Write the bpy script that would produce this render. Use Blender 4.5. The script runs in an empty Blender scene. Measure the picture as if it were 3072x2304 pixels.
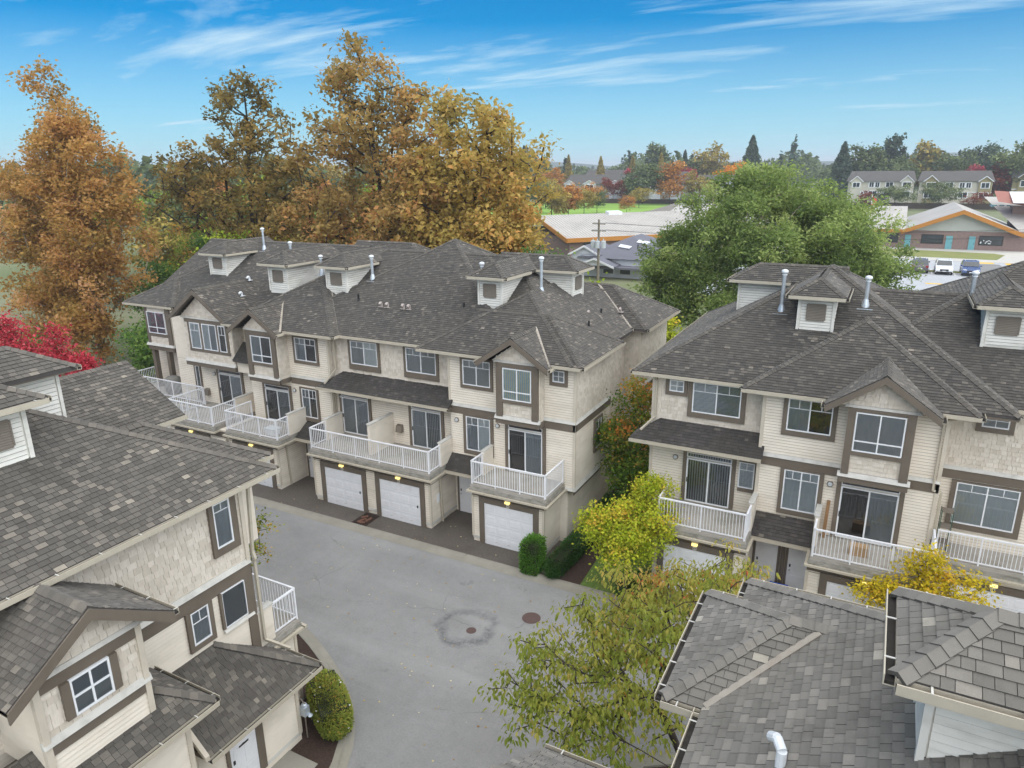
import bpy, math, random
import numpy as np
from mathutils import Vector, Matrix
random.seed(11); rng = np.random.default_rng(11)
S = bpy.context.scene; COL = S.collection
R = math.radians

# ------------------------------------------------------------------ camera
# world axes: X along the house fronts, Y away from the viewer, Z up; a drone 16.5 m above the drive
PITCH, ROLL, YAW = R(16.94), R(-0.67), R(28.0)
def cam_axes():
    cp, sp = math.cos(PITCH), math.sin(PITCH)
    f0 = Vector((0, cp, -sp)); r0 = Vector((1, 0, 0)); u0 = r0.cross(f0)
    cr, sr = math.cos(ROLL), math.sin(ROLL)
    r, u = cr*r0 + sr*u0, -sr*r0 + cr*u0
    rot = Matrix.Rotation(YAW, 3, 'Z')
    return rot @ r, rot @ u, rot @ f0
CR, CU, CF = cam_axes()
CAMPOS = Vector((0, 0, 16.5))
cd = bpy.data.cameras.new('camera'); cam = bpy.data.objects.new('camera', cd); COL.objects.link(cam)
m = Matrix((CR, CU, -CF)).transposed().to_4x4(); m.translation = CAMPOS
cam.matrix_world = m
cd.sensor_width = 36.0; cd.lens = 36.0*2130/3072; cd.clip_start = 0.1; cd.clip_end = 20000
S.camera = cam

# ------------------------------------------------------------------ sky, sun, exposure
SUN_EL, SUN_AZ = R(58), R(118)          # azimuth measured from +Y towards +X
W = bpy.data.worlds.new('World'); S.world = W; W.use_nodes = True
wt = W.node_tree; wt.nodes.clear()
def wn(t, **k):
    n = wt.nodes.new(t)
    for a, b in k.items(): setattr(n, a, b)
    return n
sky = wn('ShaderNodeTexSky', sky_type='NISHITA', sun_disc=False, sun_elevation=SUN_EL, sun_rotation=SUN_AZ, altitude=200, air_density=1.0, dust_density=0.4, ozone_density=4.0)
hsv = wn('ShaderNodeHueSaturation'); hsv.inputs['Saturation'].default_value = 1.25; hsv.inputs['Value'].default_value = 1.0; hsv.inputs['Hue'].default_value = 0.49
tc = wn('ShaderNodeTexCoord'); sep = wn('ShaderNodeSeparateXYZ')
mx = wn('ShaderNodeMath', operation='MAXIMUM'); mx.inputs[1].default_value = 0.0
ad = wn('ShaderNodeMath', operation='ADD'); ad.inputs[1].default_value = 0.09
dv = wn('ShaderNodeVectorMath', operation='DIVIDE'); cmb = wn('ShaderNodeCombineXYZ')
mp = wn('ShaderNodeMapping'); mp.inputs['Rotation'].default_value = (0, 0, R(12)); mp.inputs['Scale'].default_value = (0.42, 1.3, 1); mp.inputs['Location'].default_value = (3.1, 1.7, 0)
nz = wn('ShaderNodeTexNoise'); nz.inputs['Scale'].default_value = 1.45; nz.inputs['Detail'].default_value = 9; nz.inputs['Roughness'].default_value = 0.62; nz.inputs['Distortion'].default_value = 0.35
rp = wn('ShaderNodeValToRGB'); rp.color_ramp.elements[0].position = 0.46; rp.color_ramp.elements[1].position = 0.74
hz = wn('ShaderNodeMapRange'); hz.inputs['From Min'].default_value = 0.0; hz.inputs['From Max'].default_value = 0.175; hz.inputs['To Min'].default_value = 0.85; hz.inputs['To Max'].default_value = 0.0
mxx = wn('ShaderNodeMath', operation='MAXIMUM')
mixc = wn('ShaderNodeMix', data_type='RGBA'); mixc.inputs['B'].default_value = (2.45, 3.4, 4.0, 1)
bg = wn('ShaderNodeBackground'); bg.inputs['Strength'].default_value = 0.06
wo = wn('ShaderNodeOutputWorld')
L = wt.links.new
L(sky.outputs[0], hsv.inputs['Color']); L(tc.outputs['Generated'], sep.inputs[0]); L(sep.outputs['Z'], mx.inputs[0]); L(mx.outputs[0], ad.inputs[0])
for i in range(3): L(ad.outputs[0], cmb.inputs[i])
L(tc.outputs['Generated'], dv.inputs[0]); L(cmb.outputs[0], dv.inputs[1]); L(dv.outputs[0], mp.inputs['Vector']); L(mp.outputs[0], nz.inputs['Vector'])
L(nz.outputs['Fac'], rp.inputs[0]); L(sep.outputs['Z'], hz.inputs['Value'])
L(rp.outputs[0], mxx.inputs[0]); L(hz.outputs[0], mxx.inputs[1]); L(mxx.outputs[0], mixc.inputs['Factor'])
tin = wn('ShaderNodeMix', data_type='RGBA', blend_type='MULTIPLY'); tin.inputs['Factor'].default_value = 1.0; tin.inputs['B'].default_value = (0.0, 0.34, 0.49, 1)
L(hsv.outputs[0], tin.inputs['A']); L(tin.outputs['Result'], mixc.inputs['A']); L(mixc.outputs['Result'], bg.inputs['Color']); L(bg.outputs[0], wo.inputs[0])
sd = bpy.data.lights.new('sun', 'SUN'); sd.energy = 1.5; sd.angle = R(130); sd.color = (1.0, 0.945, 0.86)
sun = bpy.data.objects.new('sun', sd); COL.objects.link(sun)
sv = Vector((math.cos(SUN_EL)*math.sin(SUN_AZ), math.cos(SUN_EL)*math.cos(SUN_AZ), math.sin(SUN_EL)))
sun.rotation_euler = sv.to_track_quat('Z', 'Y').to_euler(); sun.location = sv*80
V = S.view_settings; V.view_transform = 'Standard'; V.look = 'None'; V.gamma = 1; V.exposure = 2.05
S.render.engine = 'CYCLES'; S.cycles.use_denoising = True
S.cycles.max_bounces = 6; S.cycles.transparent_max_bounces = 8; S.cycles.diffuse_bounces = 3; S.cycles.glossy_bounces = 2
S.cycles.use_adaptive_sampling = True; S.cycles.adaptive_threshold = 0.02

# ------------------------------------------------------------------ materials
def lin(h):
    if not isinstance(h, str): return tuple(h)
    c = [int(h[i:i+2], 16)/255 for i in (0, 2, 4)]
    return tuple(x/12.92 if x <= .04045 else ((x+.055)/1.055)**2.4 for x in c)
class NT:
    def __init__(s, name):
        s.m = bpy.data.materials.new(name); s.m.use_nodes = True; s.t = s.m.node_tree; s.t.nodes.clear()
        s.out = s.n('ShaderNodeOutputMaterial')
    def n(s, t, ins=None, **k):
        x = s.t.nodes.new(t)
        for a, b in k.items(): setattr(x, a, b)
        for a, b in (ins or {}).items(): s.set(x, a, b)
        return x
    def set(s, x, a, b):
        if isinstance(b, bpy.types.NodeSocket): s.t.links.new(b, x.inputs[a])
        else: x.inputs[a].default_value = b
    def noise(s, scale, detail=4, rough=.55, vec=None, stretch=None):
        p = vec or s.n('ShaderNodeNewGeometry').outputs['Position']
        if stretch:
            p = s.n('ShaderNodeMapping', {'Vector': p, 'Scale': stretch}).outputs[0]
        return s.n('ShaderNodeTexNoise', {'Vector': p, 'Scale': scale, 'Detail': detail, 'Roughness': rough}).outputs['Fac']
    def ramp(s, fac, stops, interp='LINEAR'):
        r = s.n('ShaderNodeValToRGB', {'Fac': fac}); e = r.color_ramp.elements; r.color_ramp.interpolation = interp
        while len(e) < len(stops): e.new(0.5)
        for el, (p, c) in zip(e, stops):
            el.position = p; c = lin(c) if isinstance(c, str) else c
            el.color = (*c, 1) if len(c) == 3 else c
        return r.outputs[0]
    def rng(s, v, a, b, c, d):
        return s.n('ShaderNodeMapRange', {'Value': v, 'From Min': a, 'From Max': b, 'To Min': c, 'To Max': d}).outputs[0]
    def mix(s, f, a, b, mode='MIX'):
        x = s.n('ShaderNodeMix', data_type='RGBA', blend_type=mode)
        for k, v in (('Factor', f), ('A', a), ('B', b)):
            if isinstance(v, tuple) and len(v) == 3: v = (*v, 1)
            s.set(x, k, v)
        return x.outputs['Result']
    def math(s, op, a, b=0.0):
        x = s.n('ShaderNodeMath', operation=op); s.set(x, 0, a); s.set(x, 1, b); return x.outputs[0]
    def attr(s, name): return s.n('ShaderNodeAttribute', attribute_name=name).outputs['Fac']
    def bump(s, h, strength=.3, dist=.01): return s.n('ShaderNodeBump', {'Height': h, 'Strength': strength, 'Distance': dist}).outputs[0]
    def bsdf(s, **k):
        b = s.n('ShaderNodeBsdfPrincipled')
        for a, v in k.items():
            a = {'color': 'Base Color', 'rough': 'Roughness', 'metal': 'Metallic', 'normal': 'Normal', 'spec': 'Specular IOR Level', 'ecol': 'Emission Color', 'estr': 'Emission Strength'}[a]
            if isinstance(v, tuple) and len(v) == 3: v = (*v, 1)
            s.set(b, a, v)
        s.t.links.new(b.outputs[0], s.out.inputs[0]); return b
def plain(name, col, rough=.7, var=.12, scale=3.0, dirt=None, dirtamt=.5, dscale=1.3, bump=0, bscale=60, metal=0, spec=.4, stretch=None):
    t = NT(name); c = lin(col)
    v = t.rng(t.noise(scale, 5), .3, .7, 1-var, 1+var)
    cc = t.mix(1.0, (*c, 1), t.n('ShaderNodeCombineColor', {0: v, 1: v, 2: v}).outputs[0], 'MULTIPLY')
    if dirt:
        d = t.rng(t.noise(dscale, 6, .65, stretch=stretch), .48, .75, 0, dirtamt)
        cc = t.mix(d, cc, (*lin(dirt), 1))
    k = dict(color=cc, rough=rough, metal=metal, spec=spec)
    if bump: k['normal'] = t.bump(t.noise(bscale, 3), bump, .01)
    t.bsdf(**k); return t.m
MAT = {}
def lap_mat(name, col, dirt, amt, dsc):
    t = NT(name); a = t.attr('tint')
    v = t.rng(t.noise(1.5, 5), .3, .7, .95, 1.05)
    c = t.mix(1.0, (*lin(col), 1), t.n('ShaderNodeCombineColor', {0: v, 1: v, 2: v}).outputs[0], 'MULTIPLY')
    c = t.mix(t.rng(t.noise(dsc, 6, .65, stretch=(.6, .6, 2.2)), .48, .75, 0, amt), c, (*lin(dirt), 1))
    c = t.mix(t.rng(a, 0, .1, 1, 0), c, (*lin('6e665c'), 1))    # shadow lines under the laps, painted dark into the joints
    t.bsdf(color=c, rough=.6, spec=.4); return t.m
MAT['lap'] = lap_mat('lap_siding', 'e2d8c8', 'b8ac98', .45, .9)
MAT['white_lap'] = lap_mat('white_lap_siding', 'dcd9d0', '8d8a7c', .5, 1.4)
def shake_mat():
    t = NT('cedar_shake'); a = t.attr('tint')
    c = t.ramp(a, [(0, '8f8678'), (.04, '8f8678'), (.06, 'c6bbab'), (.5, 'd2c8b9'), (1, 'dcd2c4')])
    c = t.mix(t.rng(t.noise(25, 4, .6, stretch=(1, 1, .15)), .4, .7, 0, .25), c, (*lin('9d9282'), 1))
    t.bsdf(color=c, rough=.75, normal=t.bump(t.noise(40, 3, stretch=(1, 1, .1)), .25, .004)); return t.m
MAT['shake'] = shake_mat()
MAT['taupe'] = plain('taupe_trim', '6c6256', .6, .07, 2, '4f483f', .3, 1.5)
MAT['corner'] = plain('corner_board', 'c9bfae', .6, .05, 2, 'a39888', .3, 1.2)
MAT['ledge'] = plain('pale_ledge', 'c4c1b9', .6, .06, 3, '8d8a80', .55, 2.2)
MAT['white'] = plain('white_paint', 'e4e4e6', .45, .03, 3, 'b9b8b4', .25, 2.5)
MAT['vinyl'] = plain('white_vinyl', 'e6e7e8', .35, .02, 3)
MAT['gutter'] = plain('gutter_beige', 'b7ae9c', .5, .08, 2, '7f786a', .45, 2.0)
MAT['gutter_in'] = plain('gutter_debris', '2e2b27', .9, .3, 8)
MAT['flash'] = plain('valley_flashing', '968e82', .55, .1, 3, '6a5c4c', .5, 2)
MAT['deck'] = plain('deck_membrane', 'a39d94', .8, .08, 2, '6e6f5c', .6, .9, bump=.15)
MAT['deckedge'] = plain('weathered_deck_edge', '97938a', .8, .15, 3, '4a4a38', .75, 3.2, stretch=(1, 1, 2.5))
MAT['metalvent'] = plain('galvanised_vent', 'bcc3ca', .35, .08, 6, '8f969c', .3, 5, metal=.55)
MAT['ventcap'] = plain('vent_cap_white', 'd8dbdd', .45, .05, 6)
MAT['louver'] = plain('louver_taupe', '7a7166', .6, .05, 3)
MAT['black'] = plain('black_plastic', '1d1d1f', .5, .1, 6)
MAT['concrete'] = plain('concrete', '8f8b80', .85, .12, 2.2, '5e5b50', .55, 1.1, bump=.3)
MAT['kerb'] = plain('kerb_concrete', '8d897d', .85, .14, 1.6, '5c584c', .6, .8, bump=.3)
MAT['fence_wood'] = plain('dark_timber', '4d4239', .8, .15, 4)
MAT['lampglass'] = None
def lamp_mat():
    t = NT('lit_lamp_glass'); t.bsdf(color=lin('e8d28a'), rough=.3, ecol=(1, .78, .25), estr=.35); return t.m
MAT['lampglass'] = lamp_mat()
def shingle_mat(name, stops, warm='5a544c'):
    t = NT(name); a = t.attr('tint')
    c = t.ramp(a, stops)
    big = t.noise(.45, 5, .6)
    c = t.mix(t.rng(big, .42, .7, 0, .5), c, (*lin(warm), 1))
    stain = t.rng(t.noise(1.3, 7, .7), .5, .74, 0, .6)
    c = t.mix(stain, c, (*lin('4a463f'), 1))
    g = t.noise(260, 2, .7)
    v = t.rng(g, .3, .7, .78, 1.22)
    c = t.mix(1.0, c, t.n('ShaderNodeCombineColor', {0: v, 1: v, 2: v}).outputs[0], 'MULTIPLY')
    b_ = t.bsdf(color=c, rough=.93, spec=.25, normal=t.bump(g, .35, .004))
    b_.inputs['Sheen Weight'].default_value = .2; b_.inputs['Sheen Roughness'].default_value = .45; b_.inputs['Sheen Tint'].default_value = (.8, .77, .72, 1); return t.m
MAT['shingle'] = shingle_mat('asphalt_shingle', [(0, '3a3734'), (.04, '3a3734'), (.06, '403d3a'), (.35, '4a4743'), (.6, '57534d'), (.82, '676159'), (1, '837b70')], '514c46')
MAT['shingle_near'] = shingle_mat('asphalt_shingle_near', [(0, '43403d'), (.04, '43403d'), (.06, '4c4843'), (.35, '58544e'), (.6, '66615a'), (.82, '777066'), (1, '90887b')], '5c5751')
MAT['shingle_pale'] = shingle_mat('asphalt_shingle_pale', [(0, '43403d'), (.04, '43403d'), (.06, '68655f'), (.5, '7a766f'), (.75, '868179'), (.9, '989187'), (1, 'ada698')], '6c675e')  # paler than the other rows, painting in the light on its west slope
MAT['shingle_dark'] = shingle_mat('asphalt_shingle_mossy', [(0, '242221'), (.04, '242221'), (.06, '3f3c3a'), (.6, '4d4946'), (.85, '5b5650'), (1, '827b6f')], '35332c')
MAT['under'] = plain('roof_underlay', '4a4643', .95, .1, 4)
def glass_mat():
    t = NT('window_glass')
    g = t.n('ShaderNodeBsdfGlossy', {'Roughness': .03, 'Color': (.95, .97, 1, 1)}); tr = t.n('ShaderNodeBsdfTransparent', {'Color': (.86, .9, .91, 1)})
    fr = t.n('ShaderNodeFresnel', {'IOR': 1.5}).outputs[0]
    ms = t.n('ShaderNodeMixShader', {0: t.math('ADD', t.math('MULTIPLY', fr, 1.3), .07), 1: tr.outputs[0], 2: g.outputs[0]})
    t.t.links.new(ms.outputs[0], t.out.inputs[0]); return t.m
MAT['glass'] = glass_mat()
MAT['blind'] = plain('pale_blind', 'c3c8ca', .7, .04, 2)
MAT['blind_dark'] = plain('grey_blind', '8e9499', .7, .05, 2)  # second, darker grey blind colour
MAT['interior'] = plain('dark_interior', '2c2926', .9, .35, 1.2)
MAT['mesh'] = plain('insect_screen', '5d6266', .8, .05, 2)
def stripe_blind():
    t = NT('striped_curtain'); p = t.n('ShaderNodeNewGeometry').outputs['Position']
    w = t.n('ShaderNodeTexWave', {'Vector': p, 'Scale': 3.2, 'Distortion': .6}).outputs['Fac']
    t.bsdf(color=t.ramp(w, [(0, '8fb4d0'), (.5, 'b9c3bd'), (1, 'd3cba4')]), rough=.8); return t.m
MAT['stripe'] = stripe_blind()
def asphalt_mat():
    t = NT('aged_asphalt'); p = t.n('ShaderNodeNewGeometry').outputs['Position']
    base = t.ramp(t.noise(.28, 6, .6), [(.3, '7c7b79'), (.55, '858482'), (.75, '8e8d8a')])
    v = t.rng(t.noise(14, 6, .85), .3, .7, .82, 1.16)
    g2 = t.rng(t.noise(2.6, 7, .75), .35, .7, 1.05, .92)
    v = t.math('MULTIPLY', v, g2)
    c = t.mix(1.0, base, t.n('ShaderNodeCombineColor', {0: v, 1: v, 2: v}).outputs[0], 'MULTIPLY')
    # a cracked, patched ring round the small cover
    off = t.n('ShaderNodeVectorMath', {0: p, 1: (-12.35, 19.35, 0)}, operation='SUBTRACT').outputs[0]
    ns = t.n('ShaderNodeTexNoise', {'Vector': p, 'Scale': 1.4, 'Detail': 5}).outputs['Color']
    off = t.n('ShaderNodeVectorMath', {0: off, 1: t.n('ShaderNodeVectorMath', {0: ns, 1: (.75, .75, 0)}, operation='MULTIPLY').outputs[0]}, operation='ADD').outputs[0]
    off = t.n('ShaderNodeVectorMath', {0: off, 1: (-.37, -.37, 0)}, operation='ADD').outputs[0]
    off = t.n('ShaderNodeVectorMath', {0: off, 1: (1, 1, 0)}, operation='MULTIPLY').outputs[0]
    d = t.n('ShaderNodeVectorMath', {0: off}, operation='LENGTH').outputs['Value']
    ring = t.math('SUBTRACT', 1.0, t.math('MINIMUM', 1.0, t.math('MULTIPLY', t.math('ABSOLUTE', t.math('SUBTRACT', d, .98)), 3.3)))
    ring = t.math('MULTIPLY', ring, t.rng(t.noise(5, 6, .8), .34, .58, 0, 1.0))
    c = t.mix(ring, c, (*lin('5b5b5c'), 1))
    spots = t.rng(t.noise(1.1, 5, .6), .62, .75, 0, .35)
    c = t.mix(spots, c, (*lin('7a7a7c'), 1))
    wp = t.n('ShaderNodeVectorMath', {0: p, 1: t.n('ShaderNodeVectorMath', {0: ns, 1: (.5, .5, 0)}, operation='MULTIPLY').outputs[0]}, operation='ADD').outputs[0]
    vo = t.n('ShaderNodeTexVoronoi', {'Vector': wp, 'Scale': .22}, feature='DISTANCE_TO_EDGE').outputs['Distance']
    crack = t.math('MULTIPLY', t.rng(vo, 0, .006, .8, 0), t.rng(t.noise(.25, 4), .5, .62, 0, 1))
    c = t.mix(crack, c, (*lin('525252'), 1))
    oil = t.math('MULTIPLY', t.rng(t.noise(.9, 3), .66, .72, 0, 1), t.rng(t.noise(6, 4), .4, .6, 0, .4))
    c = t.mix(oil, c, (*lin('5a5a5a'), 1))
    track = t.math('MULTIPLY', t.rng(t.noise(.5, 3, .5, stretch=(.12, 1.6, 1)), .5, .68, 0, .22), 1.0)
    c = t.mix(track, c, (*lin('a3a29f'), 1))
    t.bsdf(color=c, rough=.92, spec=.25, normal=t.bump(t.noise(70, 3, .7), .5, .01)); return t.m
MAT['asphalt'] = asphalt_mat()
MAT['drive'] = plain('exposed_aggregate', '5b544d', .9, .28, 16, '443f38', .6, .6, bump=.5, bscale=90)
MAT['mulch'] = plain('bark_mulch', '3a2c25', .95, .35, 14, '5b4638', .5, 20, bump=.8, bscale=40)
MAT['grass'] = plain('lawn', '5c7333', .9, .25, 6, '7d7a3c', .5, 1.2, bump=.6, bscale=120)
def terrain_mat():
    t = NT('terrain_grass')
    c = t.ramp(t.noise(.03, 6, .6), [(.3, '5f6b43'), (.5, '6d7350'), (.7, '7f7d66')])
    t.bsdf(color=c, rough=.95); return t.m
MAT['terrain'] = terrain_mat()
MAT['field'] = plain('playing_field', '7da03f', .9, .12, .15)
MAT['iron'] = plain('cast_iron', '55433e', .7, .15, 30, '3b322f', .5, 12, bump=.5, bscale=80)
MAT['brick'] = plain('red_brick', '6a4a3a', .85, .2, 8)
MAT['soil'] = plain('bare_soil', '2c2018', .95, .3, 9)
MAT['bark'] = plain('bark', '4c4238', .95, .25, 8, '33302a', .5, 5, bump=.6, bscale=30)
MAT['bark_pale'] = plain('pale_bark', '8f8574', .9, .2, 8, '5a5347', .6, 4)
MAT['bark_dark'] = plain('dark_bark', '332c26', .95, .25, 8)
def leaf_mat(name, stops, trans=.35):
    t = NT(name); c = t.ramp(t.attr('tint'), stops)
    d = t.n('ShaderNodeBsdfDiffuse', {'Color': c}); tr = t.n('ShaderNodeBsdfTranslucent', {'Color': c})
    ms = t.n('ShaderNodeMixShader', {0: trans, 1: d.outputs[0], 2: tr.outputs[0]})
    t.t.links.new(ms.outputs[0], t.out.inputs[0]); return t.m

# ------------------------------------------------------------------ mesh helpers
LOC = {}
def wloc(o): return LOC.get(o.name, (0, 0, 0)) if o else (0, 0, 0)
def link(name, me, mat, parent, kind=None):
    o = bpy.data.objects.new(name, me); COL.objects.link(o)
    if mat is not None and not me.materials: me.materials.append(MAT[mat] if isinstance(mat, str) else mat)
    if parent: o.parent = parent; LOC[o.name] = wloc(parent)
    if kind: o['kind'] = kind
    return o
def arrays(name, v, f, mat, parent=None, tint=None, kind=None, smooth=False):
    """v (N,3) world coordinates, f (M,k) equal sized faces -> one mesh object"""
    v = np.asarray(v, dtype=np.float64) - np.array(wloc(parent)); f = np.asarray(f, dtype=np.int32); k = f.shape[1]
    me = bpy.data.meshes.new(name)
    me.vertices.add(len(v)); me.vertices.foreach_set('co', v.ravel())
    me.loops.add(f.size); me.loops.foreach_set('vertex_index', f.ravel())
    me.polygons.add(len(f)); me.polygons.foreach_set('loop_start', np.arange(0, f.size, k, dtype=np.int32))
    if smooth: me.polygons.foreach_set('use_smooth', np.ones(len(f), dtype=bool))
    me.update(calc_edges=True)
    if tint is not None:
        a = me.attributes.new('tint', 'FLOAT', 'FACE'); a.data.foreach_set('value', np.asarray(tint, dtype=np.float32))
    return link(name, me, mat, parent, kind)
class MB:
    def __init__(s): s.v = []; s.f = []; s.t = []
    def add(s, vs, fs, t=0.5):
        o = len(s.v); s.v += [tuple(x) for x in vs]; s.f += [[i+o for i in q] for q in fs]; s.t += (list(t) if isinstance(t, (list, tuple)) else [t]*len(fs)); return s
    def hexa(s, c, t=.5): return s.add(c, [(0, 3, 2, 1), (4, 5, 6, 7), (0, 1, 5, 4), (1, 2, 6, 5), (2, 3, 7, 6), (3, 0, 4, 7)], t)
    def box(s, x0, x1, y0, y1, z0, z1, fr=None, t=.5):
        c = [(x0, y0, z0), (x1, y0, z0), (x1, y1, z0), (x0, y1, z0), (x0, y0, z1), (x1, y0, z1), (x1, y1, z1), (x0, y1, z1)]
        if fr: c = [fr(*p) for p in c]
        return s.hexa(c, t)
    def prism(s, poly, ax, lo, hi, t=.5):
        """polygon in the two axes other than ax, swept along ax"""
        n = len(poly)
        def mk(p, w):
            q = list(p); q.insert(ax, w); return tuple(q)
        vs = [mk(p, lo) for p in poly] + [mk(p, hi) for p in poly]
        return s.add(vs, [tuple(range(n))[::-1], tuple(range(n, 2*n))] + [(i, (i+1) % n, n+(i+1) % n, n+i) for i in range(n)], t)
    def tube(s, p, q, r0, r1=None, n=8, cap=True, t=.5):
        r1 = r0 if r1 is None else r1
        p, q = Vector(p), Vector(q); d = (q-p).normalized()
        a = d.orthogonal().normalized(); b = d.cross(a)
        vs = [p + (a*math.cos(2*math.pi*i/n) + b*math.sin(2*math.pi*i/n))*r0 for i in range(n)] + [q + (a*math.cos(2*math.pi*i/n) + b*math.sin(2*math.pi*i/n))*r1 for i in range(n)]
        fs = [(i, (i+1) % n, n+(i+1) % n, n+i) for i in range(n)]
        if cap: fs += [tuple(range(n))[::-1], tuple(range(n, 2*n))]
        return s.add(vs, fs, t)
    def path(s, pts, r, n=7):
        for a, b in zip(pts[:-1], pts[1:]): s.tube(a, b, r, r, n)
        return s
    def lathe(s, c, prof, n=12):
        """prof: list of (radius, z) above the point c"""
        vs = []
        for r, z in prof: vs += [(c[0]+r*math.cos(2*math.pi*i/n), c[1]+r*math.sin(2*math.pi*i/n), c[2]+z) for i in range(n)]
        fs = [(k*n+i, k*n+(i+1) % n, (k+1)*n+(i+1) % n, (k+1)*n+i) for k in range(len(prof)-1) for i in range(n)]
        fs += [tuple(range(n))[::-1], tuple(range((len(prof)-1)*n, len(prof)*n))]
        return s.add(vs, fs)
    def build(s, name, mat, parent=None, kind=None, smooth=False, tint=False):
        if not s.v: return None
        L0 = wloc(parent)
        me = bpy.data.meshes.new(name)
        me.from_pydata([(x-L0[0], y-L0[1], z-L0[2]) for x, y, z in s.v], [], s.f); me.update()
        if smooth: me.polygons.foreach_set('use_smooth', [True]*len(me.polygons))
        if tint or mat in ('lap', 'white_lap'):
            a = me.attributes.new('tint', 'FLOAT', 'FACE'); a.data.foreach_set('value', s.t)
        return link(name, me, mat, parent, kind)
def tag(o, label, cat, group=None, kind=None):
    o['label'] = label; o['category'] = cat
    if group: o['group'] = group
    if kind: o['kind'] = kind
    return o
def thing(name, loc, label, cat, group=None):
    o = bpy.data.objects.new(name, None); COL.objects.link(o); o.location = loc; o.empty_display_size = .3
    LOC[o.name] = tuple(loc); return tag(o, label, cat, group)
def screen(p):
    d = Vector(p) - CAMPOS; z = d.dot(CF)
    if z < .2: return None
    return 1536 + 2130*d.dot(CR)/z, 1152 - 2130*d.dot(CU)/z
def seen_size(vs):
    """rough size of a small piece as the camera sees it; 0 when it is out of the frame"""
    q = [screen(p) for p in vs]
    if any(x is None for x in q): return 0
    xs = [x[0] for x in q]; ys = [x[1] for x in q]
    cx, cy = sum(xs)/len(xs), sum(ys)/len(ys)
    if not (-40 < cx < 3112 and -40 < cy < 2344): return 0
    return (max(xs)-min(xs))*(max(ys)-min(ys))
class Pieces:
    """alike pieces (shingles, boards, shakes): the ones that show largest become objects, the rest one joined part"""
    def __init__(s, name, mat, parent, limit=300): s.name, s.mat, s.parent, s.limit, s.p = name, mat, parent, limit, []
    def add(s, vs, fs, t=.5, rank=1.0): s.p.append((vs, fs, t, rank, s.parent))
    def finish(s, rest=None):
        if not s.p: return
        sz = [seen_size(p[0])*p[3] for p in s.p]
        order = sorted(range(len(s.p)), key=lambda i: -sz[i])
        one = [i for i in order[:s.limit] if sz[i] > 0]; so = set(one)
        for i in one:
            vs, fs, t, _, par = s.p[i]; MB().add(vs, fs, t).build(s.name, s.mat, par, tint=True)
        mb = MB()
        for i, (vs, fs, t, _, par) in enumerate(s.p):
            if i not in so: mb.add(vs, fs, t)
        if mb.v: mb.build(rest or s.name + '_courses', s.mat, s.parent, kind='stuff', tint=True)
class Each:
    """like MB, but every box is an object of its own"""
    def __init__(s, name, mat, parent): s.name, s.mat, s.parent = name, mat, parent
    def box(s, *a): MB().box(*a).build(s.name, s.mat, s.parent); return s
    def hexa(s, c): MB().hexa(c).build(s.name, s.mat, s.parent); return s
# wall frames: along a, out o, up z
def FR(side, c):
    return {'S': lambda a, o, z: (a, c-o, z), 'N': lambda a, o, z: (a, c+o, z), 'E': lambda a, o, z: (c+o, a, z), 'W': lambda a, o, z: (c-o, a, z)}[side]

# ------------------------------------------------------------------ roofs
KP = 0.58
class Hip:
    """a hipped or gabled roof over a rectangle; gab lists the sides left as gables"""
    def __init__(s, u0, u1, v0, v1, z0=8.54, k=KP, gab='', part='roof', mat=None, cap=True, fascia=.17, lay=True):
        s.zlow = z0-.35
        s.u0, s.u1, s.v0, s.v1, s.z0, s.k, s.gab, s.part, s.mat, s.cap, s.fascia, s.lay = u0, u1, v0, v1, z0, k, gab, part, mat, cap, fascia, lay
        du, dv = u1-u0, v1-v0; g = set(gab)
        alongv = bool(g & set('SN')) or (not g and du <= dv)
        P = {}; E = []
        def z(h): return z0 + k*h
        if alongv:
            h = du/2; m_ = (u0+u1)/2
            a = v0 + (0 if 'S' in g else h); b = v1 - (0 if 'N' in g else h)
            r0, r1 = (m_, a, z(h)), (m_, b, z(h))
            c00, c10, c11, c01 = (u0, v0, z0), (u1, v0, z0), (u1, v1, z0), (u0, v1, z0)
            P['W'] = [c00, r0, r1, c01]; P['E'] = [c10, c11, r1, r0]
            if 'S' not in g: P['S'] = [c00, c10, r0]; E += [(c00, r0, 1), (c10, r0, 1)]
            if 'N' not in g: P['N'] = [c11, c01, r1]; E += [(c11, r1, 1), (c01, r1, 1)]
        else:
            h = dv/2; m_ = (v0+v1)/2
            a = u0 + (0 if 'W' in g else h); b = u1 - (0 if 'E' in g else h)
            r0, r1 = (a, m_, z(h)), (b, m_, z(h))
            c00, c10, c11, c01 = (u0, v0, z0), (u1, v0, z0), (u1, v1, z0), (u0, v1, z0)
            P['S'] = [c00, c10, r1, r0]; P['N'] = [c11, c01, r0, r1]
            if 'W' not in g: P['W'] = [c01, c00, r0]; E += [(c00, r0, 1), (c01, r0, 1)]
            if 'E' not in g: P['E'] = [c10, c11, r1]; E += [(c10, r1, 1), (c11, r1, 1)]
        if (Vector(r0)-Vector(r1)).length > .05: E.append((r0, r1, 0))
        s.P, s.E = P, E
    def h(s, u, v):
        if u < s.u0 or u > s.u1 or v < s.v0 or v > s.v1: return -99
        d = []
        if 'W' in s.P: d.append(u-s.u0)
        if 'E' in s.P: d.append(s.u1-u)
        if 'S' in s.P: d.append(v-s.v0)
        if 'N' in s.P: d.append(s.v1-v)
        return s.z0 + s.k*min(d)
class Slab:
    """one sloping rectangle-ish roof plane, e.g. a porch roof against a wall; listed low edge first"""
    def __init__(s, poly, mat=None, lay=True): s.zlow = 99; s.P = {'X': poly}; s.E = []; s.mat = mat; s.cap = False; s.fascia = 0; s.lay = lay
    def h(s, u, v): return -99
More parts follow.
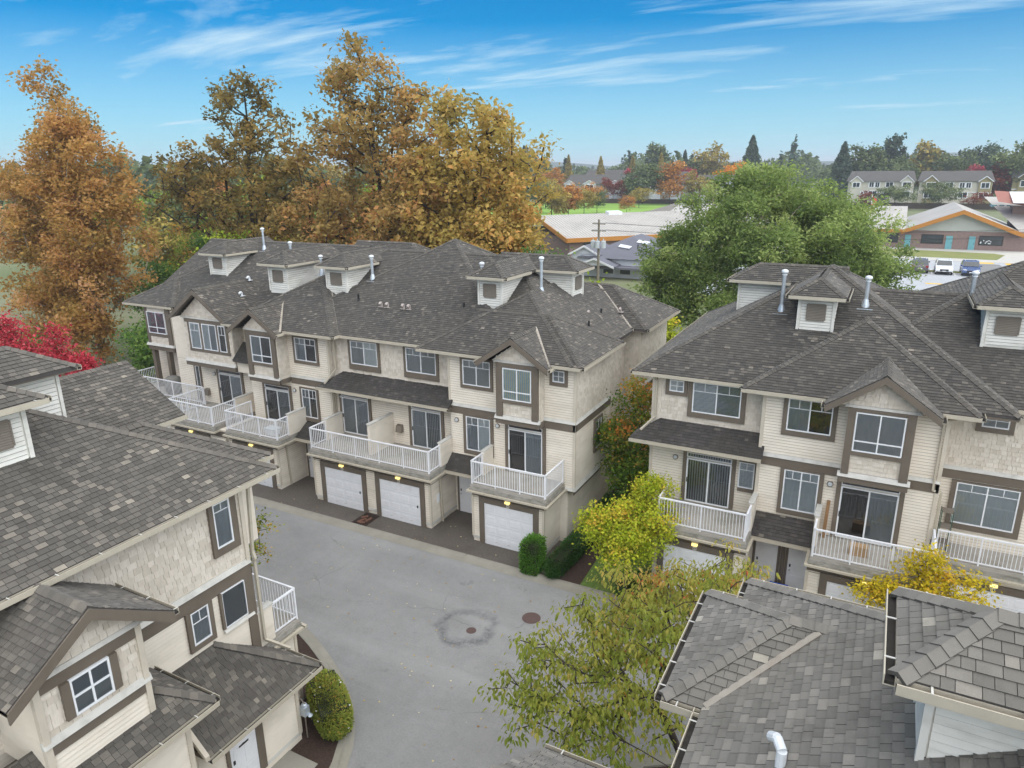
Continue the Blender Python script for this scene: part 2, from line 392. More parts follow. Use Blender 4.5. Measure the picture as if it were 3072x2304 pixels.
def clip(poly, edges):
    for (ex, ey, ed) in edges:
        out = []
        n = len(poly)
        for i in range(n):
            a, b = poly[i], poly[(i+1) % n]
            da = ex*a[0]+ey*a[1]-ed; db = ex*b[0]+ey*b[1]-ed
            if da >= 0: out.append(a)
            if (da >= 0) != (db >= 0):
                t = da/(da-db); out.append((a[0]+t*(b[0]-a[0]), a[1]+t*(b[1]-a[1])))
        poly = out
        if len(poly) < 3: return []
    return poly
def inview(p, m_=1100):
    q = screen(p); return q is not None and -m_ < q[0] < 3072+m_ and -m_ < q[1] < 2304+m_
def plane_axes(poly):
    p = [Vector(x) for x in poly]; n = Vector((0, 0, 0))
    for i in range(len(p)): n += (p[i]-p[0]).cross(p[(i+1) % len(p)]-p[0])
    n.normalize()
    if n.z < 0: n = -n
    s = Vector((0, 0, 1)) - n*n.z; s.normalize(); t = s.cross(n).normalized()
    return n, s, t
def lay_shingles(poly, buried, add, ex=.14, wd=.19, tint0=0.0, th=.017):
    n, s, t = plane_axes(poly); o = Vector(poly[0])
    if n.dot(CAMPOS-o) <= 0.02: return
    q = [((Vector(p)-o).dot(t), (Vector(p)-o).dot(s)) for p in poly]
    ar = sum(q[i][0]*q[(i+1) % len(q)][1]-q[(i+1) % len(q)][0]*q[i][1] for i in range(len(q)))
    if ar < 0: q = q[::-1]
    ed = []
    for i in range(len(q)):
        a, b = q[i], q[(i+1) % len(q)]; l = math.hypot(b[0]-a[0], b[1]-a[1])
        if l < 1e-6: continue
        ex_, ey_ = -(b[1]-a[1])/l, (b[0]-a[0])/l; ed.append((ex_, ey_, ex_*a[0]+ey_*a[1]))
    s0 = min(p[1] for p in q); s1 = max(p[1] for p in q); t0 = min(p[0] for p in q); t1 = max(p[0] for p in q)
    def W3(a, b, h): return o + t*a + s*b + n*h
    y = s0
    while y < s1:
        x = t0 - random.random()*wd
        while x < t1:
            w = wd*random.choice((.7, .9, 1, 1, 1.25)); c = (x+w/2, y+ex/2)
            P = W3(c[0], c[1], 0); x2 = x + w
            if any(e[0]*c[0]+e[1]*c[1]-e[2] < -.3 for e in ed) or not inview(P) or buried(P, .12): x = x2; continue
            rect = [(x+.004, y), (x2-.004, y), (x2-.004, y+ex), (x+.004, y+ex)]
            r = rect if all(e[0]*a+e[1]*b-e[2] >= 0 for e in ed for a, b in rect) else clip(rect, ed)
            x = x2
            if len(r) < 3: continue
            up = random.uniform(0, .004)
            vs = [W3(a, b, .005+up+th*(1-(b-y)/ex)) for a, b in r]; k = len(vs)
            lo = [W3(a, b, -.002) for a, b in r]
            fs = [tuple(range(k))] + [(i, k+i, k+(i+1) % k, (i+1) % k) for i in range(k) if r[i][1] < y+ex*.9 or r[(i+1) % k][1] < y+ex*.9]
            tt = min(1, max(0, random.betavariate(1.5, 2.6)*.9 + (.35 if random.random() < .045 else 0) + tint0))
            add(vs+lo, fs, [max(.07, tt)]+[0.0]*(len(fs)-1))  # edge faces take the darkest tint: shadow under each butt is painted in
        y += ex
def lay_caps(p, q, hip, k, buried, add, step=.19, wing=.13):
    p, q = Vector(p), Vector(q); d = q-p; L_ = d.length; d.normalize()
    w = Vector((-d.y, d.x, 0)).normalized(); drop = k*(.7071 if hip else 1.0)
    up = Vector((0, 0, 1)); a = 0
    while a < L_-.05:
        b = min(L_, a+step*1.25)
        A, B_ = p+d*a, p+d*b
        mid = (A+B_)/2
        if inview(mid) and not buried(mid, .05):
            j = random.uniform(-.006, .006)
            pts = []
            for X, h in ((A, .05), (B_, .03)):
                pts += [X + w*(wing+j) - up*(drop*wing-h), X + up*(h+.012), X - w*(wing+j) - up*(drop*wing-h)]
            lo = [x - up*.05 for x in pts[:3]]
            add(pts+lo, [(0, 1, 4, 3), (1, 2, 5, 4), (0, 6, 7, 1), (1, 7, 8, 2), (0, 3, 6), (2, 8, 5)], [min(1, max(.07, x)) for x in [random.gauss(.55, .12)]*2]+[0.0]*4)
        a += step
# ------------------------------------------------------------------ building class
BAL = None
class Block:
    def __init__(s, name, loc, label, cat, group, shingle='shingle'):
        s.t = thing(name, loc, label, cat, group); s.wallmb = MB(); s.solids = []; s.sh = shingle
        s.boards = []; s.shakes = []; s.slabs = []; s.white = []; s.whitewall = MB()
        s.trimmb = Each('trim_board', 'taupe', s.t); s.cornermb = Each('corner_board', 'corner', s.t); s.ledgemb = Each('ledge', 'ledge', s.t); s.balmesh = None
    def mass(s, *a): s.wallmb.box(*a)
    def siding(s, side, c, a0, a1, z0, z1, kind='lap', top=None):
        fr = FR(side, c)
        if kind in ('lap', 'white'):
            z = z0
            while z < z1-.02:
                h = min(.115, z1-z); l, r = (a0, a1)
                if top:
                    l, r = top(z+h*.5)
                    if r-l < .05: z += .115; continue
                g = .017; zz = z+max(h-g, h*.5); tt = .2+.8*random.random()
                vs = [fr(l, .0, z), fr(r, .0, z), fr(r, .032, z), fr(l, .032, z), fr(r, .012, zz), fr(l, .012, zz), fr(r, .003, z+h), fr(l, .003, z+h), fr(r, 0, z+h), fr(l, 0, z+h)]
                (s.boards if kind == 'lap' else s.white).append((vs, [(0, 3, 2, 1), (3, 5, 4, 2), (5, 7, 6, 4), (0, 9, 7, 5, 3), (1, 2, 4, 6, 8)], [0.0, tt, 0.0, tt, tt]))
                z += .115
        else:
            z = z0; h0 = .17
            while z < z1-.03:
                h = min(h0, z1-z); l, r = (a0, a1)
                if top:
                    l, r = top(z+h*.5)
                    if r-l < .05: z += h0; continue
                a = l
                while a < r-.02:
                    w = min(random.choice((.11, .15, .18, .22, .26)), r-a); j = random.uniform(-.018, .012) if z > z0+.02 else 0
                    o = random.uniform(.022, .032)
                    vs = [fr(a+.004, 0, z+j), fr(a+w-.004, 0, z+j), fr(a+w-.004, o, z+j), fr(a+.004, o, z+j), fr(a+.004, 0, z+h), fr(a+w-.004, 0, z+h), fr(a+w-.004, .008, z+h), fr(a+.004, .008, z+h)]
                    s.shakes.append((vs, [(0, 3, 2, 1), (2, 3, 7, 6), (0, 4, 7, 3), (1, 2, 6, 5)], [0.0]+[.1+.9*random.random()]*3))
                    a += w
                z += h0
    def corner(s, x, y, z0, z1, w=.1):
        s.cornermb.box(x-w/2, x+w/2, y-w/2, y+w/2, z0, z1)
    def board(s, side, c, a0, a1, z0, z1, o=.06): s.trimmb.box(a0, a1, -.02, o, z0, z1, FR(side, c))
    def ledge(s, side, c, a0, a1, z0, z1=None, o=.11):
        z1 = z0+.13 if z1 is None else z1
        fr = FR(side, c)
        s.ledgemb.hexa([fr(a0, -.02, z0), fr(a1, -.02, z0), fr(a1, o, z0), fr(a0, o, z0), fr(a0, -.02, z1), fr(a1, -.02, z1), fr(a1, .03, z1), fr(a0, .03, z1)])
    def band(s, side, c, a0, a1, z=5.86, dark=.36):
        s.board(side, c, a0, a1, z-dark, z); s.ledge(side, c, a0, a1, z)
    def window(s, side, c, a0, a1, z0, z1, fill='blind', mull=(.5,), grid=None, low=None, trim=(.13, .13, .17, .1), name='window', fw=.045, label=None):
        fr0 = FR(side, c); l, r, b, t = trim
        fr = lambda a, o, z: fr0(a, o+.036, z)
        tm = MB()
        for q in ((a0-l, a0, z0-b, z1+t), (a1, a1+r, z0-b, z1+t), (a0, a1, z0-b, z0), (a0, a1, z1, z1+t)):
            if q[1]-q[0] > .005 and q[3]-q[2] > .005: tm.box(q[0], q[1], -.02, .1, q[2], q[3], fr0)
        fm = MB(); g = []
        w = tm.build(name, 'taupe', s.t)
        W_, H_ = a1-a0, z1-z0
        for q in ((a0, a0+fw, z0, z1), (a1-fw, a1, z0, z1), (a0+fw, a1-fw, z0, z0+fw), (a0+fw, a1-fw, z1-fw, z1)): fm.box(q[0], q[1], -.01, .054, q[2], q[3], fr)
        xs = [a0] + [a0+W_*m_ for m_ in mull] + [a1]
        zl = z0 + H_*low if low else None
        for m_ in mull: fm.box(a0+W_*m_-fw*.5, a0+W_*m_+fw*.5, -.01, .05, z0+fw, z1-fw, fr)
        if zl: fm.box(a0+fw, a1-fw, -.01, .052, zl-fw*.5, zl+fw*.5, fr)
        if grid:
            cols, frac = grid; zg = z1-H_*frac
            for i in range(len(xs)-1):
                x0, x1 = xs[i], xs[i+1]
                if frac < 1: fm.box(x0+fw*.5, x1-fw*.5, .03, .044, zg-.012, zg+.012, fr)
                for k in range(1, cols): fm.box(x0+(x1-x0)*k/cols-.012, x0+(x1-x0)*k/cols+.012, .03, .044, zg, z1-fw, fr)
                if frac >= 1: fm.box(x0+fw*.5, x1-fw*.5, .03, .044, (z0+z1)/2-.012, (z0+z1)/2+.012, fr)
        w = fm.build(name, 'vinyl', s.t) if w is None else (fm.build('frame', 'vinyl', w) and w)
        fills = fill if isinstance(fill, (list, tuple)) else [fill]*(len(xs)-1)
        for i in range(len(xs)-1):
            x0, x1 = xs[i]+fw*.4, xs[i+1]-fw*.4
            for (q0, q1) in (((z0, zl), (zl, z1)) if zl else ((z0, z1),)):
                MB().add([fr(x0, .036, q0+.02), fr(x1, .036, q0+.02), fr(x1, .036, q1-.02), fr(x0, .036, q1-.02)], [(0, 1, 2, 3)]).build('pane', 'glass', w)
            f = fills[min(i, len(fills)-1)]
            m_ = MB(); mat = 'blind'
            if f in ('hblind', 'hblind_dark'):
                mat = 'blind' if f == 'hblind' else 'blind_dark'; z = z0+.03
                MB().box(x0, x1, .0, .008, z0+.02, z1-.02, fr).build('room', 'interior', w)
                while z < z1-.05: m_.add([fr(x0, .024, z), fr(x1, .024, z), fr(x1, .014, z+.036), fr(x0, .014, z+.036)], [(0, 1, 2, 3)]); z += .05
            elif f == 'vblind':
                mat = 'blind_dark'; x = x0
                MB().box(x0, x1, .0, .008, z0+.02, z1-.02, fr).build('room', 'interior', w)
                while x < x1-.04: m_.add([fr(x, .026, z0+.03), fr(x+.055, .013, z0+.03), fr(x+.055, .013, z1-.03), fr(x, .026, z1-.03)], [(0, 1, 2, 3)]); x += .1
            elif f in ('dark', 'screen'):
                m_.box(x0, x1, .0, .012, z0+.02, z1-.02, fr); mat = 'interior' if f == 'dark' else 'mesh'
            else:
                # a pleated curtain or roller blind
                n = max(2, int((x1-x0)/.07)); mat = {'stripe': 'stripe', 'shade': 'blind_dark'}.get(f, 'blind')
                for k in range(n):
                    xa, xb = x0+(x1-x0)*k/n, x0+(x1-x0)*(k+1)/n; d = .008
                    m_.add([fr(xa, .012+d*(k % 2), z0+.02), fr(xb, .012+d*((k+1) % 2), z0+.02), fr(xb, .012+d*((k+1) % 2), z1-.02), fr(xa, .012+d*(k % 2), z1-.02)], [(0, 1, 2, 3)])
            m_.build('room' if f == 'dark' else 'blind', mat, w)
        return w
    def slider(s, side, c, a0, a1, z0, z1, fill=('dark', 'shade'), transom=True, trim=(.16, .16, 0, .0), tfill='dark'):
        zt = z1-.26 if transom else z1
        w = s.window(side, c, a0, a1, z0, zt, fill, (.5,), None, None, (trim[0], trim[1], 0, 0), 'sliding_door', .055)
        fr = FR(side, c)
        if transom:
            s.window(side, c, a0, a1, zt+.05, z1, tfill, (), None, None, (0, 0, 0, .1), 'transom_window', .03)
            s.trimmb.box(a0-trim[0], a0, -.02, .098, zt, z1+.1, fr); s.trimmb.box(a1, a1+trim[1], -.02, .098, zt, z1+.1, fr)
        MB().box(a0+.03, a0+.06, .09, .12, z0+.85, z0+1.05, fr).build('handle', 'black', w)
        return w
    def railing(s, pts, zdeck, balgap=.118, posts=True, zr=1.1):
        """one rail along a polyline of (x, y)"""
        for (p, q) in zip(pts[:-1], pts[1:]):
            p, q = Vector((*p, 0)), Vector((*q, 0)); d = q-p; L_ = d.length; d.normalize(); w = Vector((-d.y, d.x, 0))
            def bar(z0, z1, hw, a=0, b=None):
                b = L_ if b is None else b
                A, B_ = p+d*a, p+d*b
                c = [A-w*hw, B_-w*hw, B_+w*hw, A+w*hw]
                return [(*x.to_2d(), z0) for x in c] + [(*x.to_2d(), z1) for x in c]
            o = MB().hexa(bar(zdeck+zr-.05, zdeck+zr, .032)).build('railing', 'white', s.t)
            MB().hexa(bar(zdeck+.08, zdeck+.12, .018)).build('bottom_rail', 'white', o)
            n = max(1, int(round(L_/1.35)))
            for i in range(n+1):
                a = min(max(L_*i/n, .025), L_-.025); MB().hexa(bar(zdeck-.12, zdeck+zr-.045, .024, a-.024, a+.024)).build('post', 'white', o)
            k = int(L_/balgap)
            if s.balmesh is None:
                bm = MB().box(-.0095, .0095, -.0095, .0095, 0, zr-.15); me = bpy.data.meshes.new('baluster'); me.from_pydata(bm.v, [], bm.f); me.materials.append(MAT['white']); s.balmesh = me
            l0 = Vector(wloc(o))
            for i in range(1, k):
                x = bpy.data.objects.new('baluster', s.balmesh); COL.objects.link(x); x.parent = o
                x.location = p + d*(L_*i/k) + Vector((0, 0, zdeck+.1)) - l0
    def deck(s, u0, u1, v0, v1, z=3.05, sides='S', th=.26):
        b = MB().box(u0, u1, v0, v1, z-.1, z).build('balcony', 'deck', s.t)
        e = MB()
        for i, (zz0, zz1, o) in enumerate(((z-.1-.09, z-.1, .03), (z-.1-.18, z-.1-.095, .045))):
            if 'S' in sides: e.box(u0-o, u1+o, v0-o, v0-o+.04, zz0, zz1)
            if 'N' in sides: e.box(u0-o, u1+o, v1+o-.04, v1+o, zz0, zz1)
            if 'E' in sides: e.box(u1+o-.04, u1+o, v0-o+.041, v1, zz0, zz1)
            if 'W' in sides: e.box(u0-o, u0-o+.04, v0-o+.041, v1, zz0, zz1)
        e.box(u0+.03, u1-.03, v0+.03, v1-.03, z-.28, z-.1)
        e.build('deck_edge', 'deckedge', b)
        g = MB()
        if 'S' in sides: g.box(u0-.16, u1+.16, v0-.16, v0-.06, z-.36, z-.28)
        if 'E' in sides: g.box(u1+.06, u1+.16, v0-.059, v1, z-.36, z-.28)
        if 'W' in sides: g.box(u0-.16, u0-.06, v0-.059, v1, z-.36, z-.28)
        if 'N' in sides: g.box(u0-.16, u1+.16, v1+.06, v1+.16, z-.36, z-.28)
        if g.v: g.build('deck_gutter', 'gutter', b)
        return b
    def privacy(s, u0, u1, v0, v1, z0, z1):
        o = MB().box(u0, u1, v0, v1, z0, z1).build('privacy_wall', 'lap', s.t)
        MB().box(u0-.03, u1+.03, v0-.03, v1+.03, z1, z1+.05).build('cap', 'ledge', o)
    def garage(s, side, c, a0, a1, z1=2.1, num=None, lamp=True):
        fr0 = FR(side, c); fr = lambda a, o, z: fr0(a, o+.034, z)
        t = MB().box(a0-.26, a0, -.02, .05, 0.02, z1+.28, fr).box(a1, a1+.26, -.02, .05, .02, z1+.28, fr).box(a0, a1, -.02, .05, z1, z1+.28, fr)
        d = t.build('garage_surround', 'taupe', s.t)
        g = MB().box(a0, a1, -.03, .012, 0.04, z1, fr).build('garage_door', 'white', s.t)
        rows, cols = 4, 4
        for i in range(rows):
            zz0 = .04+(z1-.04)*i/rows; zz1 = .04+(z1-.04)*(i+1)/rows
            for k in range(cols):
                x0 = a0+(a1-a0)*k/cols; x1 = a0+(a1-a0)*(k+1)/cols
                vs = [fr(x0+.07, .012, zz0+.1), fr(x1-.07, .012, zz0+.1), fr(x1-.07, .012, zz1-.1), fr(x0+.07, .012, zz1-.1), fr(x0+.1, .02, zz0+.13), fr(x1-.1, .02, zz0+.13), fr(x1-.1, .02, zz1-.13), fr(x0+.1, .02, zz1-.13)]
                MB().add(vs, [(4, 5, 6, 7), (0, 1, 5, 4), (1, 2, 6, 5), (2, 3, 7, 6), (3, 0, 4, 7)]).build('panel', 'white', g)
            if i: MB().box(a0+.01, a1-.01, .01, .0135, zz0-.008, zz0+.008, fr).build('seam', 'blind', g)
        MB().box(a1-.2, a1-.14, .012, .04, 1.0, 1.12, fr).build('handle', 'black', g)
        if lamp:
            m_ = (a0+a1)/2; zl = z1+.36
            b = MB().box(m_-.13, m_+.13, .02, .1, zl-.02, zl+.06, fr).build('wall_lamp', 'gutter', s.t)
            MB().box(m_-.11, m_+.11, .04, .16, zl-.12, zl-.02, fr).build('lamp_glass', 'lampglass', b)
            np_ = MB().box(m_-.07, m_+.07, .05, .065, z1+.02, z1+.17, fr).build('number_plate', 'ledge', s.t)
            for dx in (-.028, .028): MB().box(m_+dx-.016, m_+dx+.016, .065, .069, z1+.06, z1+.13, fr).build('digit', 'black', np_)
    def door(s, side, c, a0, a1, z0=.06, z1=2.08, lab=None, slot=False):
        fr0 = FR(side, c); fr = lambda a, o, z: fr0(a, o+.034, z)
        t = MB().box(a0-.1, a0, -.02, .05, z0, z1+.1, fr).box(a1, a1+.1, -.02, .05, z0, z1+.1, fr).box(a0, a1, -.02, .05, z1, z1+.1, fr).build('door_surround', 'taupe', s.t)
        d = MB().box(a0, a1, -.02, .03, z0, z1, fr).build('door', 'white', s.t)
        W_ = a1-a0; H_ = z1-z0
        for (x0, x1, q0, q1) in ((.12, .46, .08, .38), (.54, .88, .08, .38), (.12, .46, .45, .78), (.54, .88, .45, .78), (.12, .46, .84, .94), (.54, .88, .84, .94)):
            MB().box(a0+W_*x0, a0+W_*x1, .03, .04, z0+H_*q0, z0+H_*q1, fr).build('panel', 'white', d)
        MB().tube(fr(a0+.1, .03, z0+.98), fr(a0+.1, .1, z0+.98), .03).build('handle', 'metalvent', d)
        MB().box(a0+.07, a0+.13, .03, .05, z0+1.12, z0+1.24, fr).build('lock', 'black', d)
        if slot: MB().box(a0+.3, a0+.62, .03, .045, z0+1.5, z0+1.56, fr).build('letter_slot', 'black', d)
    def wall_lamp(s, side, c, a, z):
        fr = FR(side, c)
        o = MB().tube(fr(a, .0, z), fr(a, .08, z), .12, .11, 14).build('porch_lamp', 'louver', s.t)
        MB().tube(fr(a, .08, z), fr(a, .11, z), .085, .06, 12).build('lamp_glass', 'blind', o)
    def ventbox(s, side, c, a, z):
        fr = FR(side, c); o = MB().hexa([fr(a-.17, 0, z-.22), fr(a+.17, 0, z-.22), fr(a+.17, .26, z-.2), fr(a-.17, .26, z-.2), fr(a-.17, 0, z+.2), fr(a+.17, 0, z+.2), fr(a+.17, .2, z+.13), fr(a-.17, .2, z+.13)]).build('exhaust_hood', 'louver', s.t)
    def pipe(s, pts, r=.045, name='downpipe'):
        MB().path(pts, r, 4).build(name, 'gutter', s.t)
    def gutter(s, p, q, out, hang=0):
        p, q, w = Vector(p), Vector(q), Vector((*out, 0)); d = (q-p).normalized()
        def bx(o0, o1, z0, z1, a=None, b=None):
            A, B_ = (p if a is None else p+d*a), (q if b is None else p+d*b)
            c = [A+w*o0, B_+w*o0, B_+w*o1, A+w*o1]
            return [(x.x, x.y, x.z+z0) for x in c] + [(x.x, x.y, x.z+z1) for x in c]
        g = MB().hexa(bx(.002, .014, -.13, -.012)).hexa(bx(.0141, .125, -.13, -.115)).hexa(bx(.112, .127, -.1149, .0)).build('gutter', 'gutter', s.t)
        MB().hexa(bx(.0145, .111, -.1145, -.07)).build('debris', 'gutter_in', g, kind='stuff')
        if hang:
            a = hang*.4; L_ = (q-p).length
            while a < L_: MB().hexa(bx(-.03, .13, -.002, .008, a-.011, a+.011)).build('hanger', 'ledge', g); a += hang
    def valley(s, p, q, w=.075, lift=.035):
        p, q = Vector(p), Vector(q); d = (q-p).normalized(); x = Vector((-d.y, d.x, 0)).normalized(); u = Vector((0, 0, 1))
        c = [p-x*w, q-x*w, q+x*w, p+x*w]
        MB().hexa([y+u*(lift-.03) for y in c]+[y+u*lift for y in c]).build('valley_flashing', 'flash', s.t)
    def vent(s, x, y, z0, z1, r=.075):
        o = MB().lathe((x, y, z0-.15), [(r, 0), (r, z1-z0+.02)], 12).build('vent_pipe', 'metalvent', s.t, smooth=False)
        MB().lathe((x, y, z0-.12), [(r*2.3, 0), (r*1.9, .16), (r*1.25, .34), (r*1.05, .36)], 12).build('boot', 'metalvent', o)
        MB().box(x-.28, x+.28, y-.28, y+.22, z0-.14, z0-.11).build('flashing', 'metalvent', o)
        MB().lathe((x, y, z1-.2), [(r*1.35, 0), (r*1.35, .04)], 12).lathe((x, y, z1-.1), [(r*1.7, 0), (r*1.85, .05), (r*1.6, .1), (r*.6, .13)], 12).build('cap', 'ventcap', o)
    def stub(s, x, y, z, h=.35):
        o = MB().lathe((x, y, z-.1), [(.05, 0), (.05, h+.1)], 8).lathe((x, y, z-.1), [(.12, 0), (.06, .16)], 8).build('plumbing_stack', 'black', s.t)
    def roofvent(s, x, y, z, out=(0, -1), mat='metalvent'):
        """small gooseneck vent"""
        o = Vector((*out, 0)); b = Vector((x, y, z)); pts = [b+Vector((0, 0, -.05)), b+Vector((0, 0, .13)), b+o*.07+Vector((0, 0, .2)), b+o*.2+Vector((0, 0, .12))]
        g = MB().path(pts, .065, 8).build('gooseneck_vent', mat, s.t)
        MB().box(x-.14, x+.14, y-.14, y+.14, z-.04, z-.015).build('flashing', mat, g)
    def dormer(s, side, c, a0, a1, zb, ze=11.55, depth=3.2, oh=.38, k=KP, louver=True):
        """a louvred box dormer; its wall stands at c and looks towards side"""
        fr = FR(side, c); fb = lambda a, o, z: fr(a, -o, z)
        s.whitewall.box(a0, a1, 0, depth, zb-.25, ze-.04, fb)
        s.siding(side, c, a0+.08, a1-.08, zb, ze-.1, 'white')
        # cheeks
        A = {'S': ('W', 'E'), 'E': ('S', 'N'), 'W': ('S', 'N'), 'N': ('W', 'E')}[side]
        for sd, cc in ((A[0], a0), (A[1], a1)):
            sg = 1 if side in 'SW' else -1
            lo, hi = (c, c+depth) if sg > 0 else (c-depth, c)
            fun = (lambda z: (lo+.06, min(hi, c+max(0, (z-zb))/KP+.35))) if sg > 0 else (lambda z: (max(lo, c-max(0, (z-zb))/KP-.35), hi-.06))
            s.siding(sd, cc, lo, hi, zb-.02, ze-.1, 'white', top=fun)
        for a in (a0, a1): s.whitewall.box(a-.05, a+.05, -.035, .05, zb-.12, ze-.05, fr)
        s.trimmb.box(a0-.02, a1+.02, -.0, .05, ze-.12, ze-.04, fr)
        if side == 'S': rect = (a0-oh, a1+oh, c-oh, c+depth+1.2, 'N')
        elif side == 'N': rect = (a0-oh, a1+oh, c-depth-1.2, c+oh, 'S')
        elif side == 'E': rect = (c-depth-1.2, c+oh, a0-oh, a1+oh, 'W')
        else: rect = (c-oh, c+depth+1.2, a0-oh, a1+oh, 'E')
        s.solids.append(Hip(*rect[:4], ze, k, rect[4], fascia=.13))
        u0, u1, v0, v1 = rect[:4]
        G = {'S': ((u0, v0, u1, v0, 0, -1), (u0, v0, u0, v0+2.6, -1, 0), (u1, v0, u1, v0+2.6, 1, 0)), 'E': ((u1, v0, u1, v1, 1, 0), (u1-2.6, v0, u1, v0, 0, -1), (u1-2.6, v1, u1, v1, 0, 1)),
             'W': ((u0, v0, u0, v1, -1, 0), (u0, v0, u0+2.6, v0, 0, -1), (u0, v1, u0+2.6, v1, 0, 1)), 'N': ((u0, v1, u1, v1, 0, 1),)}[side]
        for x0, y0, x1, y1, ox, oy in G: s.gutter((x0, y0, ze), (x1, y1, ze), (ox, oy), .8 if s.sh != 'shingle' else 0)
        if louver:
            fr_ = fr; fr = lambda a, o, z: fr_(a, o+.034, z)
            m_ = (a0+a1)/2; hw = (a1-a0)*.25; z0, z1 = zb+.42, zb+1.02
            o = MB().box(m_-hw-.04, m_-hw, .0, .05, z0, z1, fr).box(m_+hw, m_+hw+.04, .0, .05, z0, z1, fr).box(m_-hw, m_+hw, 0, .05, z0-.04, z0, fr).box(m_-hw, m_+hw, 0, .05, z1, z1+.04, fr).box(m_-hw, m_+hw, .0, .026, z0, z1, fr).build('louver', 'louver', s.t)
            z = z0
            while z < z1-.03:
                MB().hexa([fr(m_-hw, .026, z+.03), fr(m_+hw, .026, z+.03), fr(m_+hw, .046, z+.005), fr(m_-hw, .046, z+.005), fr(m_-hw, .026, z+.045), fr(m_+hw, .026, z+.045), fr(m_+hw, .046, z+.02), fr(m_-hw, .046, z+.02)]).build('slat', 'louver', o); z += .06
    def gablebay(s, side, c, a0, a1, z0, z1, ra, rb, apexz, eavez, depth, oh=.42, win=None, sid='shake'):
        """a box bay with a small gable roof; the rake runs ra..rb"""
        fr = FR(side, c); fb = lambda a, o, z: fr(a, -o, z)
        s.wallmb.box(a0, a1, 0, depth, z0, z1, fb)
        m_ = (ra+rb)/2; k = (apexz-eavez)/((rb-ra)/2)
        # gable triangle wall
        tri = [(a0-.25, z1), (a1+.25, z1), (m_, z1+(a1-a0+.5)/2*k)]
        n = 3; vs = [fr(a, -.02, z) for a, z in tri] + [fr(a, -.9, z) for a, z in tri]
        s.wallmb.add(vs, [(0, 1, 2), (3, 5, 4), (0, 3, 4, 1), (1, 4, 5, 2), (2, 5, 3, 0)])
        # rake boards
        f = MB()
        for (e, sg) in ((ra, 1), (rb, -1)):
            for (o0, o1, dz0, dz1) in ((oh-.02, oh+.035, -.27, -.02),):
                f.hexa([fr(e, o0, eavez+dz0), fr(m_, o0, apexz+dz0), fr(m_, o1, apexz+dz0), fr(e, o1, eavez+dz0), fr(e, o0, eavez+dz1), fr(m_, o0, apexz+dz1), fr(m_, o1, apexz+dz1), fr(e, o1, eavez+dz1)])
            f.hexa([fr(e, -.0, eavez-.12), fr(m_, -.0, apexz-.12), fr(m_, oh-.021, apexz-.12), fr(e, oh-.021, eavez-.12), fr(e, .0, eavez-.03), fr(m_, .0, apexz-.03), fr(m_, oh-.021, apexz-.03), fr(e, oh-.021, eavez-.03)])
        f.build('rake_board', 'taupe', s.t)
        s.ledge(side, c, a0-.12, a1+.12, z1-.02, z1+.06, .09)
        g = 'N' if side == 'S' else 'W' if side == 'E' else 'E'
        d2 = depth+2.2
        if side == 'S': h = Hip(ra, rb, c-oh, c+d2, eavez, k, 'SN', fascia=0)
        elif side == 'E': h = Hip(c-d2, c+oh, ra, rb, eavez, k, 'EW', fascia=0)
        else: h = Hip(c-oh, c+d2, ra, rb, eavez, k, 'EW', fascia=0)
        s.solids.append(h); return h
    def finish(s):
        t = s.t
        wall = s.wallmb.build('wall', 'lap', t)
        ww = s.whitewall.build('dormer_wall', 'white_lap', t)
        pb = Pieces('siding_board', 'lap', wall, 300)
        for x in s.boards: pb.add(*x)
        pb.finish()
        ps = Pieces('shake', 'shake', wall, 300)
        for x in s.shakes: ps.add(*x)
        ps.finish()
        if s.white:
            pw = Pieces('dormer_board', 'white_lap', ww, 300)
            for x in s.white: pw.add(*x)
            pw.finish()
        fas = Each('soffit', 'taupe', t); roofs = []
        for h in s.solids:
            under = MB()
            for k, p in h.P.items():
                n, _, _ = plane_axes(p); q = [Vector(x) for x in p]; lo = [x-Vector((0, 0, .1)) for x in q]; m_ = len(q)
                under.add(q+lo, [tuple(range(m_)), tuple(range(m_, 2*m_))[::-1]]+[(i, m_+i, m_+(i+1) % m_, (i+1) % m_) for i in range(m_)])
            roofs.append(under.build('roof' if isinstance(h, Hip) else 'porch_roof', 'under', t))
            if h.fascia: fas.box(h.u0+.01, h.u1-.01, h.v0+.01, h.v1-.01, h.z0-h.fascia, h.z0-.012)
        roof = roofs[0]
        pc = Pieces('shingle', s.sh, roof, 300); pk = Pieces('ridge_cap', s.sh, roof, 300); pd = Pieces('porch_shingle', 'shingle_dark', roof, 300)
        for i, h in enumerate(s.solids):
            others = [x for j, x in enumerate(s.solids) if j != i]
            def buried(P, m_, others=others):
                for x in others:
                    if P.z > x.zlow and x.h(P.x, P.y) > P.z + m_: return True
                return False
            if not h.lay: continue
            pc.parent = pk.parent = pd.parent = roofs[i]
            for k, p in h.P.items():
                lay_shingles(p, buried, (pd if h.mat == 'dark' else pc).add, tint0=(.17 if s.sh == 'shingle' else .05) if k in 'EW' else 0.0)   # side slopes tinted lighter: their brighter light is put into the colour
            if h.cap:
                for (p, q, hp) in h.E:
                    lay_caps(p, q, hp, h.k, buried, pk.add)
        pc.parent = pk.parent = pd.parent = roof; pc.finish(); pk.finish(); pd.finish()

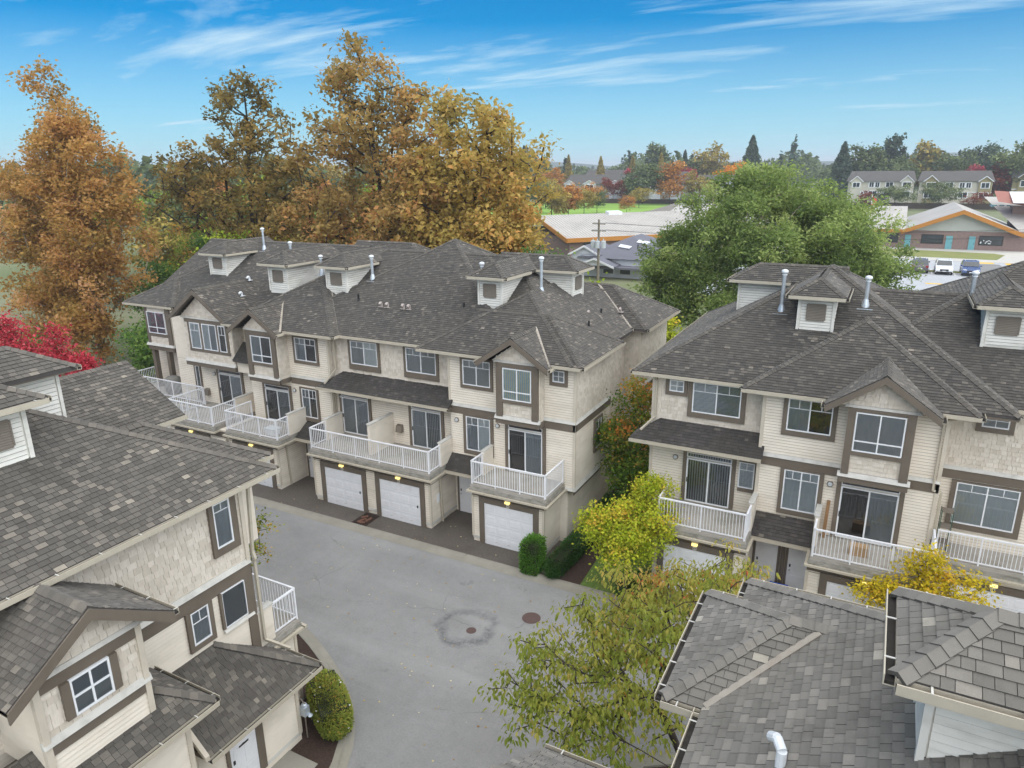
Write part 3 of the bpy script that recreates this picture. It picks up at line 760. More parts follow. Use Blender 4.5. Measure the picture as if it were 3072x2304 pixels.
# ------------------------------------------------------------------ ground
def ground():
    us = [-4000, -1500, -600, -250, -120, -70, -40, -20, 0, 20, 50, 120, 300, 800, 2500]
    vs = [-200, -60, 0, 20, 40, 48, 56, 64, 72, 80, 90, 110, 160, 260, 420, 800, 1500, 2500, 4000]
    def z(v): t = min(1, max(0, (v-46)/(84-46))); return 3.3*t*t*(3-2*t) - .03
    P = [(u, v, z(v)) for v in vs for u in us]; n = len(us)
    F = [(j*n+i, j*n+i+1, (j+1)*n+i+1, (j+1)*n+i) for j in range(len(vs)-1) for i in range(n-1)]
    o = arrays('ground', P, F, 'terrain'); o['kind'] = 'structure'; o['label'] = 'flat suburban ground reaching to the horizon'
    return z
GZ = ground()
def sheet(name, poly, z, mat, kind='structure', parent=None, label=None, th=0):
    mb = MB(); n = len(poly)
    if th: mb.add([(x, y, z-th) for x, y in poly] + [(x, y, z) for x, y in poly], [tuple(range(n, 2*n))] + [(i, (i+1) % n, n+(i+1) % n, n+i) for i in range(n)])
    else: mb.add([(x, y, z) for x, y in poly], [tuple(range(n))])
    o = mb.build(name, mat, parent)
    if kind: o['kind'] = kind
    if label: o['label'] = label
    return o
sheet('road', [(-90, -30), (40, -30), (40, 23.3), (-90, 23.3)], 0, 'asphalt', label='pale grey asphalt drive between the town houses')
sheet('pavement', [(-44, 23.75), (-10.75, 23.75), (-11.0, 25.6), (-11.4, 29), (-44, 29)], .055, 'drive', th=.07, label='dark exposed aggregate apron before the garage doors')
sheet('pavement', [(-6.95, 23.75), (14, 23.75), (14, 29), (-7.2, 29)], .05, 'drive', th=.07, label='aggregate apron before the second town house row')
sheet('lawn', [(-9.6, 23.72), (-6.95, 23.72), (-7.2, 45), (-11, 45), (-9.9, 30)], .05, 'grass', label='narrow strip of lawn between the two town house rows')
sheet('planting_bed', [(-10.75, 23.72), (-9.6, 23.72), (-9.9, 30), (-11, 40), (-11.6, 40), (-11.4, 29)], .045, 'mulch', label='bark mulch bed along the end wall')
# rolled kerb, cast in lengths
u = -60.0
kp = []
k0 = None
kerb = MB().box(-60, 12, 23.3, 23.72, -.05, .012).build('kerb', 'kerb'); kerb['kind'] = 'structure'; kerb['label'] = 'long concrete kerb along the drive'
while u < 12:
    a, b = u+.008, u+3.0-.008
    MB().add([(a, 23.22, .006), (b, 23.22, .006), (b, 23.45, .03), (a, 23.45, .03), (b, 23.62, .085), (a, 23.62, .085), (b, 23.76, .085), (a, 23.76, .085)], [(0, 1, 2, 3), (3, 2, 4, 5), (5, 4, 6, 7)]).build('kerb_stone', 'kerb', kerb); u += 3.0
# broken out square between two garages
sheet('bare_patch', [(-21.62, 23.78), (-20.7, 23.78), (-20.75, 24.95), (-21.62, 24.95)], .062, 'soil', label='square of bare soil cut out of the apron')
for i, (x, y, a, l) in enumerate(((-21.25, 24.15, 1.2, .5), (-20.98, 24.35, 1.5, .42), (-21.35, 24.5, .9, .35), (-21.1, 23.98, .3, .3))):
    c, s_ = math.cos(a), math.sin(a)
    o = MB().hexa([(x+c*p*l/2-s_*q*.06, y+s_*p*l/2+c*q*.06, z) for z in (.064, .115) for p, q in ((-1, -1), (1, -1), (1, 1), (-1, 1))]).build('loose_brick', 'brick')
    tag(o, ('long red brick lying across the bare patch', 'upright reddish brick near the garage pier', 'short brick at the back of the bare patch', 'brick stub at the kerb side of the bare patch')[i], 'brick', 'loose bricks in the bare patch')
# covers in the drive
def cover(x, y, r, label):
    t = thing('manhole_cover', (x, y, 0), label, 'manhole')
    MB().lathe((x, y, .0), [(r+.05, 0), (r+.05, .006), (r, .0065)], 28).build('frame', 'iron', t)
    MB().lathe((x, y, .004), [(r-.015, 0), (r-.015, .006)], 28).build('lid', 'iron', t)
cover(-10.42, 20.95, .31, 'large rusty round manhole cover in the drive')
cover(-12.08, 19.25, .14, 'small rusty round cover inside the cracked asphalt ring')
# planting bed with a curved kerb by the entrance wing
oc = [(-18.6, 16.85), (-18.05, 16.7), (-16.88, 16.26), (-15.67, 15.67), (-14.54, 15.03), (-13.59, 14.32), (-12.83, 13.54), (-12.38, 12.91), (-12.0, 12.17), (-11.75, 11.4), (-11.6, 10)]
ic = [(-18.4, 16.3), (-17.85, 16.15), (-16.75, 15.7), (-15.6, 15.15), (-14.6, 14.55), (-13.75, 13.95), (-13.15, 13.35), (-12.8, 12.72), (-12.45, 12.05), (-12.2, 11.35), (-12.05, 10)]
mb = MB()
ck = sheet('kerb', oc + [(-12.3, 10), (-18.5, 16.4)][:0] + ic[::-1], .01, 'kerb', label='curved concrete kerb round the shrub bed')
for i in range(len(oc)-1):
    a, b, c, d = Vector((*oc[i], 0)), Vector((*oc[i+1], 0)), Vector((*ic[i+1], 0)), Vector((*ic[i], 0))
    def lp(p, q, t, z): x = p.lerp(q, t); return (x.x, x.y, z)
    MB().add([lp(a, d, 0, .008), lp(b, c, 0, .008), lp(b, c, .5, .03), lp(a, d, .5, .03), lp(b, c, .62, .12), lp(a, d, .62, .12), lp(b, c, 1, .12), lp(a, d, 1, .12)], [(0, 1, 2, 3), (3, 2, 4, 5), (5, 4, 6, 7)]).build('kerb_stone', 'kerb', ck)
sheet('planting_bed', ic + [(-13.9, 10), (-13.9, 12.3), (-15, 12.4), (-15, 13.7), (-17, 13.7), (-18.5, 15.6)], .1, 'mulch', label='dark mulch bed inside the curved kerb')
sheet('concrete_pad', [(-13.9, 9), (-12.5, 9), (-12.75, 11.8), (-13.9, 11.8)], .13, 'concrete', label='small concrete pad outside the white entrance door')
# bed under the cherry tree
sheet('planting_bed', [(-4.6, 9), (-1.9, 9), (-1.9, 16.6), (-3.4, 16.75), (-4.4, 16.2), (-4.8, 14)], .05, 'mulch', label='bed at the foot of the cherry tree')
oc2 = [(-5.0, 9), (-5.05, 14), (-4.75, 16.3), (-3.5, 17.1), (-1.5, 17.0)]; ic2 = [(-4.6, 9), (-4.65, 14), (-4.4, 16.0), (-3.4, 16.65), (-1.5, 16.6)]
mb = MB()
for i in range(4): mb.hexa([(*oc2[i], 0), (*oc2[i+1], 0), (*ic2[i+1], 0), (*ic2[i], 0), (*oc2[i], .06), (*oc2[i+1], .06), (*ic2[i+1], .12), (*ic2[i], .12)])
o = mb.build('kerb', 'kerb'); o['kind'] = 'structure'; o['label'] = 'concrete kerb round the cherry tree bed'
# fallen leaves on the drive
lv = MB()
for i in range(420):
    x, y = random.uniform(-30, -4), random.uniform(13.5, 28)
    if x < -14.5 and y < 17.5: continue
    z = .06 if y > 23.8 else .01; a = random.random()*6.3; s_ = random.uniform(.03, .075)
    lv.add([(x, y, z), (x+s_*math.cos(a), y+s_*math.sin(a), z+.012), (x+s_*1.3*math.cos(a+.6), y+s_*1.3*math.sin(a+.6), z+.004), (x+s_*math.cos(a+1.2), y+s_*math.sin(a+1.2), z+.014)], [(0, 1, 2, 3)], random.random())
MAT['litter'] = leaf_mat('fallen_leaf', [(0, '8a6a3a'), (.5, 'b09a55'), (1, 'c9c0a0')], .1)
o = lv.build('fallen_leaves', 'litter', kind='stuff', tint=True); o['label'] = 'scattered fallen leaves on the drive'; o['category'] = 'leaves'

# ------------------------------------------------------------------ town house row in the middle
A = Block('townhouse_row', (-26, 33, 0), 'long beige town house row with pyramid roof, three garages and white balconies', 'townhouse', 'beige town house rows')
A.mass(-42.4, -11.75, 29.3, 40, 0, 8.45)
A.mass(-17.5, -11.15, 26.7, 31.0, 2.78, 8.45); A.mass(-15.4, -11.85, 25.05, 29.3, 0, 2.8); A.mass(-15.4, -11.5, 26.75, 31, 0, 2.79)
A.mass(-25.05, -17.5, 27.25, 29.4, 2.78, 8.45); A.mass(-24.9, -17.75, 25.05, 29.4, 0, 2.8); A.mass(-17.76, -15.39, 27.3, 29.4, 0, 2.79)
A.mass(-30.9, -25.05, 26.95, 29.4, 2.78, 8.45); A.mass(-31.0, -27.45, 25.05, 29.4, 0, 2.8); A.mass(-27.46, -24.89, 27.05, 29.4, 0, 2.79)
A.mass(-38.0, -30.9, 27.7, 29.4, 0, 8.45); A.mass(-35.8, -31.3, 25.05, 27.8, 0, 2.8)
A.mass(-41.45, -39.1, 28.4, 29.4, 5.95, 8.45)
A.mass(-17.5, -10.95, 34.8, 39.7, 0, 8.45)
# roofs
A.solids += [Hip(-28.8, -14.3, 26.8, 41.2), Hip(-24, -11.3, 27.1, 39.3, gab='W'), Hip(-31.7, -19, 27.1, 39.3, gab='E'), Hip(-18.95, -11.1, 26.25, 34, gab='N'), Hip(-17.2, -10.7, 26.25, 31.45, gab='W'),
             Hip(-31.9, -24.1, 26.3, 34, gab='N'), Hip(-17, -10.45, 34.35, 40.2, gab='W'), Hip(-43.2, -28, 28.6, 40.6, gab='E'), Hip(-43.2, -38.5, 28.25, 34, gab='N'), Hip(-46, -27.1, 32.76, 43.2, gab='W', fascia=0), Hip(-31.8, -21.4, 32.16, 43.84, gab='W', fascia=0)]
for p, q, o in (((-18.95, 26.25), (-15.4, 26.25), (0, -1)), ((-12.05, 26.25), (-10.7, 26.25), (0, -1)), ((-10.7, 26.25), (-10.7, 31.45), (1, 0)), ((-11.3, 31.45), (-11.3, 34.35), (1, 0)), ((-10.45, 34.35), (-10.45, 40.2), (1, 0)),
                ((-24.1, 26.8), (-18.95, 26.8), (0, -1)), ((-24.1, 26.3), (-24.1, 26.8), (1, 0)), ((-27.35, 26.3), (-24.1, 26.3), (0, -1)), ((-43.2, 28.25), (-38.5, 28.25), (0, -1)), ((-31.9, 26.3), (-30.85, 26.3), (0, -1))):
    A.gutter((*p, 8.54), (*q, 8.54), o)
# valleys
A.valley((-24.15, 26.82, 8.54), (-27.9, 30.6, 10.73)); A.valley((-12.1, 26.0, 8.5), (-13.72, 28.1, 9.62)); A.valley((-11.3, 34.4, 8.56), (-14.2, 37.2, 10.2)); A.valley((-27.4, 26.05, 8.5), (-29.1, 28.1, 9.62))
# right hand unit
A.siding('S', 26.7, -17.45, -11.2, 6.0, 8.4); A.siding('S', 26.7, -17.45, -11.2, 2.85, 5.5); A.siding('E', -11.15, 26.75, 30.95, 6.0, 8.4, 'shake'); A.siding('E', -11.15, 26.75, 30.95, 2.85, 5.5)
A.band('S', 26.7, -17.6, -14.65); A.band('S', 26.7, -12.6, -11.1); A.band('E', -11.15, 26.65, 31.0); A.corner(-11.15, 26.7, 2.85, 8.4, .12); A.corner(-17.5, 26.7, 5.9, 8.4)
A.ledge('S', 26.7, -11.7, -11.1, 2.72); A.ledge('E', -11.15, 26.6, 31, 2.72, 2.9); A.board('E', -11.15, 26.65, 31, 2.52, 2.72, .02)
A.siding('E', -11.75, 31.0, 34.8, 2.6, 8.4, 'shake'); A.siding('S', 34.8, -11.75, -10.95, 2.6, 8.4, 'shake'); A.siding('E', -10.95, 34.85, 39.7, 5.2, 8.4, 'shake'); A.siding('E', -10.95, 34.85, 39.7, 1, 4.8); A.band('E', -10.95, 34.8, 39.7, 5.2); A.corner(-10.95, 34.8, 1, 8.4, .12)
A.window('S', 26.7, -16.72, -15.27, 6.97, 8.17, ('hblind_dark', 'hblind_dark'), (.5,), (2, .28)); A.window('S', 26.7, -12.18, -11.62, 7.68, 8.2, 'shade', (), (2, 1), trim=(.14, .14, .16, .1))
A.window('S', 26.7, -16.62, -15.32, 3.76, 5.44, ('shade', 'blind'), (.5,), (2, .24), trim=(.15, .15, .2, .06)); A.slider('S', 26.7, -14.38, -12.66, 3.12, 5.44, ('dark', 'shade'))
A.wall_lamp('S', 26.7, -14.95, 5.2); A.wall_lamp('S', 26.7, -17.15, 5.15)
A.window('E', -11.15, 29.0, 29.75, 3.9, 5.3, 'shade', (), (2, .35))
def bay_front(b, side, c, a0, a1, w0, w1, z0, z1, zb, fill, sgn=1):
    """taupe posts and panel round a bay window"""
    b.board(side, c, a0, w0-.02, 5.95, 8.42, .1); b.board(side, c, w1+.02, a1, 5.95, 8.42, .1); b.board(side, c, w0-.02, w1+.02, z1+.02, 8.42, .1); b.board(side, c, w0-.02, w1+.02, z0-.16, z0, .1)
    b.siding(side, c, w0-.02, w1+.02, 6.02, z0-.17, 'shake')
    b.window(side, c, w0, w1, z0, z1, fill, (.5,), None, .27, (0, 0, 0, 0)); b.ledge(side, c, a0-.1, a1+.1, 5.84, 6.0, .14); b.board(side, c, a0-.05, a1+.05, 5.6, 5.84, .08)
def bay_sides(b, c, a0, a1, d, z0=6.0, z1=8.4):
    for sd, a in (('W', a0), ('E', a1)): b.siding(sd, a, c+.06, c+d, z0, z1, 'shake')
A.gablebay('S', 26.12, -14.65, -12.6, 5.62, 8.45, -15.45, -12.0, 9.62, 8.46, .8)
A.siding('S', 26.12, -14.9, -12.35, 8.52, 9.4, 'shake', top=lambda z: (-14.9+(z-8.45)/.667, -12.35-(z-8.45)/.667))
bay_front(A, 'S', 26.12, -14.65, -12.6, -14.32, -12.92, 6.76, 8.2, 5.95, 'stripe'); bay_sides(A, 26.12, -14.65, -12.6, .58); A.board('E', -12.6, 26.1, 26.7, 5.6, 5.84, .05)
A.gutter((-12.0, 25.72, 8.46), (-12.0, 26.25, 8.46), (1, 0)); A.gutter((-15.45, 25.72, 8.46), (-15.45, 26.25, 8.46), (-1, 0))
# middle pair
A.siding('S', 27.25, -25.0, -17.5, 6.0, 8.4, 'shake'); A.siding('S', 27.25, -25.0, -17.5, 2.85, 5.75)
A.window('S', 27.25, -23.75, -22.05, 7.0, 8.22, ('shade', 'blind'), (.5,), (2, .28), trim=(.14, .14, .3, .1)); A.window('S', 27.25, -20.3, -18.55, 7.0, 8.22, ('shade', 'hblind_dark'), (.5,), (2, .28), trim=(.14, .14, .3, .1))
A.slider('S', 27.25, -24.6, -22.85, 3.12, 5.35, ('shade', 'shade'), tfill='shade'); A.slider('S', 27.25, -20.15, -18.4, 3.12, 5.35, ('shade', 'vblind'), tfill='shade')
A.solids.append(Slab([(-25.4, 26.25, 5.8), (-17.35, 26.25, 5.8), (-17.35, 27.25, 6.5), (-24.35, 27.25, 6.5)], 'dark')); A.gutter((-25.4, 26.25, 5.8), (-17.35, 26.25, 5.8), (0, -1))
A.trimmb.box(-25.3, -17.36, 26.27, 27.25, 5.62, 5.78)
A.wall_lamp('S', 27.25, -25.0+.35, 5.1); A.ventbox('S', 27.25, -20.9, 3.95); A.pipe([(-24.6, 26.7, 8.4), (-24.75, 27.1, 8.2), (-24.75, 27.1, 6.6), (-24.9, 26.3, 6.0)], .05); A.pipe([(-25.0, 26.85, 5.7), (-25.0, 27.1, 5.5), (-25.0, 27.15, 3.2)], .05)
# gabled unit
A.siding('S', 26.95, -30.85, -25.1, 6.0, 8.4); A.siding('S', 26.95, -30.85, -25.1, 2.85, 5.5); A.siding('E', -25.05, 26.97, 27.25, 6, 8.4, 'shake'); A.corner(-25.05, 26.95, 2.85, 8.4, .12)
A.band('S', 26.95, -27.8, -25.0); A.window('S', 26.95, -27.28, -25.82, 6.86, 8.1, ('shade', 'dark'), (.5,), (2, .28)); A.slider('S', 26.95, -29.85, -28.05, 3.12, 5.2, ('dark', 'vblind')); A.window('S', 26.95, -27.12, -26.08, 3.7, 5.3, ('shade', 'dark'), (.5,), (2, .3), trim=(.13, .13, .2, .06))
A.wall_lamp('S', 26.95, -27.65, 5.1)
A.gablebay('S', 26.12, -29.95, -27.85, 5.62, 8.45, -30.85, -27.35, 9.64, 8.46, 1.0)
A.siding('S', 26.12, -30.2, -27.6, 8.52, 9.4, 'shake', top=lambda z: (-30.2+(z-8.45)/.675, -27.6-(z-8.45)/.675))
bay_front(A, 'S', 26.12, -29.95, -27.85, -29.6, -28.15, 6.7, 8.15, 5.95, ('shade', 'dark')); bay_sides(A, 26.12, -29.95, -27.85, .83); A.board('E', -27.85, 26.1, 26.95, 5.6, 5.84, .05)
A.gutter((-27.35, 25.72, 8.46), (-27.35, 26.3, 8.46), (1, 0))
# wide gable with the triple window
A.gablebay('S', 26.9, -35.9, -32.0, 5.95, 8.45, -36.65, -31.7, 10.2, 8.48, 2.0, .48)
A.siding('S', 26.9, -36.1, -31.8, 8.52, 10.0, 'shake', top=lambda z: (-36.15+(z-8.45)/.695, -31.75-(z-8.45)/.695))
A.siding('S', 26.9, -35.85, -32.05, 6.02, 6.5, 'shake'); A.siding('S', 26.9, -35.85, -35.5, 6.5, 8.4, 'shake'); A.siding('S', 26.9, -32.25, -32.05, 6.5, 8.4, 'shake'); A.siding('E', -32.0, 26.95, 28.9, 6.0, 8.4, 'shake'); A.siding('W', -35.9, 26.95, 28.9, 6.0, 8.4, 'shake')
A.board('S', 26.9, -35.55, -32.2, 6.5, 6.68); A.board('S', 26.9, -35.75, -32.1, 8.2, 8.42); A.board('S', 26.9, -34.5, -34.3, 6.68, 8.2); A.board('S', 26.9, -33.15, -32.98, 6.68, 8.2); A.board('S', 26.9, -35.52, -35.32, 6.68, 8.2); A.board('S', 26.9, -32.42, -32.25, 6.68, 8.2)
A.window('S', 26.9, -35.32, -34.5, 6.68, 8.2, 'blind', (), (2, .3), trim=(0, 0, 0, 0)); A.window('S', 26.9, -34.3, -33.15, 6.68, 8.2, ('blind', 'shade'), (.5,), None, trim=(0, 0, 0, 0)); A.window('S', 26.9, -32.98, -32.42, 6.68, 8.2, 'dark', (), (2, .35), trim=(0, 0, 0, 0))
A.ledge('S', 26.9, -36.05, -31.9, 5.86, 6.02, .15); A.board('S', 26.9, -36.0, -31.95, 5.6, 5.86, .1); A.trimmb.box(-35.9, -32, 26.92, 27.7, 5.6, 5.95)
A.siding('S', 27.7, -37.95, -31.0, 2.85, 5.6); A.slider('S', 27.7, -34.4, -32.55, 3.12, 5.3, ('dark', 'shade')); A.window('S', 27.7, -36.4, -36.05, 3.7, 5.3, 'dark', (), None, trim=(.12, .1, .6, .06)); A.ventbox('S', 27.7, -35.55, 3.75); A.wall_lamp('S', 27.7, -34.8, 4.95)
A.solids.append(Slab([(-31.95, 26.7, 6.35), (-30.5, 26.7, 6.35), (-30.5, 27.6, 7.2), (-31.95, 27.6, 7.2)], 'dark')); A.mass(-31.9, -30.6, 26.95, 27.7, 5.6, 6.3)
# corner unit with the covered porch
A.siding('S', 28.4, -41.4, -39.15, 6.05, 8.3, 'shake'); A.siding('E', -39.1, 28.45, 29.3, 6.05, 8.3, 'shake'); A.siding('S', 29.3, -39.1, -36.0, 6.05, 8.4, 'shake'); A.siding('S', 29.3, -42.3, -37.9, 3.1, 5.6)
A.board('S', 28.4, -41.45, -41.2, 6.05, 8.4, .05); A.board('S', 28.4, -39.5, -39.1, 6.05, 8.4, .05); A.board('S', 28.4, -41.2, -39.5, 6.5, 6.7, .05); A.window('S', 28.4, -41.2, -39.55, 6.72, 8.1, ('hblind_dark', 'shade'), (.5,), None, .28, (0, 0, 0, 0))
A.ledge('S', 28.4, -41.6, -39.0, 5.9, 6.05, .14); A.board('S', 28.4, -41.5, -39.05, 5.6, 5.9, .06); A.ledge('E', -39.1, 28.3, 29.3, 5.9, 6.05, .14); A.board('E', -39.1, 28.35, 29.3, 5.6, 5.9, .06); A.ledge('S', 29.3, -39.0, -36.2, 5.9, 6.05)
for x in (-41.3, -39.9): MB().box(x-.14, x+.14, 28.45, 28.73, 3.05, 5.62).build('porch_post', 'taupe', A.t)
A.window('S', 29.3, -39.6, -38.7, 3.12, 5.2, 'dark', (), None, trim=(.12, .12, 0, .1), name='door_window')
A.ventbox('S', 29.3, -38.3, 3.8)
# balconies
A.deck(-15.3, -11.6, 24.72, 26.7, sides='SEW'); A.railing([(-15.26, 25.75), (-15.26, 24.76), (-11.64, 24.76), (-11.64, 26.62)], 3.05); A.privacy(-15.32, -15.18, 25.75, 26.7, 3.05, 4.2)
A.deck(-24.75, -17.5, 24.72, 27.25, sides='SEW'); A.railing([(-24.71, 25.9), (-24.71, 24.76), (-17.54, 24.76), (-17.54, 25.7)], 3.05); A.privacy(-24.78, -24.64, 25.9, 27.2, 3.05, 4.2); A.privacy(-17.62, -17.48, 25.7, 27.2, 3.05, 4.2); A.privacy(-21.5, -21.34, 25.35, 27.25, 3.05, 4.62)
A.deck(-30.8, -27.0, 24.72, 26.95, sides='SEW'); A.railing([(-30.76, 26.6), (-30.76, 24.76), (-27.04, 24.76), (-27.04, 25.6)], 3.05); A.privacy(-27.1, -26.96, 25.6, 26.95, 3.05, 4.2)
A.deck(-35.4, -31.8, 24.72, 27.7, sides='SEW'); A.railing([(-35.36, 27.2), (-35.36, 24.76), (-31.84, 24.76), (-31.84, 26.4)], 3.05); A.privacy(-31.9, -31.76, 26.4, 27.7, 3.05, 4.15)
A.deck(-42.4, -35.5, 27.2, 29.3, sides='SW'); A.railing([(-42.36, 29.2), (-42.36, 27.24), (-35.5, 27.24)], 3.05); A.mass(-42.3, -38.0, 27.6, 29.4, 0, 2.75)
# ground floor
for a0, a1, z in ((-15.4, -11.85, 0), (-24.9, -17.75, 0), (-31.0, -27.45, 0), (-35.8, -31.3, 0)):
    A.siding('S', 25.05, a0, a1, .34, 2.3); A.board('S', 25.05, a0-.02, a1+.02, 2.36, 2.7, .03); A.ledge('S', 25.05, a0, a1, .22, .34, .05); A.corner(a0, 25.05, .3, 2.35, .1); A.corner(a1, 25.05, .3, 2.35, .1)
A.siding('E', -11.85, 25.1, 26.7, .34, 2.3); A.siding('E', -11.5, 26.8, 31, .34, 2.5); A.ledge('E', -11.85, 25.0, 26.7, .22, .34, .05); A.siding('E', -17.75, 25.1, 27.3, .34, 2.3); A.ledge('E', -17.75, 25.05, 27.3, .22, .34, .05); A.siding('E', -27.45, 25.1, 27.05, .34, 2.3); A.siding('S', 27.3, -17.75, -15.4, .3, 2.6)
A.garage('S', 25.05, -14.78, -12.33, 2.1); A.garage('S', 25.05, -24.17, -21.78, 2.06); A.garage('S', 25.05, -20.68, -18.3, 2.1); A.garage('S', 25.05, -30.5, -28.0, 2.06); A.garage('S', 25.05, -35.2, -32.8, 2.06)
A.door('S', 27.3, -17.5, -16.6); A.door('S', 27.05, -27.2, -26.35)
A.trimmb.box(-16.55, -15.45, 27.24, 27.3, .06, 2.7)
for a0, a1, vw in ((-17.72, -15.42, 26.7), (-27.42, -24.92, 26.95)):
    A.solids.append(Slab([(a0, 25.95, 2.82), (a1, 25.95, 2.82), (a1, vw, 3.45), (a0, vw, 3.45)], 'dark')); A.gutter((a0, 25.95, 2.82), (a1, 25.95, 2.82), (0, -1)); A.trimmb.box(a0, a1, 25.97, vw, 2.62, 2.8)
A.pipe([(-17.6, 25.1, 2.6), (-17.62, 25.75, 2.4), (-17.62, 25.85, .1)], .05); A.pipe([(-27.4, 25.0, 2.7), (-27.35, 25.6, 2.5), (-27.35, 25.7, .1)], .05)
MB().box(-17.74, -17.7, 25.55, 25.75, 1.2, 1.65).build('meter_box', 'vinyl', A.t)
# dormers, vents and stacks
A.dormer('S', 29.57, -17.48, -16.22, 10.13); A.dormer('S', 29.57, -27.1, -25.72, 10.13); A.dormer('S', 29.1, -30.9, -29.55, 10.12); A.dormer('S', 31.38, -38.45, -37.0, 10.2); A.dormer('E', -14.03, 33.0, 34.35, 10.12)
for x, y, z0, z1 in ((-24.85, 30.7, 10.8, 12.05), (-28.75, 31.0, 10.85, 11.85), (-14.95, 31.3, 10.65, 12.35), (-18.0, 30.8, 10.75, 12.0), (-36.2, 33.9, 11.6, 12.95), (-31.6, 31.6, 11.2, 12.45)): A.vent(x, y, z0, z1)
for x, y, z in ((-24.6, 29.1, 9.87), (-18.2, 29.3, 9.85), (-12.3, 31.0, 9.15), (-12.6, 33.4, 9.3)): A.stub(x, y, z)
MAT['rustvent'] = plain('rusty_vent', 'a39a94', .6, .2, 12, '8a6a5c', .6, 9)
for x, y, z, m_ in ((-22.9, 28.85, 9.75, 'rustvent'), (-22.5, 28.85, 9.75, 'rustvent'), (-21.5, 28.85, 9.75, 'rustvent'), (-21.15, 28.85, 9.75, 'rustvent'), (-12.9, 32.5, 9.48, 'rustvent'), (-12.2, 35.2, 9.2, 'rustvent'), (-33.2, 29.0, 9.55, 'ventcap'), (-34.1, 30.5, 10.2, 'ventcap')): A.roofvent(x, y, z, mat=m_)
A.finish()
# barbecue under a grey cover on the corner balcony
o = tag(MB().lathe((-39.2, 28.0, 3.05), [(.42, 0), (.5, .3), (.55, .75), (.5, .95), (.3, 1.08), (.05, 1.12)], 14).build('barbecue', plain('grey_cover', '74726c', .85, .15, 5), smooth=True), 'round barbecue under a grey cover on the corner balcony', 'barbecue')
t = thing('storage_tub', (-27.9, 25.3, 3.05), 'pale plastic tub with laundry on the gabled unit balcony', 'tub')
MB().hexa([(-28.2, 25.1, 3.06), (-27.6, 25.1, 3.06), (-27.6, 25.5, 3.06), (-28.2, 25.5, 3.06), (-28.26, 25.05, 3.4), (-27.54, 25.05, 3.4), (-27.54, 25.55, 3.4), (-28.26, 25.55, 3.4)]).build('body', 'vinyl', t)
MB().box(-28.29, -27.51, 25.02, 25.58, 3.4, 3.44).build('lid', 'blind', t)

# ------------------------------------------------------------------ second row
Bk = Block('townhouse_row', (0, 33, 0), 'beige town house row behind the yellow maple, vertical blinds in its balcony door', 'townhouse', 'beige town house rows')
Bk.mass(-7.9, 12, 28.25, 39.5, 0, 8.45); Bk.mass(-7.9, -3.5, 27.3, 30, 2.78, 8.45); Bk.mass(-3.5, 2.45, 26.8, 30, 2.78, 8.45)
Bk.mass(-6.95, -3.45, 25.15, 28, 0, 2.8); Bk.mass(-1.25, 2.65, 25.15, 28, 0, 2.8); Bk.mass(-3.46, -1.24, 27.2, 28, 0, 2.79); Bk.mass(2.6, 9.5, 27.0, 28.4, 0, 2.8); Bk.mass(-7.6, -3.4, 27.35, 30, 0, 2.79)
Bk.solids += [Hip(-8.7, 4.4, 26.9, 40.2), Hip(-3, 18, 28.4, 38.4, gab='WE'), Hip(-2.3, 12, 27.85, 42.15), Hip(-4.3, 3.3, 26.35, 34, gab='N')]
for p, q, o in (((-8.7, 26.9), (-4.3, 26.9), (0, -1)), ((-4.3, 26.35), (-1.4, 26.35), (0, -1)), ((2.2, 26.35), (3.3, 26.35), (0, -1)), ((3.3, 26.35), (3.3, 27.85), (1, 0)), ((3.3, 27.85), (12, 27.85), (0, -1)), ((-8.7, 26.9), (-8.7, 40.2), (-1, 0))): Bk.gutter((*p, 8.54), (*q, 8.54), o)
Bk.siding('S', 27.3, -7.85, -3.5, 6.3, 8.4, 'shake'); Bk.siding('S', 27.3, -7.85, -3.5, 2.85, 5.8); Bk.siding('S', 26.8, -3.45, 2.4, 6.0, 8.4); Bk.siding('S', 26.8, -3.45, 2.4, 2.85, 5.5); Bk.siding('S', 28.25, 2.5, 11, 6.05, 8.4, 'shake'); Bk.siding('S', 28.25, 2.5, 11, 3.0, 5.6)
Bk.siding('E', 2.45, 26.85, 28.25, 2.85, 8.4); Bk.siding('W', -7.9, 27.3, 39, 2.85, 8.4); Bk.corner(-7.9, 27.3, 2.85, 8.4, .12); Bk.corner(-3.5, 26.8, 2.85, 8.4, .12); Bk.corner(2.45, 26.8, 2.85, 8.4, .12)
Bk.band('S', 26.8, -3.6, -.62); Bk.band('S', 26.8, 1.48, 2.5); Bk.band('S', 28.25, 2.45, 11, 5.95)
Bk.window('S', 27.3, -7.25, -6.66, 7.78, 8.26, 'hblind', (), (2, 1), trim=(.16, .14, .16, .1)); Bk.window('S', 27.3, -6.3, -4.42, 7.03, 8.3, ('hblind', 'hblind_dark'), (.5,), (2, .3), trim=(.18, .18, .22, .1))
Bk.slider('S', 27.3, -6.36, -4.56, 3.12, 5.28, ('vblind', 'vblind'), tfill='vblind'); Bk.window('S', 27.3, -4.28, -3.68, 4.14, 5.24, 'hblind', (), (2, .3), trim=(.0, .14, .16, .1))
Bk.window('S', 26.8, -2.65, -1.12, 7.03, 8.28, ('shade', 'dark'), (.5,), (2, .3), trim=(.16, .16, .2, .1)); Bk.window('S', 26.8, -2.54, -1.3, 3.82, 5.46, ('blind', 'blind'), (.5,), (2, .22), trim=(.14, .16, .2, .06)); Bk.slider('S', 26.8, -.54, 1.36, 3.12, 5.44, ('dark', 'shade'))
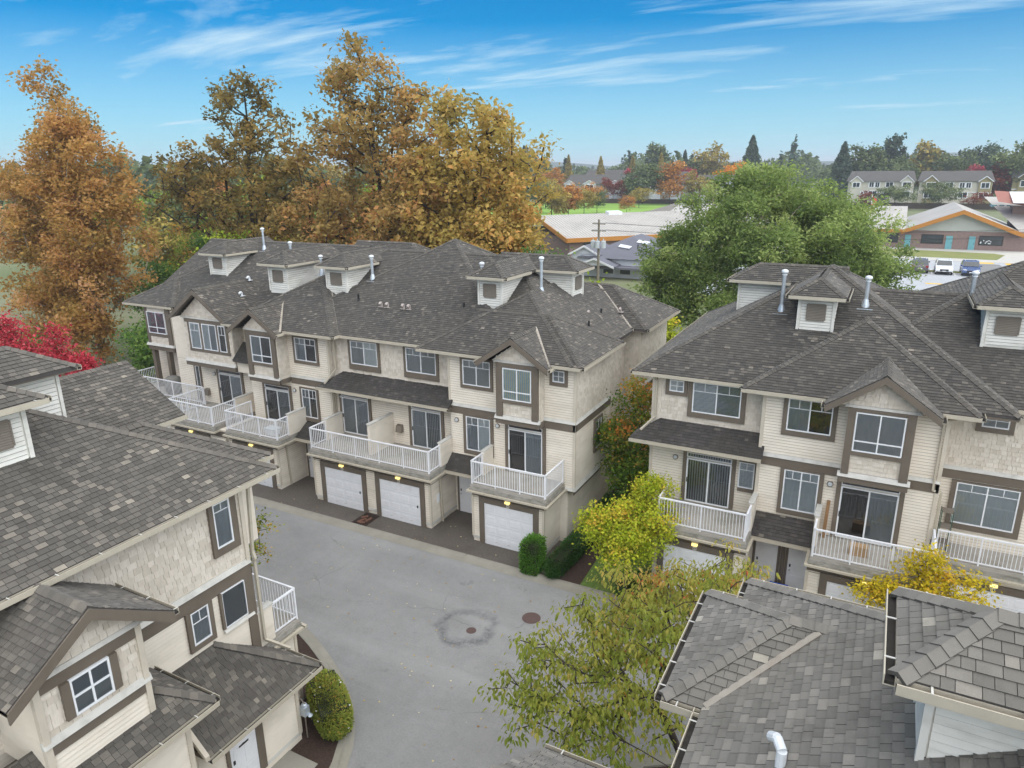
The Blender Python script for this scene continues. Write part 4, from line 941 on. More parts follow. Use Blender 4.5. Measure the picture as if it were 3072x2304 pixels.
Bk.window('S', 28.25, 3.55, 4.35, 7.68, 8.22, 'shade', (), (2, 1), trim=(.16, .16, .18, .1)); Bk.window('S', 28.25, 3.15, 5.06, 3.9, 5.5, ('blind', 'blind'), (.5,), (2, .2), trim=(.16, .18, .22, .06))
Bk.wall_lamp('S', 27.3, -6.85, 4.95); Bk.wall_lamp('S', 26.8, -.92, 5.15)
Bk.gablebay('S', 26.15, -.62, 1.48, 5.62, 8.45, -1.37, 2.18, 9.74, 8.5, .8)
Bk.siding('S', 26.15, -.85, 1.7, 8.52, 9.5, 'shake', top=lambda z: (-.85+(z-8.45)/.7, 1.7-(z-8.45)/.7))
bay_front(Bk, 'S', 26.15, -.62, 1.48, -.36, 1.19, 6.84, 8.28, 5.95, ('shade', 'shade')); bay_sides(Bk, 26.15, -.62, 1.48, .64); Bk.board('E', 1.48, 26.1, 26.8, 5.6, 5.84, .05)
Bk.gutter((2.18, 25.73, 8.5), (2.18, 26.35, 8.5), (1, 0)); Bk.gutter((-1.37, 25.73, 8.5), (-1.37, 26.35, 8.5), (-1, 0))
Bk.solids += [Slab([(-8.55, 26.3, 5.86), (-3.35, 26.3, 5.86), (-3.35, 27.3, 6.54), (-7.55, 27.3, 6.54)], 'dark'), Slab([(-8.55, 27.3, 5.86), (-8.55, 26.3, 5.86), (-7.55, 27.3, 6.54)], 'dark')]
Bk.gutter((-8.55, 26.3, 5.86), (-3.35, 26.3, 5.86), (0, -1)); Bk.trimmb.box(-8.5, -3.4, 26.32, 27.3, 5.68, 5.84)
Bk.pipe([(-7.75, 26.85, 8.4), (-7.78, 27.2, 8.2), (-7.78, 27.2, 6.6), (-8.2, 26.6, 6.15)], .05); Bk.pipe([(2.6, 26.3, 8.4), (2.32, 26.72, 8.2), (2.32, 26.72, 5.6), (2.6, 26.9, 5.5), (2.6, 27.0, 3)], .05)
Bk.deck(-6.85, -3.45, 24.88, 27.3, sides='SEW'); Bk.railing([(-6.81, 26.3), (-6.81, 24.92), (-3.49, 24.92), (-3.49, 25.8)], 3.05); Bk.privacy(-3.56, -3.42, 25.8, 27.2, 3.05, 4.2)
Bk.deck(-1.2, 2.62, 24.88, 26.8, sides='SEW'); Bk.railing([(-1.16, 25.7), (-1.16, 24.92), (2.58, 24.92), (2.58, 26.75)], 3.05); Bk.privacy(-1.24, -1.1, 25.7, 26.8, 3.05, 4.25)
Bk.deck(2.66, 9.5, 26.76, 28.25, sides='S'); Bk.railing([(2.7, 26.8), (9.4, 26.8)], 3.05)
for a0, a1 in ((-6.95, -3.45), (-1.25, 2.65)):
    Bk.siding('S', 25.15, a0, a1, .34, 2.3); Bk.board('S', 25.15, a0-.02, a1+.02, 2.36, 2.7, .03); Bk.ledge('S', 25.15, a0, a1, .22, .34, .05); Bk.corner(a0, 25.15, .3, 2.35, .1); Bk.corner(a1, 25.15, .3, 2.35, .1)
Bk.siding('W', -6.95, 25.2, 27.3, .34, 2.3); Bk.garage('S', 25.15, -6.55, -4.12, 2.1); Bk.garage('S', 25.15, -.55, 1.9, 2.1); Bk.garage('S', 27.0, 3.4, 5.85, 2.1); Bk.garage('S', 27.0, 6.6, 9.0, 2.1)
Bk.door('S', 27.2, -3.35, -2.5); Bk.door('S', 27.2, -2.1, -1.3); Bk.trimmb.box(-2.38, -2.22, 27.15, 27.2, .06, 2.3)
Bk.solids.append(Slab([(-3.42, 25.95, 2.82), (-1.28, 25.95, 2.82), (-1.28, 26.8, 3.5), (-3.42, 26.8, 3.5)], 'dark')); Bk.gutter((-3.42, 25.95, 2.82), (-1.28, 25.95, 2.82), (0, -1)); Bk.trimmb.box(-3.42, -1.28, 25.97, 26.8, 2.62, 2.8)
Bk.dormer('S', 29.82, -2.95, -1.67, 10.23, 11.62); Bk.dormer('W', -5.9, 33.2, 34.6, 10.2, 11.6); Bk.dormer('S', 30.4, 3.35, 4.7, 10.15, 11.6)
Bk.vent(-3.72, 30.75, 10.75, 12.4); Bk.vent(-.65, 31.3, 11.1, 12.25); Bk.vent(3.0, 32.8, 11.1, 12.45); Bk.stub(1.6, 29.7, 9.5, .25)
Bk.finish()
# plant stand and a leaning plank on the balconies of that row
t = thing('plant_stand', (2.95, 27.3, 3.05), 'green wire plant stand on the end balcony beside the downpipe', 'plant stand')
for x in (2.75, 3.1):
    for y in (27.1, 27.5): MB().tube((x, y, 3.05), (x, y, 4.75), .015, n=5).build('leg', plain('green_wire', '3c5a48', .5), t)
for z in (3.5, 4.1, 4.7): MB().box(2.74, 3.12, 27.08, 27.52, z-.01, z+.01).build('shelf', 'louver', t)
o = tag(MB().hexa([(.0, 25.6, 3.06), (.6, 25.6, 3.06), (.6, 25.95, 3.06), (.0, 25.95, 3.06), (.0, 25.6, 3.42), (.6, 25.6, 3.42), (.6, 25.95, 3.42), (.0, 25.95, 3.42)]).box(.28, .32, 25.59, 25.96, 3.42, 3.425).build('cardboard_box', plain('cardboard', 'a88a66', .9)), 'brown cardboard box behind the balcony railing', 'box')
o = tag(MB().hexa([(-.98, 26.5, 3.06), (-.86, 26.5, 3.06), (-.86, 26.54, 3.06), (-.98, 26.54, 3.06), (-.95, 26.72, 4.5), (-.83, 26.72, 4.5), (-.83, 26.76, 4.5), (-.95, 26.76, 4.5)]).build('plank', plain('timber', '8a6a48', .8)), 'wooden plank leaning on the balcony wall', 'plank')
t = thing('recycling_tub', (-2.3, 26.7, .05), 'bright blue recycling tub outside the paired white doors', 'tub')
MB().hexa([(-2.55, 26.5, .06), (-2.05, 26.5, .06), (-2.05, 26.85, .06), (-2.55, 26.85, .06), (-2.62, 26.45, .42), (-1.98, 26.45, .42), (-1.98, 26.9, .42), (-2.62, 26.9, .42)]).build('body', plain('blue_plastic', '1f4fc0', .4), t)
MB().box(-2.65, -1.95, 26.42, 26.93, .42, .46).build('lid', plain('blue_lid', '2a5ad0', .4), t)

# ------------------------------------------------------------------ row with the entrance wing
C = Block('townhouse_row', (-20, 8, 0), 'town house end with shake siding, gabled bay and white entrance door, close below the viewer', 'townhouse', 'beige town house rows', 'shingle_near')
C.mass(-40, -15.0, -6, 12.15, 0, 8.45); C.mass(-17.0, -15.05, 12.1, 13.55, 0, 2.78); C.mass(-25.5, -21.2, 5, 14.6, 0, 8.45); C.mass(-19.6, -15.8, 9, 13.3, 5.9, 8.45)
C.solids += [Hip(-42, -14.5, -1.2, 13.14, gab='W'), Hip(-20, -15.4, 8, 13.79, gab='S'), Hip(-26.1, -20.7, 4, 15.05, gab='SN')]
C.gutter((-14.5, -1, 8.54), (-14.5, 13.14, 8.54), (1, 0), .95); C.gutter((-15.4, 13.2, 8.54), (-15.4, 13.79, 8.54), (1, 0), .6); C.gutter((-20.7, 13.2, 8.54), (-20.7, 15.05, 8.54), (1, 0)); C.gutter((-15.4, 13.14, 8.54), (-14.5, 13.14, 8.54), (0, 1))
C.siding('E', -15.0, 2, 12.1, 6.1, 8.4, 'shake'); C.siding('E', -15.0, 2, 12.1, 2.8, 5.5); C.band('E', -15.0, 2, 12.2, 5.92, .38); C.corner(-15.0, 12.15, 6.0, 8.4, .13)
C.window('E', -15.0, 11.2, 11.75, 6.82, 8.12, 'shade', (), (2, .2), trim=(.13, .2, .22, .1)); C.window('E', -15.0, 10.09, 10.65, 4.52, 5.5, 'shade', (), (2, .36), trim=(.13, .13, .16, .04))
C.window('E', -15.0, 11.1, 11.88, 4.42, 5.52, 'screen', (), None, trim=(.08, .0, 0, 0), name='porch_opening', fw=.02); C.ledge('E', -15.0, 11.05, 12.1, 4.3, 4.42, .12); C.trimmb.box(-15.16, -14.93, 11.9, 12.2, 2.9, 5.55)
C.pipe([(-14.6, 12.75, 8.4), (-14.9, 12.4, 8.15), (-14.92, 12.3, 6.2), (-14.85, 12.3, 6.0), (-14.9, 12.3, 5.9), (-14.88, 12.3, 3.3), (-14.6, 12.5, 3.1), (-14.2, 12.6, 3.0)], .055)
C.deck(-17.0, -15.0, 12.15, 13.78, sides='NE'); C.railing([(-16.95, 13.74), (-15.03, 13.74), (-15.03, 12.75)], 3.05); C.railing([(-16.97, 12.2), (-16.97, 13.74)], 3.05); C.privacy(-15.1, -14.94, 12.2, 12.75, 3.05, 4.2)
C.siding('E', -15.05, 12.2, 13.5, .3, 2.6); C.siding('N', 13.55, -17, -15.1, .3, 2.6); C.corner(-15.05, 13.55, .2, 2.6)
# low roof over the entrance
C.mass(-15, -13.9, 8.9, 12.3, 0, 2.5)
C.solids += [Slab([(-13.35, 8.9, 2.6), (-13.35, 12.82, 2.6), (-15, 10.7, 4.2), (-15, 8.9, 4.2)]), Slab([(-13.35, 12.82, 2.6), (-15, 12.82, 2.6), (-15, 10.7, 4.2)])]
MB().hexa([(-13.33, 8.8, 2.56), (-15, 8.8, 4.16), (-15, 8.92, 4.16), (-13.33, 8.92, 2.56), (-13.33, 8.8, 2.7), (-15, 8.8, 4.3), (-15, 8.92, 4.3), (-13.33, 8.92, 2.7)]).build('rake_board', 'corner', C.t); C.trimmb.box(-14.98, -13.37, 8.92, 12.8, 2.44, 2.58); C.gutter((-13.35, 8.9, 2.6), (-13.35, 12.82, 2.6), (1, 0), .8); C.gutter((-15, 12.82, 2.6), (-13.35, 12.82, 2.6), (0, 1), .7)
C.siding('E', -13.9, 8.95, 12.25, .4, 2.42); C.corner(-13.9, 12.3, .35, 2.42, .12); C.ledge('E', -13.9, 10.9, 12.35, .3, .4, .05); C.wallmb.box(-13.9, -13.86, 8.95, 12.32, 0, .3)
C.door('E', -13.9, 9.83, 10.71, .15, 2.16, slot=True); C.board('E', -13.9, 10.82, 10.98, .3, 2.42, .06); C.siding('N', 12.3, -15, -13.95, .4, 2.42)
# gabled bay and the skirt roof below it
C.gablebay('E', -13.2, 5.54, 7.66, 5.0, 7.35, 4.9, 8.3, 8.5, 7.38, 1.8, .4)
C.siding('E', -13.2, 5.4, 7.9, 7.42, 8.3, 'shake', top=lambda z: (5.4+(z-7.35)/.66, 7.85-(z-7.35)/.66)); C.siding('E', -13.2, 5.6, 7.6, 6.05, 7.0, 'shake'); C.siding('E', -13.2, 5.6, 7.6, 5.05, 5.66); C.siding('N', 7.66, -15, -13.25, 5.05, 7.35, 'shake')
C.board('E', -13.2, 5.5, 7.7, 7.05, 7.34, .05); C.window('E', -13.2, 6.13, 6.95, 6.2, 7.03, 'hblind_dark', (.5,), None, .5, trim=(.17, .17, 0, 0)); C.ledge('E', -13.2, 5.45, 7.76, 5.9, 6.05, .1); C.board('E', -13.2, 5.5, 7.7, 5.66, 5.9, .06); C.board('N', 7.66, -15, -13.15, 5.66, 5.9, .05); C.corner(-13.2, 7.66, 5.1, 7.3, .13); C.corner(-13.2, 5.54, 5.1, 7.3, .13)
C.gutter((-15, 8.3, 7.38), (-12.8, 8.3, 7.38), (0, 1), .9)
C.solids += [Slab([(-12.65, 2.5, 4.7), (-12.65, 8.85, 4.7), (-13.84, 7.66, 5.53), (-13.84, 2.5, 5.53)]), Slab([(-12.65, 8.85, 4.7), (-15, 8.85, 4.7), (-15, 7.66, 5.53), (-13.84, 7.66, 5.53)])]
C.gutter((-12.65, 2.5, 4.7), (-12.65, 8.85, 4.7), (1, 0), .9); C.gutter((-15, 8.85, 4.7), (-12.65, 8.85, 4.7), (0, 1), .9); C.trimmb.box(-14.98, -12.67, 2.5, 8.83, 4.52, 4.68)
C.mass(-15, -13.25, 2, 8.4, 0, 4.6); C.siding('E', -13.25, 2, 8.35, .3, 4.5); C.siding('N', 8.4, -15, -13.3, .3, 4.5); C.corner(-13.25, 8.4, .2, 4.5, .12)
# dormers
C.dormer('E', -17.25, 6.95, 8.38, 10.13); C.dormer('N', 10.4, -20.75, -19.35, 10.13)
C.stub(-17.9, 12.6, 8.9, .3)
C.finish()
# hip caps of the entrance roof
t_ = C.t
pk = Pieces('ridge_cap', 'shingle_near', [x for x in t_.children if x.name.startswith('porch_roof')][0], 100)
lay_caps((-13.35, 12.82, 2.62), (-15, 10.7, 4.22), True, .85, lambda P, m_: False, pk.add); lay_caps((-12.65, 8.85, 4.72), (-13.84, 7.66, 5.55), True, .7, lambda P, m_: False, pk.add); pk.finish('ridge_cap_rest')
# gas meter by the entrance corner
t = thing('gas_meter', (-13.8, 12.45, .1), 'grey gas meter beside the entrance corner', 'gas meter')
MB().box(-13.86, -13.64, 12.34, 12.54, .95, 1.25).lathe((-13.75, 12.44, 1.25), [(.09, 0), (.09, .06), (.05, .1)], 10).build('body', 'metalvent', t); MB().tube((-13.75, 12.44, .1), (-13.75, 12.44, .96), .02, n=6).build('pipe', 'louver', t); MB().tube((-13.7, 12.44, 1.34), (-13.86, 12.36, 1.6), .02, n=6).build('pipe', 'louver', t); MB().lathe((-13.6, 12.5, .9), [(.06, 0), (.08, .03), (.04, .08)], 10).build('regulator', 'metalvent', t)

# ------------------------------------------------------------------ row under the viewer
Dk = Block('townhouse_row', (4, 6, 0), 'grey shingle roof corner with pale gutters and a white boarded dormer', 'townhouse', 'beige town house rows', 'shingle_pale')
Dk.mass(-1.2, 14, -4, 12.7, 0, 8.4); Dk.mass(-1.8, 0, 9.7, 12.0, 0, 8.4)
Dk.solids += [Hip(-1.67, 16, -6, 13.19, gab='E'), Hip(-2.3, 3, 9.23, 12.43, gab='E')]
for p, q, o in (((-2.3, 9.23), (-2.3, 12.43), (-1, 0)), ((-2.3, 9.23), (-1.67, 9.23), (0, -1)), ((-1.67, 0), (-1.67, 9.23), (-1, 0)), ((-1.67, 12.43), (-1.67, 13.19), (-1, 0)), ((-1.67, 13.19), (14, 13.19), (0, 1)), ((-2.3, 12.43), (-1.67, 12.43), (0, 1))): Dk.gutter((*p, 8.54), (*q, 8.54), o, .62)
Dk.valley((-1.65, 9.25, 8.56), (-.25, 10.7, 9.4), .055)
Dk.dormer('W', 1.0, 7.78, 8.8, 10.08, 11.32, 3.4, louver=False)
Dk.gablebay('W', -3.65, 5.6, 7.9, 3, 7.35, 5.1, 8.5, 8.5, 7.38, 2.4, .38); Dk.gutter((-4.03, 8.5, 7.38), (-1.3, 8.5, 7.38), (0, 1), .8)
Dk.finish()
o = MB().path([(-.42, 7.85, 9.15), (-.42, 7.85, 9.5), (-.5, 7.98, 9.56), (-.58, 8.08, 9.47)], .065, 10).build('gooseneck_vent', 'ventcap', Dk.t)

# ------------------------------------------------------------------ vegetation
LM = {
 'maple': leaf_mat('maple_autumn_leaf', [(0, '877846'), (.35, 'a58e56'), (.62, 'bb9c60'), (.82, 'cba96c'), (1, 'd29c64')], .5),
 'maple_gold': leaf_mat('maple_gold_leaf', [(0, '8e8046'), (.35, 'ae9a54'), (.65, 'c6aa60'), (.85, 'd6b96e'), (1, 'daa864')], .5),
 'maple_olive': leaf_mat('maple_olive_leaf', [(0, '6e633c'), (.4, '907e4a'), (.75, 'a88f54'), (1, 'bc985a')], .5),
 'column': leaf_mat('column_maple_leaf', [(0, '8e7844'), (.35, 'b29052'), (.65, 'cba060'), (.9, 'daac70'), (1, 'e2b688')], .55),
 'red': leaf_mat('red_maple_leaf', [(0, '9a3038'), (.5, 'c24450'), (1, 'd86a70')]),
 'ash': leaf_mat('ash_leaf', [(0, '5f7042'), (.4, '7b9052'), (.75, '99aa62'), (1, 'bac47e')], .5),
 'green': leaf_mat('green_leaf', [(0, '3d5a2a'), (.5, '5f8040'), (1, '8fa655')]),
 'lime': leaf_mat('lime_leaf', [(0, '5f7a25'), (.5, '8aa032'), (1, 'b5bf4a')]),
 'yellow': leaf_mat('yellow_maple_leaf', [(0, 'a09426'), (.4, 'ccba32'), (.75, 'e0c83e'), (1, 'e2b444')]),
 'ygreen': leaf_mat('yellow_green_maple_leaf', [(0, '7d8c26'), (.4, 'a8b634'), (.75, 'c8c644'), (1, 'dcb84c')]),
 'gorange': leaf_mat('green_orange_maple_leaf', [(0, '4c6a2a'), (.4, '75923a'), (.7, 'a09a44'), (.88, 'c49446'), (1, 'd08a44')], .45),
 'cherry': leaf_mat('cherry_leaf', [(0, '82903e'), (.45, 'a9ab52'), (.72, 'c2b460'), (.9, 'd2ab64'), (1, 'e08654')], .5),
 'hedge': leaf_mat('hedge_leaf', [(0, '33551e'), (.5, '4f7a2c'), (1, '76a03f')], .2),
 'hedge_dark': leaf_mat('dark_hedge_leaf', [(0, '26421f'), (.5, '3d5f2d'), (1, '5a7a3c')], .2),
 'shrub': leaf_mat('shrub_leaf', [(0, '5c6c2c'), (.45, '83903f'), (.8, 'a0a04c'), (1, 'c0964c')], .3),
 'conifer': leaf_mat('conifer_needle', [(0, '34443a'), (.5, '495a48'), (1, '62725a')], .1),
 'far_green': leaf_mat('distant_green_leaf', [(0, '4a5840'), (.5, '66724e'), (1, '889062')], .2),
 'far_orange': leaf_mat('distant_orange_leaf', [(0, '86602f'), (.5, 'b07a40'), (1, 'cc9450')], .2),
 'far_gold': leaf_mat('distant_gold_leaf', [(0, '7a7038'), (.5, '9a8b4a'), (1, 'b8a25a')], .2),
 'far_bright': leaf_mat('distant_bright_orange_leaf', [(0, 'b5701c'), (.5, 'dd9022'), (1, 'e8a83a')], .2),
 'far_red': leaf_mat('distant_red_leaf', [(0, '84343e'), (.5, 'a84450'), (1, 'c05c66')], .2),
 'far_russet': leaf_mat('distant_russet_leaf', [(0, '5a2a22'), (.5, '7c3e30'), (1, '96584a')], .2),
}
def leaves_mesh(name, pts, size, mat, parent, tint, droop=.25, aspect=.62, up=.35, kind=None, seed=0, droopdir=None):
    """folded two-triangle leaves at pts (N,3)"""
    r = np.random.default_rng(seed); N = len(pts)
    d = r.normal(size=(N, 3)); d[:, 2] = d[:, 2]*.6 - droop; d /= np.linalg.norm(d, axis=1)[:, None]
    n = r.normal(size=(N, 3)); n[:, 2] = np.abs(n[:, 2]) + up; b = np.cross(d, n); b /= np.linalg.norm(b, axis=1)[:, None]+1e-9; n = np.cross(b, d)
    L_ = (size*r.uniform(.45, 1.6, N))[:, None]; W_ = L_*aspect*.5
    p0 = pts - d*L_*.5; p1 = pts + d*L_*.5; a = pts + b*W_ + n*L_*.12 - d*L_*.08; c = pts - b*W_ + n*L_*.12 - d*L_*.08
    V_ = np.stack([p0, a, p1, c], 1).reshape(-1, 3); i = np.arange(N)[:, None]*4
    F = np.stack([i+[0, 1, 2], i+[0, 2, 3]], 1).reshape(-1, 3)
    return arrays(name, V_, F, mat, parent, np.repeat(np.clip(tint, 0, 1), 2), kind)
def sample_crown(ells, n, seed, shell=.55, gap=.0):
    """points in a union of ellipsoids, thicker towards the outside; ells: (cx,cy,cz,rx,ry,rz)"""
    r = np.random.default_rng(seed); e = np.array(ells); vol = e[:, 3]*e[:, 4]*e[:, 5]; vol = vol**.8; k = r.choice(len(e), n, p=vol/vol.sum())
    d = r.normal(size=(n, 3)); d /= np.linalg.norm(d, axis=1)[:, None]
    rad = r.uniform(0, 1, n)**shell
    return e[k, :3] + d*rad[:, None]*e[k, 3:]
def skeleton(base, trunk, pts, parent, mat, r_tip, name='trunk', fork=None, seed=0, sides=6, expo=2.3, wob=.12):
    """trunk: list of points; every cluster point is joined to the nearest suitable node -> one tapered mesh"""
    r = np.random.default_rng(seed)
    nodes = [np.array(p, float) for p in trunk]; par = [-1]+list(range(len(trunk)-1)); dep = [0.0]
    for i in range(1, len(trunk)): dep.append(dep[-1]+np.linalg.norm(nodes[i]-nodes[i-1]))
    top = nodes[-1]; st = fork if fork is not None else max(1, len(trunk)//3)
    order = np.argsort(np.linalg.norm(pts-np.array(trunk[st]), axis=1))
    N = np.array(nodes); D_ = np.array(dep); ok = np.array([i >= st for i in range(len(nodes))])
    for j in order:
        p = pts[j]; v = p-N; dist = np.linalg.norm(v, axis=1)
        cost = dist*1.0 + D_*.22 + np.where(v[:, 2] < -.1*dist, dist*.5, 0) + np.where(ok, 0, 1e6)
        i = int(np.argmin(cost)); cur = i
        n_ = max(1, min(3, int(dist[i]/(.18*np.ptp(pts[:, 2])+.2))))
        for s_ in range(1, n_+1):
            q = N[i]+(p-N[i])*s_/n_
            if s_ < n_: q = q + r.normal(size=3)*dist[i]*wob/n_ + np.array([0, 0, dist[i]*.05])
            N = np.vstack([N, q]); D_ = np.append(D_, D_[cur]+np.linalg.norm(q-N[cur])); ok = np.append(ok, True); par.append(cur); cur = len(N)-1
    n = len(N); w = np.zeros(n); ch = np.zeros(n, int)
    for i in range(n):
        if par[i] >= 0: ch[par[i]] += 1
    w[ch == 0] = r_tip**expo
    for i in range(n-1, -1, -1):
        if par[i] >= 0: w[par[i]] += w[i]
    rad = w**(1/expo)
    seg = [(par[i], i) for i in range(n) if par[i] >= 0]
    P = N[[a for a, b in seg]]; Q = N[[b for a, b in seg]]; ra = np.minimum(rad[[a for a, b in seg]], rad[[b for a, b in seg]]*1.5); rb = rad[[b for a, b in seg]]
    d = Q-P; d /= np.linalg.norm(d, axis=1)[:, None]+1e-9
    o = np.where(np.abs(d[:, 2:3]) < .9, np.array([[0, 0, 1.]]), np.array([[1., 0, 0]])); a = np.cross(d, o); a /= np.linalg.norm(a, axis=1)[:, None]; b = np.cross(d, a)
    th = np.linspace(0, 2*np.pi, sides, endpoint=False)
    ring = np.cos(th)[None, :, None]*a[:, None, :] + np.sin(th)[None, :, None]*b[:, None, :]
    V_ = np.concatenate([P[:, None]-d[:, None]*ra[:, None, None]*.3+ring*ra[:, None, None], Q[:, None]+ring*rb[:, None, None]], 1).reshape(-1, 3)
    k = np.arange(sides); f = np.stack([k, (k+1) % sides, (k+1) % sides+sides, k+sides], 1)
    F = (np.arange(len(seg))*2*sides)[:, None, None] + f[None]
    return arrays(name, V_, F.reshape(-1, 4), mat, parent, smooth=True), N
def tree(name, base, label, ells, leafmat, nclus, nleaf, size, trunk, r_tip, bark='bark', group=None, seed=1, spread=.5, shell=.55, droop=.25, aspect=.62, tb=.0, cat='tree', fork=None, tamp=.28, zt=0.0, wob=.12, sides=6, twigs=.0):
    t = thing(name, base, label, cat, group); r = np.random.default_rng(seed)
    cl = sample_crown(ells, nclus, seed, shell)
    skeleton(base, trunk, cl, t, bark, r_tip, seed=seed, fork=fork, wob=wob, sides=sides)
    k = r.integers(0, nclus, nleaf)
    off = r.normal(size=(nleaf, 3))*spread; off[:, 2] *= .8
    pts = cl[k]+off
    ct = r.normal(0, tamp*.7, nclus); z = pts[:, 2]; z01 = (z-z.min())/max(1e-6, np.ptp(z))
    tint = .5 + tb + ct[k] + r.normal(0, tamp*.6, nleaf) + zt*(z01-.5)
    leaves_mesh('crown', pts, size, LM[leafmat], t, tint, droop, aspect, seed=seed)
    return t
# --- big maples behind the middle row
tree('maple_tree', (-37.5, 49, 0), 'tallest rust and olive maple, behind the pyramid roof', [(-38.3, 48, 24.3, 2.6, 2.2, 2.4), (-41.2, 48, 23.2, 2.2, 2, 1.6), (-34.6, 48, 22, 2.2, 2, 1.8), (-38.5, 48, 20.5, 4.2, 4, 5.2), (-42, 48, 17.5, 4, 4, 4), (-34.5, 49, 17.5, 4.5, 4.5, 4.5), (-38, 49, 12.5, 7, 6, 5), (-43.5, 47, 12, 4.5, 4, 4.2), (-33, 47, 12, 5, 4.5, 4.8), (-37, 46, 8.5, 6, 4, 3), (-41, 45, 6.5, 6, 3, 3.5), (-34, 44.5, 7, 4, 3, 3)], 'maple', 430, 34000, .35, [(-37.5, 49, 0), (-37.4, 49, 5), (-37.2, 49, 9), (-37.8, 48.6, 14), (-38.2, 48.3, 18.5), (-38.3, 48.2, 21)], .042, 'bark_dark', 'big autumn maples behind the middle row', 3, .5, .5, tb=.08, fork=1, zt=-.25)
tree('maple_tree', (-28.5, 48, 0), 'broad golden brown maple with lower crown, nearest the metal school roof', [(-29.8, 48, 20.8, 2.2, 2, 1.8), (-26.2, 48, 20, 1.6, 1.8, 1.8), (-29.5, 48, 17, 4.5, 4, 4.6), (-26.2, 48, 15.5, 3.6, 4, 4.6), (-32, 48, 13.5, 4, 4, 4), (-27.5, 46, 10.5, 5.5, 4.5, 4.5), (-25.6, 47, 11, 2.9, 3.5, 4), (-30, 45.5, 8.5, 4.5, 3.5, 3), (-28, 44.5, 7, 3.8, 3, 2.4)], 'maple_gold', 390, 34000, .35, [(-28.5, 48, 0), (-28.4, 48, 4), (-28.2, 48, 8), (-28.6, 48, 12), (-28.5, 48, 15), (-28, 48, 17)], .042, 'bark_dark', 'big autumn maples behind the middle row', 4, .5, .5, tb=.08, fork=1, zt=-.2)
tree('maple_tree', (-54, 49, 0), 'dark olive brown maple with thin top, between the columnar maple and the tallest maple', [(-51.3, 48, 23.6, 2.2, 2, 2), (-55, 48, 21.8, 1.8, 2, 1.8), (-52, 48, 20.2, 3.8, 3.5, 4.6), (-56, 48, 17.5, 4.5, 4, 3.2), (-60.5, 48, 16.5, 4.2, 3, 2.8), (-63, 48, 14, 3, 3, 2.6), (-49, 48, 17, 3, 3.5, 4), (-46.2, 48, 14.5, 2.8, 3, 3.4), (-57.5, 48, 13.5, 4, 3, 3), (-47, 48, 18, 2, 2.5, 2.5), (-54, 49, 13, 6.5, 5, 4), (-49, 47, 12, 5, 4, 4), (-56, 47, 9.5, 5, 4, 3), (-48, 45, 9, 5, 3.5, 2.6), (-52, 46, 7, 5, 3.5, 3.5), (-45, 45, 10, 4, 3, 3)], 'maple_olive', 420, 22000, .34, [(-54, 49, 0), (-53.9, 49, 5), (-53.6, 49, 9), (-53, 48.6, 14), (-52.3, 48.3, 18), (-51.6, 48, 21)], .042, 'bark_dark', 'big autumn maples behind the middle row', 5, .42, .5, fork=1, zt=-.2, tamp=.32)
# --- columnar maple
tree('columnar_maple_tree', (-61, 37, 0), 'tall columnar orange tan maple with many upright pale stems', [(-62.4, 37, 24, 1.0, 1.0, 2.2), (-61.8, 37, 22.4, 2.2, 1.8, 2.2), (-61.2, 37, 20.2, 3.2, 2.2, 2.4), (-60.2, 37, 18, 4.4, 3, 2.6), (-65, 37, 15, 3, 3, 3.6), (-67.5, 37, 16, 2, 2, 2.4),  (-57, 37, 15.5, 2.6, 3, 3.2), (-61, 36.5, 13, 5, 4.5, 5.5), (-66.5, 36.5, 11, 4, 4, 4.5), (-57.8, 36.5, 10.5, 3.4, 4, 5), (-62, 35, 6.5, 5, 3.5, 4.5), (-58, 35, 5, 3, 3, 3.5)], 'column', 380, 62000, .28, [(-61, 37, 0), (-61, 37, 1.5), (-61, 37, 3.2), (-61.3, 37, 8), (-61.8, 37, 14), (-62.2, 37, 20)], .03, 'bark_pale', None, 6, .5, .55, tb=.05, fork=1, wob=.05, zt=-.15)
# --- green ash between the rows
_r = np.random.default_rng(88); ash = [(-7, 56, 9, 6, 3.5, 5)]
for _k in range(70):
    _a, _e = _r.uniform(0, 6.283), math.asin(_r.uniform(-.12, 1)); _q = _r.uniform(1.5, 2.6)
    ash.append((-8.0+7.5*math.cos(_e)*math.cos(_a), 56+4.6*math.cos(_e)*math.sin(_a), 7.2+7.9*math.sin(_e), _q*1.25, _q*1.1, _q*.85))
ash += [(-14.8, 55, 5, 1.8, 2, 1.5), (-.6, 56, 4.6, 1.3, 2, 1.6)]
tree('ash_tree', (-7, 56, 0), 'large round green ash tree with pale stems, beyond the gap between the rows', ash, 'ash', 640, 150000, .25, [(-7, 56, 0), (-7, 56, 1.2), (-7, 55.9, 2.2)], .03, 'bark_pale', None, 8, .42, .6, droop=.4, aspect=.42, fork=1, wob=.04, zt=.45, tamp=.26)  # zt pales the leaves upward, painting in the light on the crown top
tree('ash_tree', (1, 57, 0), 'smaller lime green tree against the car park', [(1.0, 57, 4.4, 1.2, 1.8, 1.9), (1.7, 57, 3.2, 1.0, 1.6, 1.2), (-.2, 56, 3.2, 1.5, 2, 1.8)], 'lime', 70, 11000, .22, [(1, 57, 0), (1, 57, 1.5), (1, 57, 4)], .03, 'bark_pale', None, 9, .5, .5, droop=.4, aspect=.45)
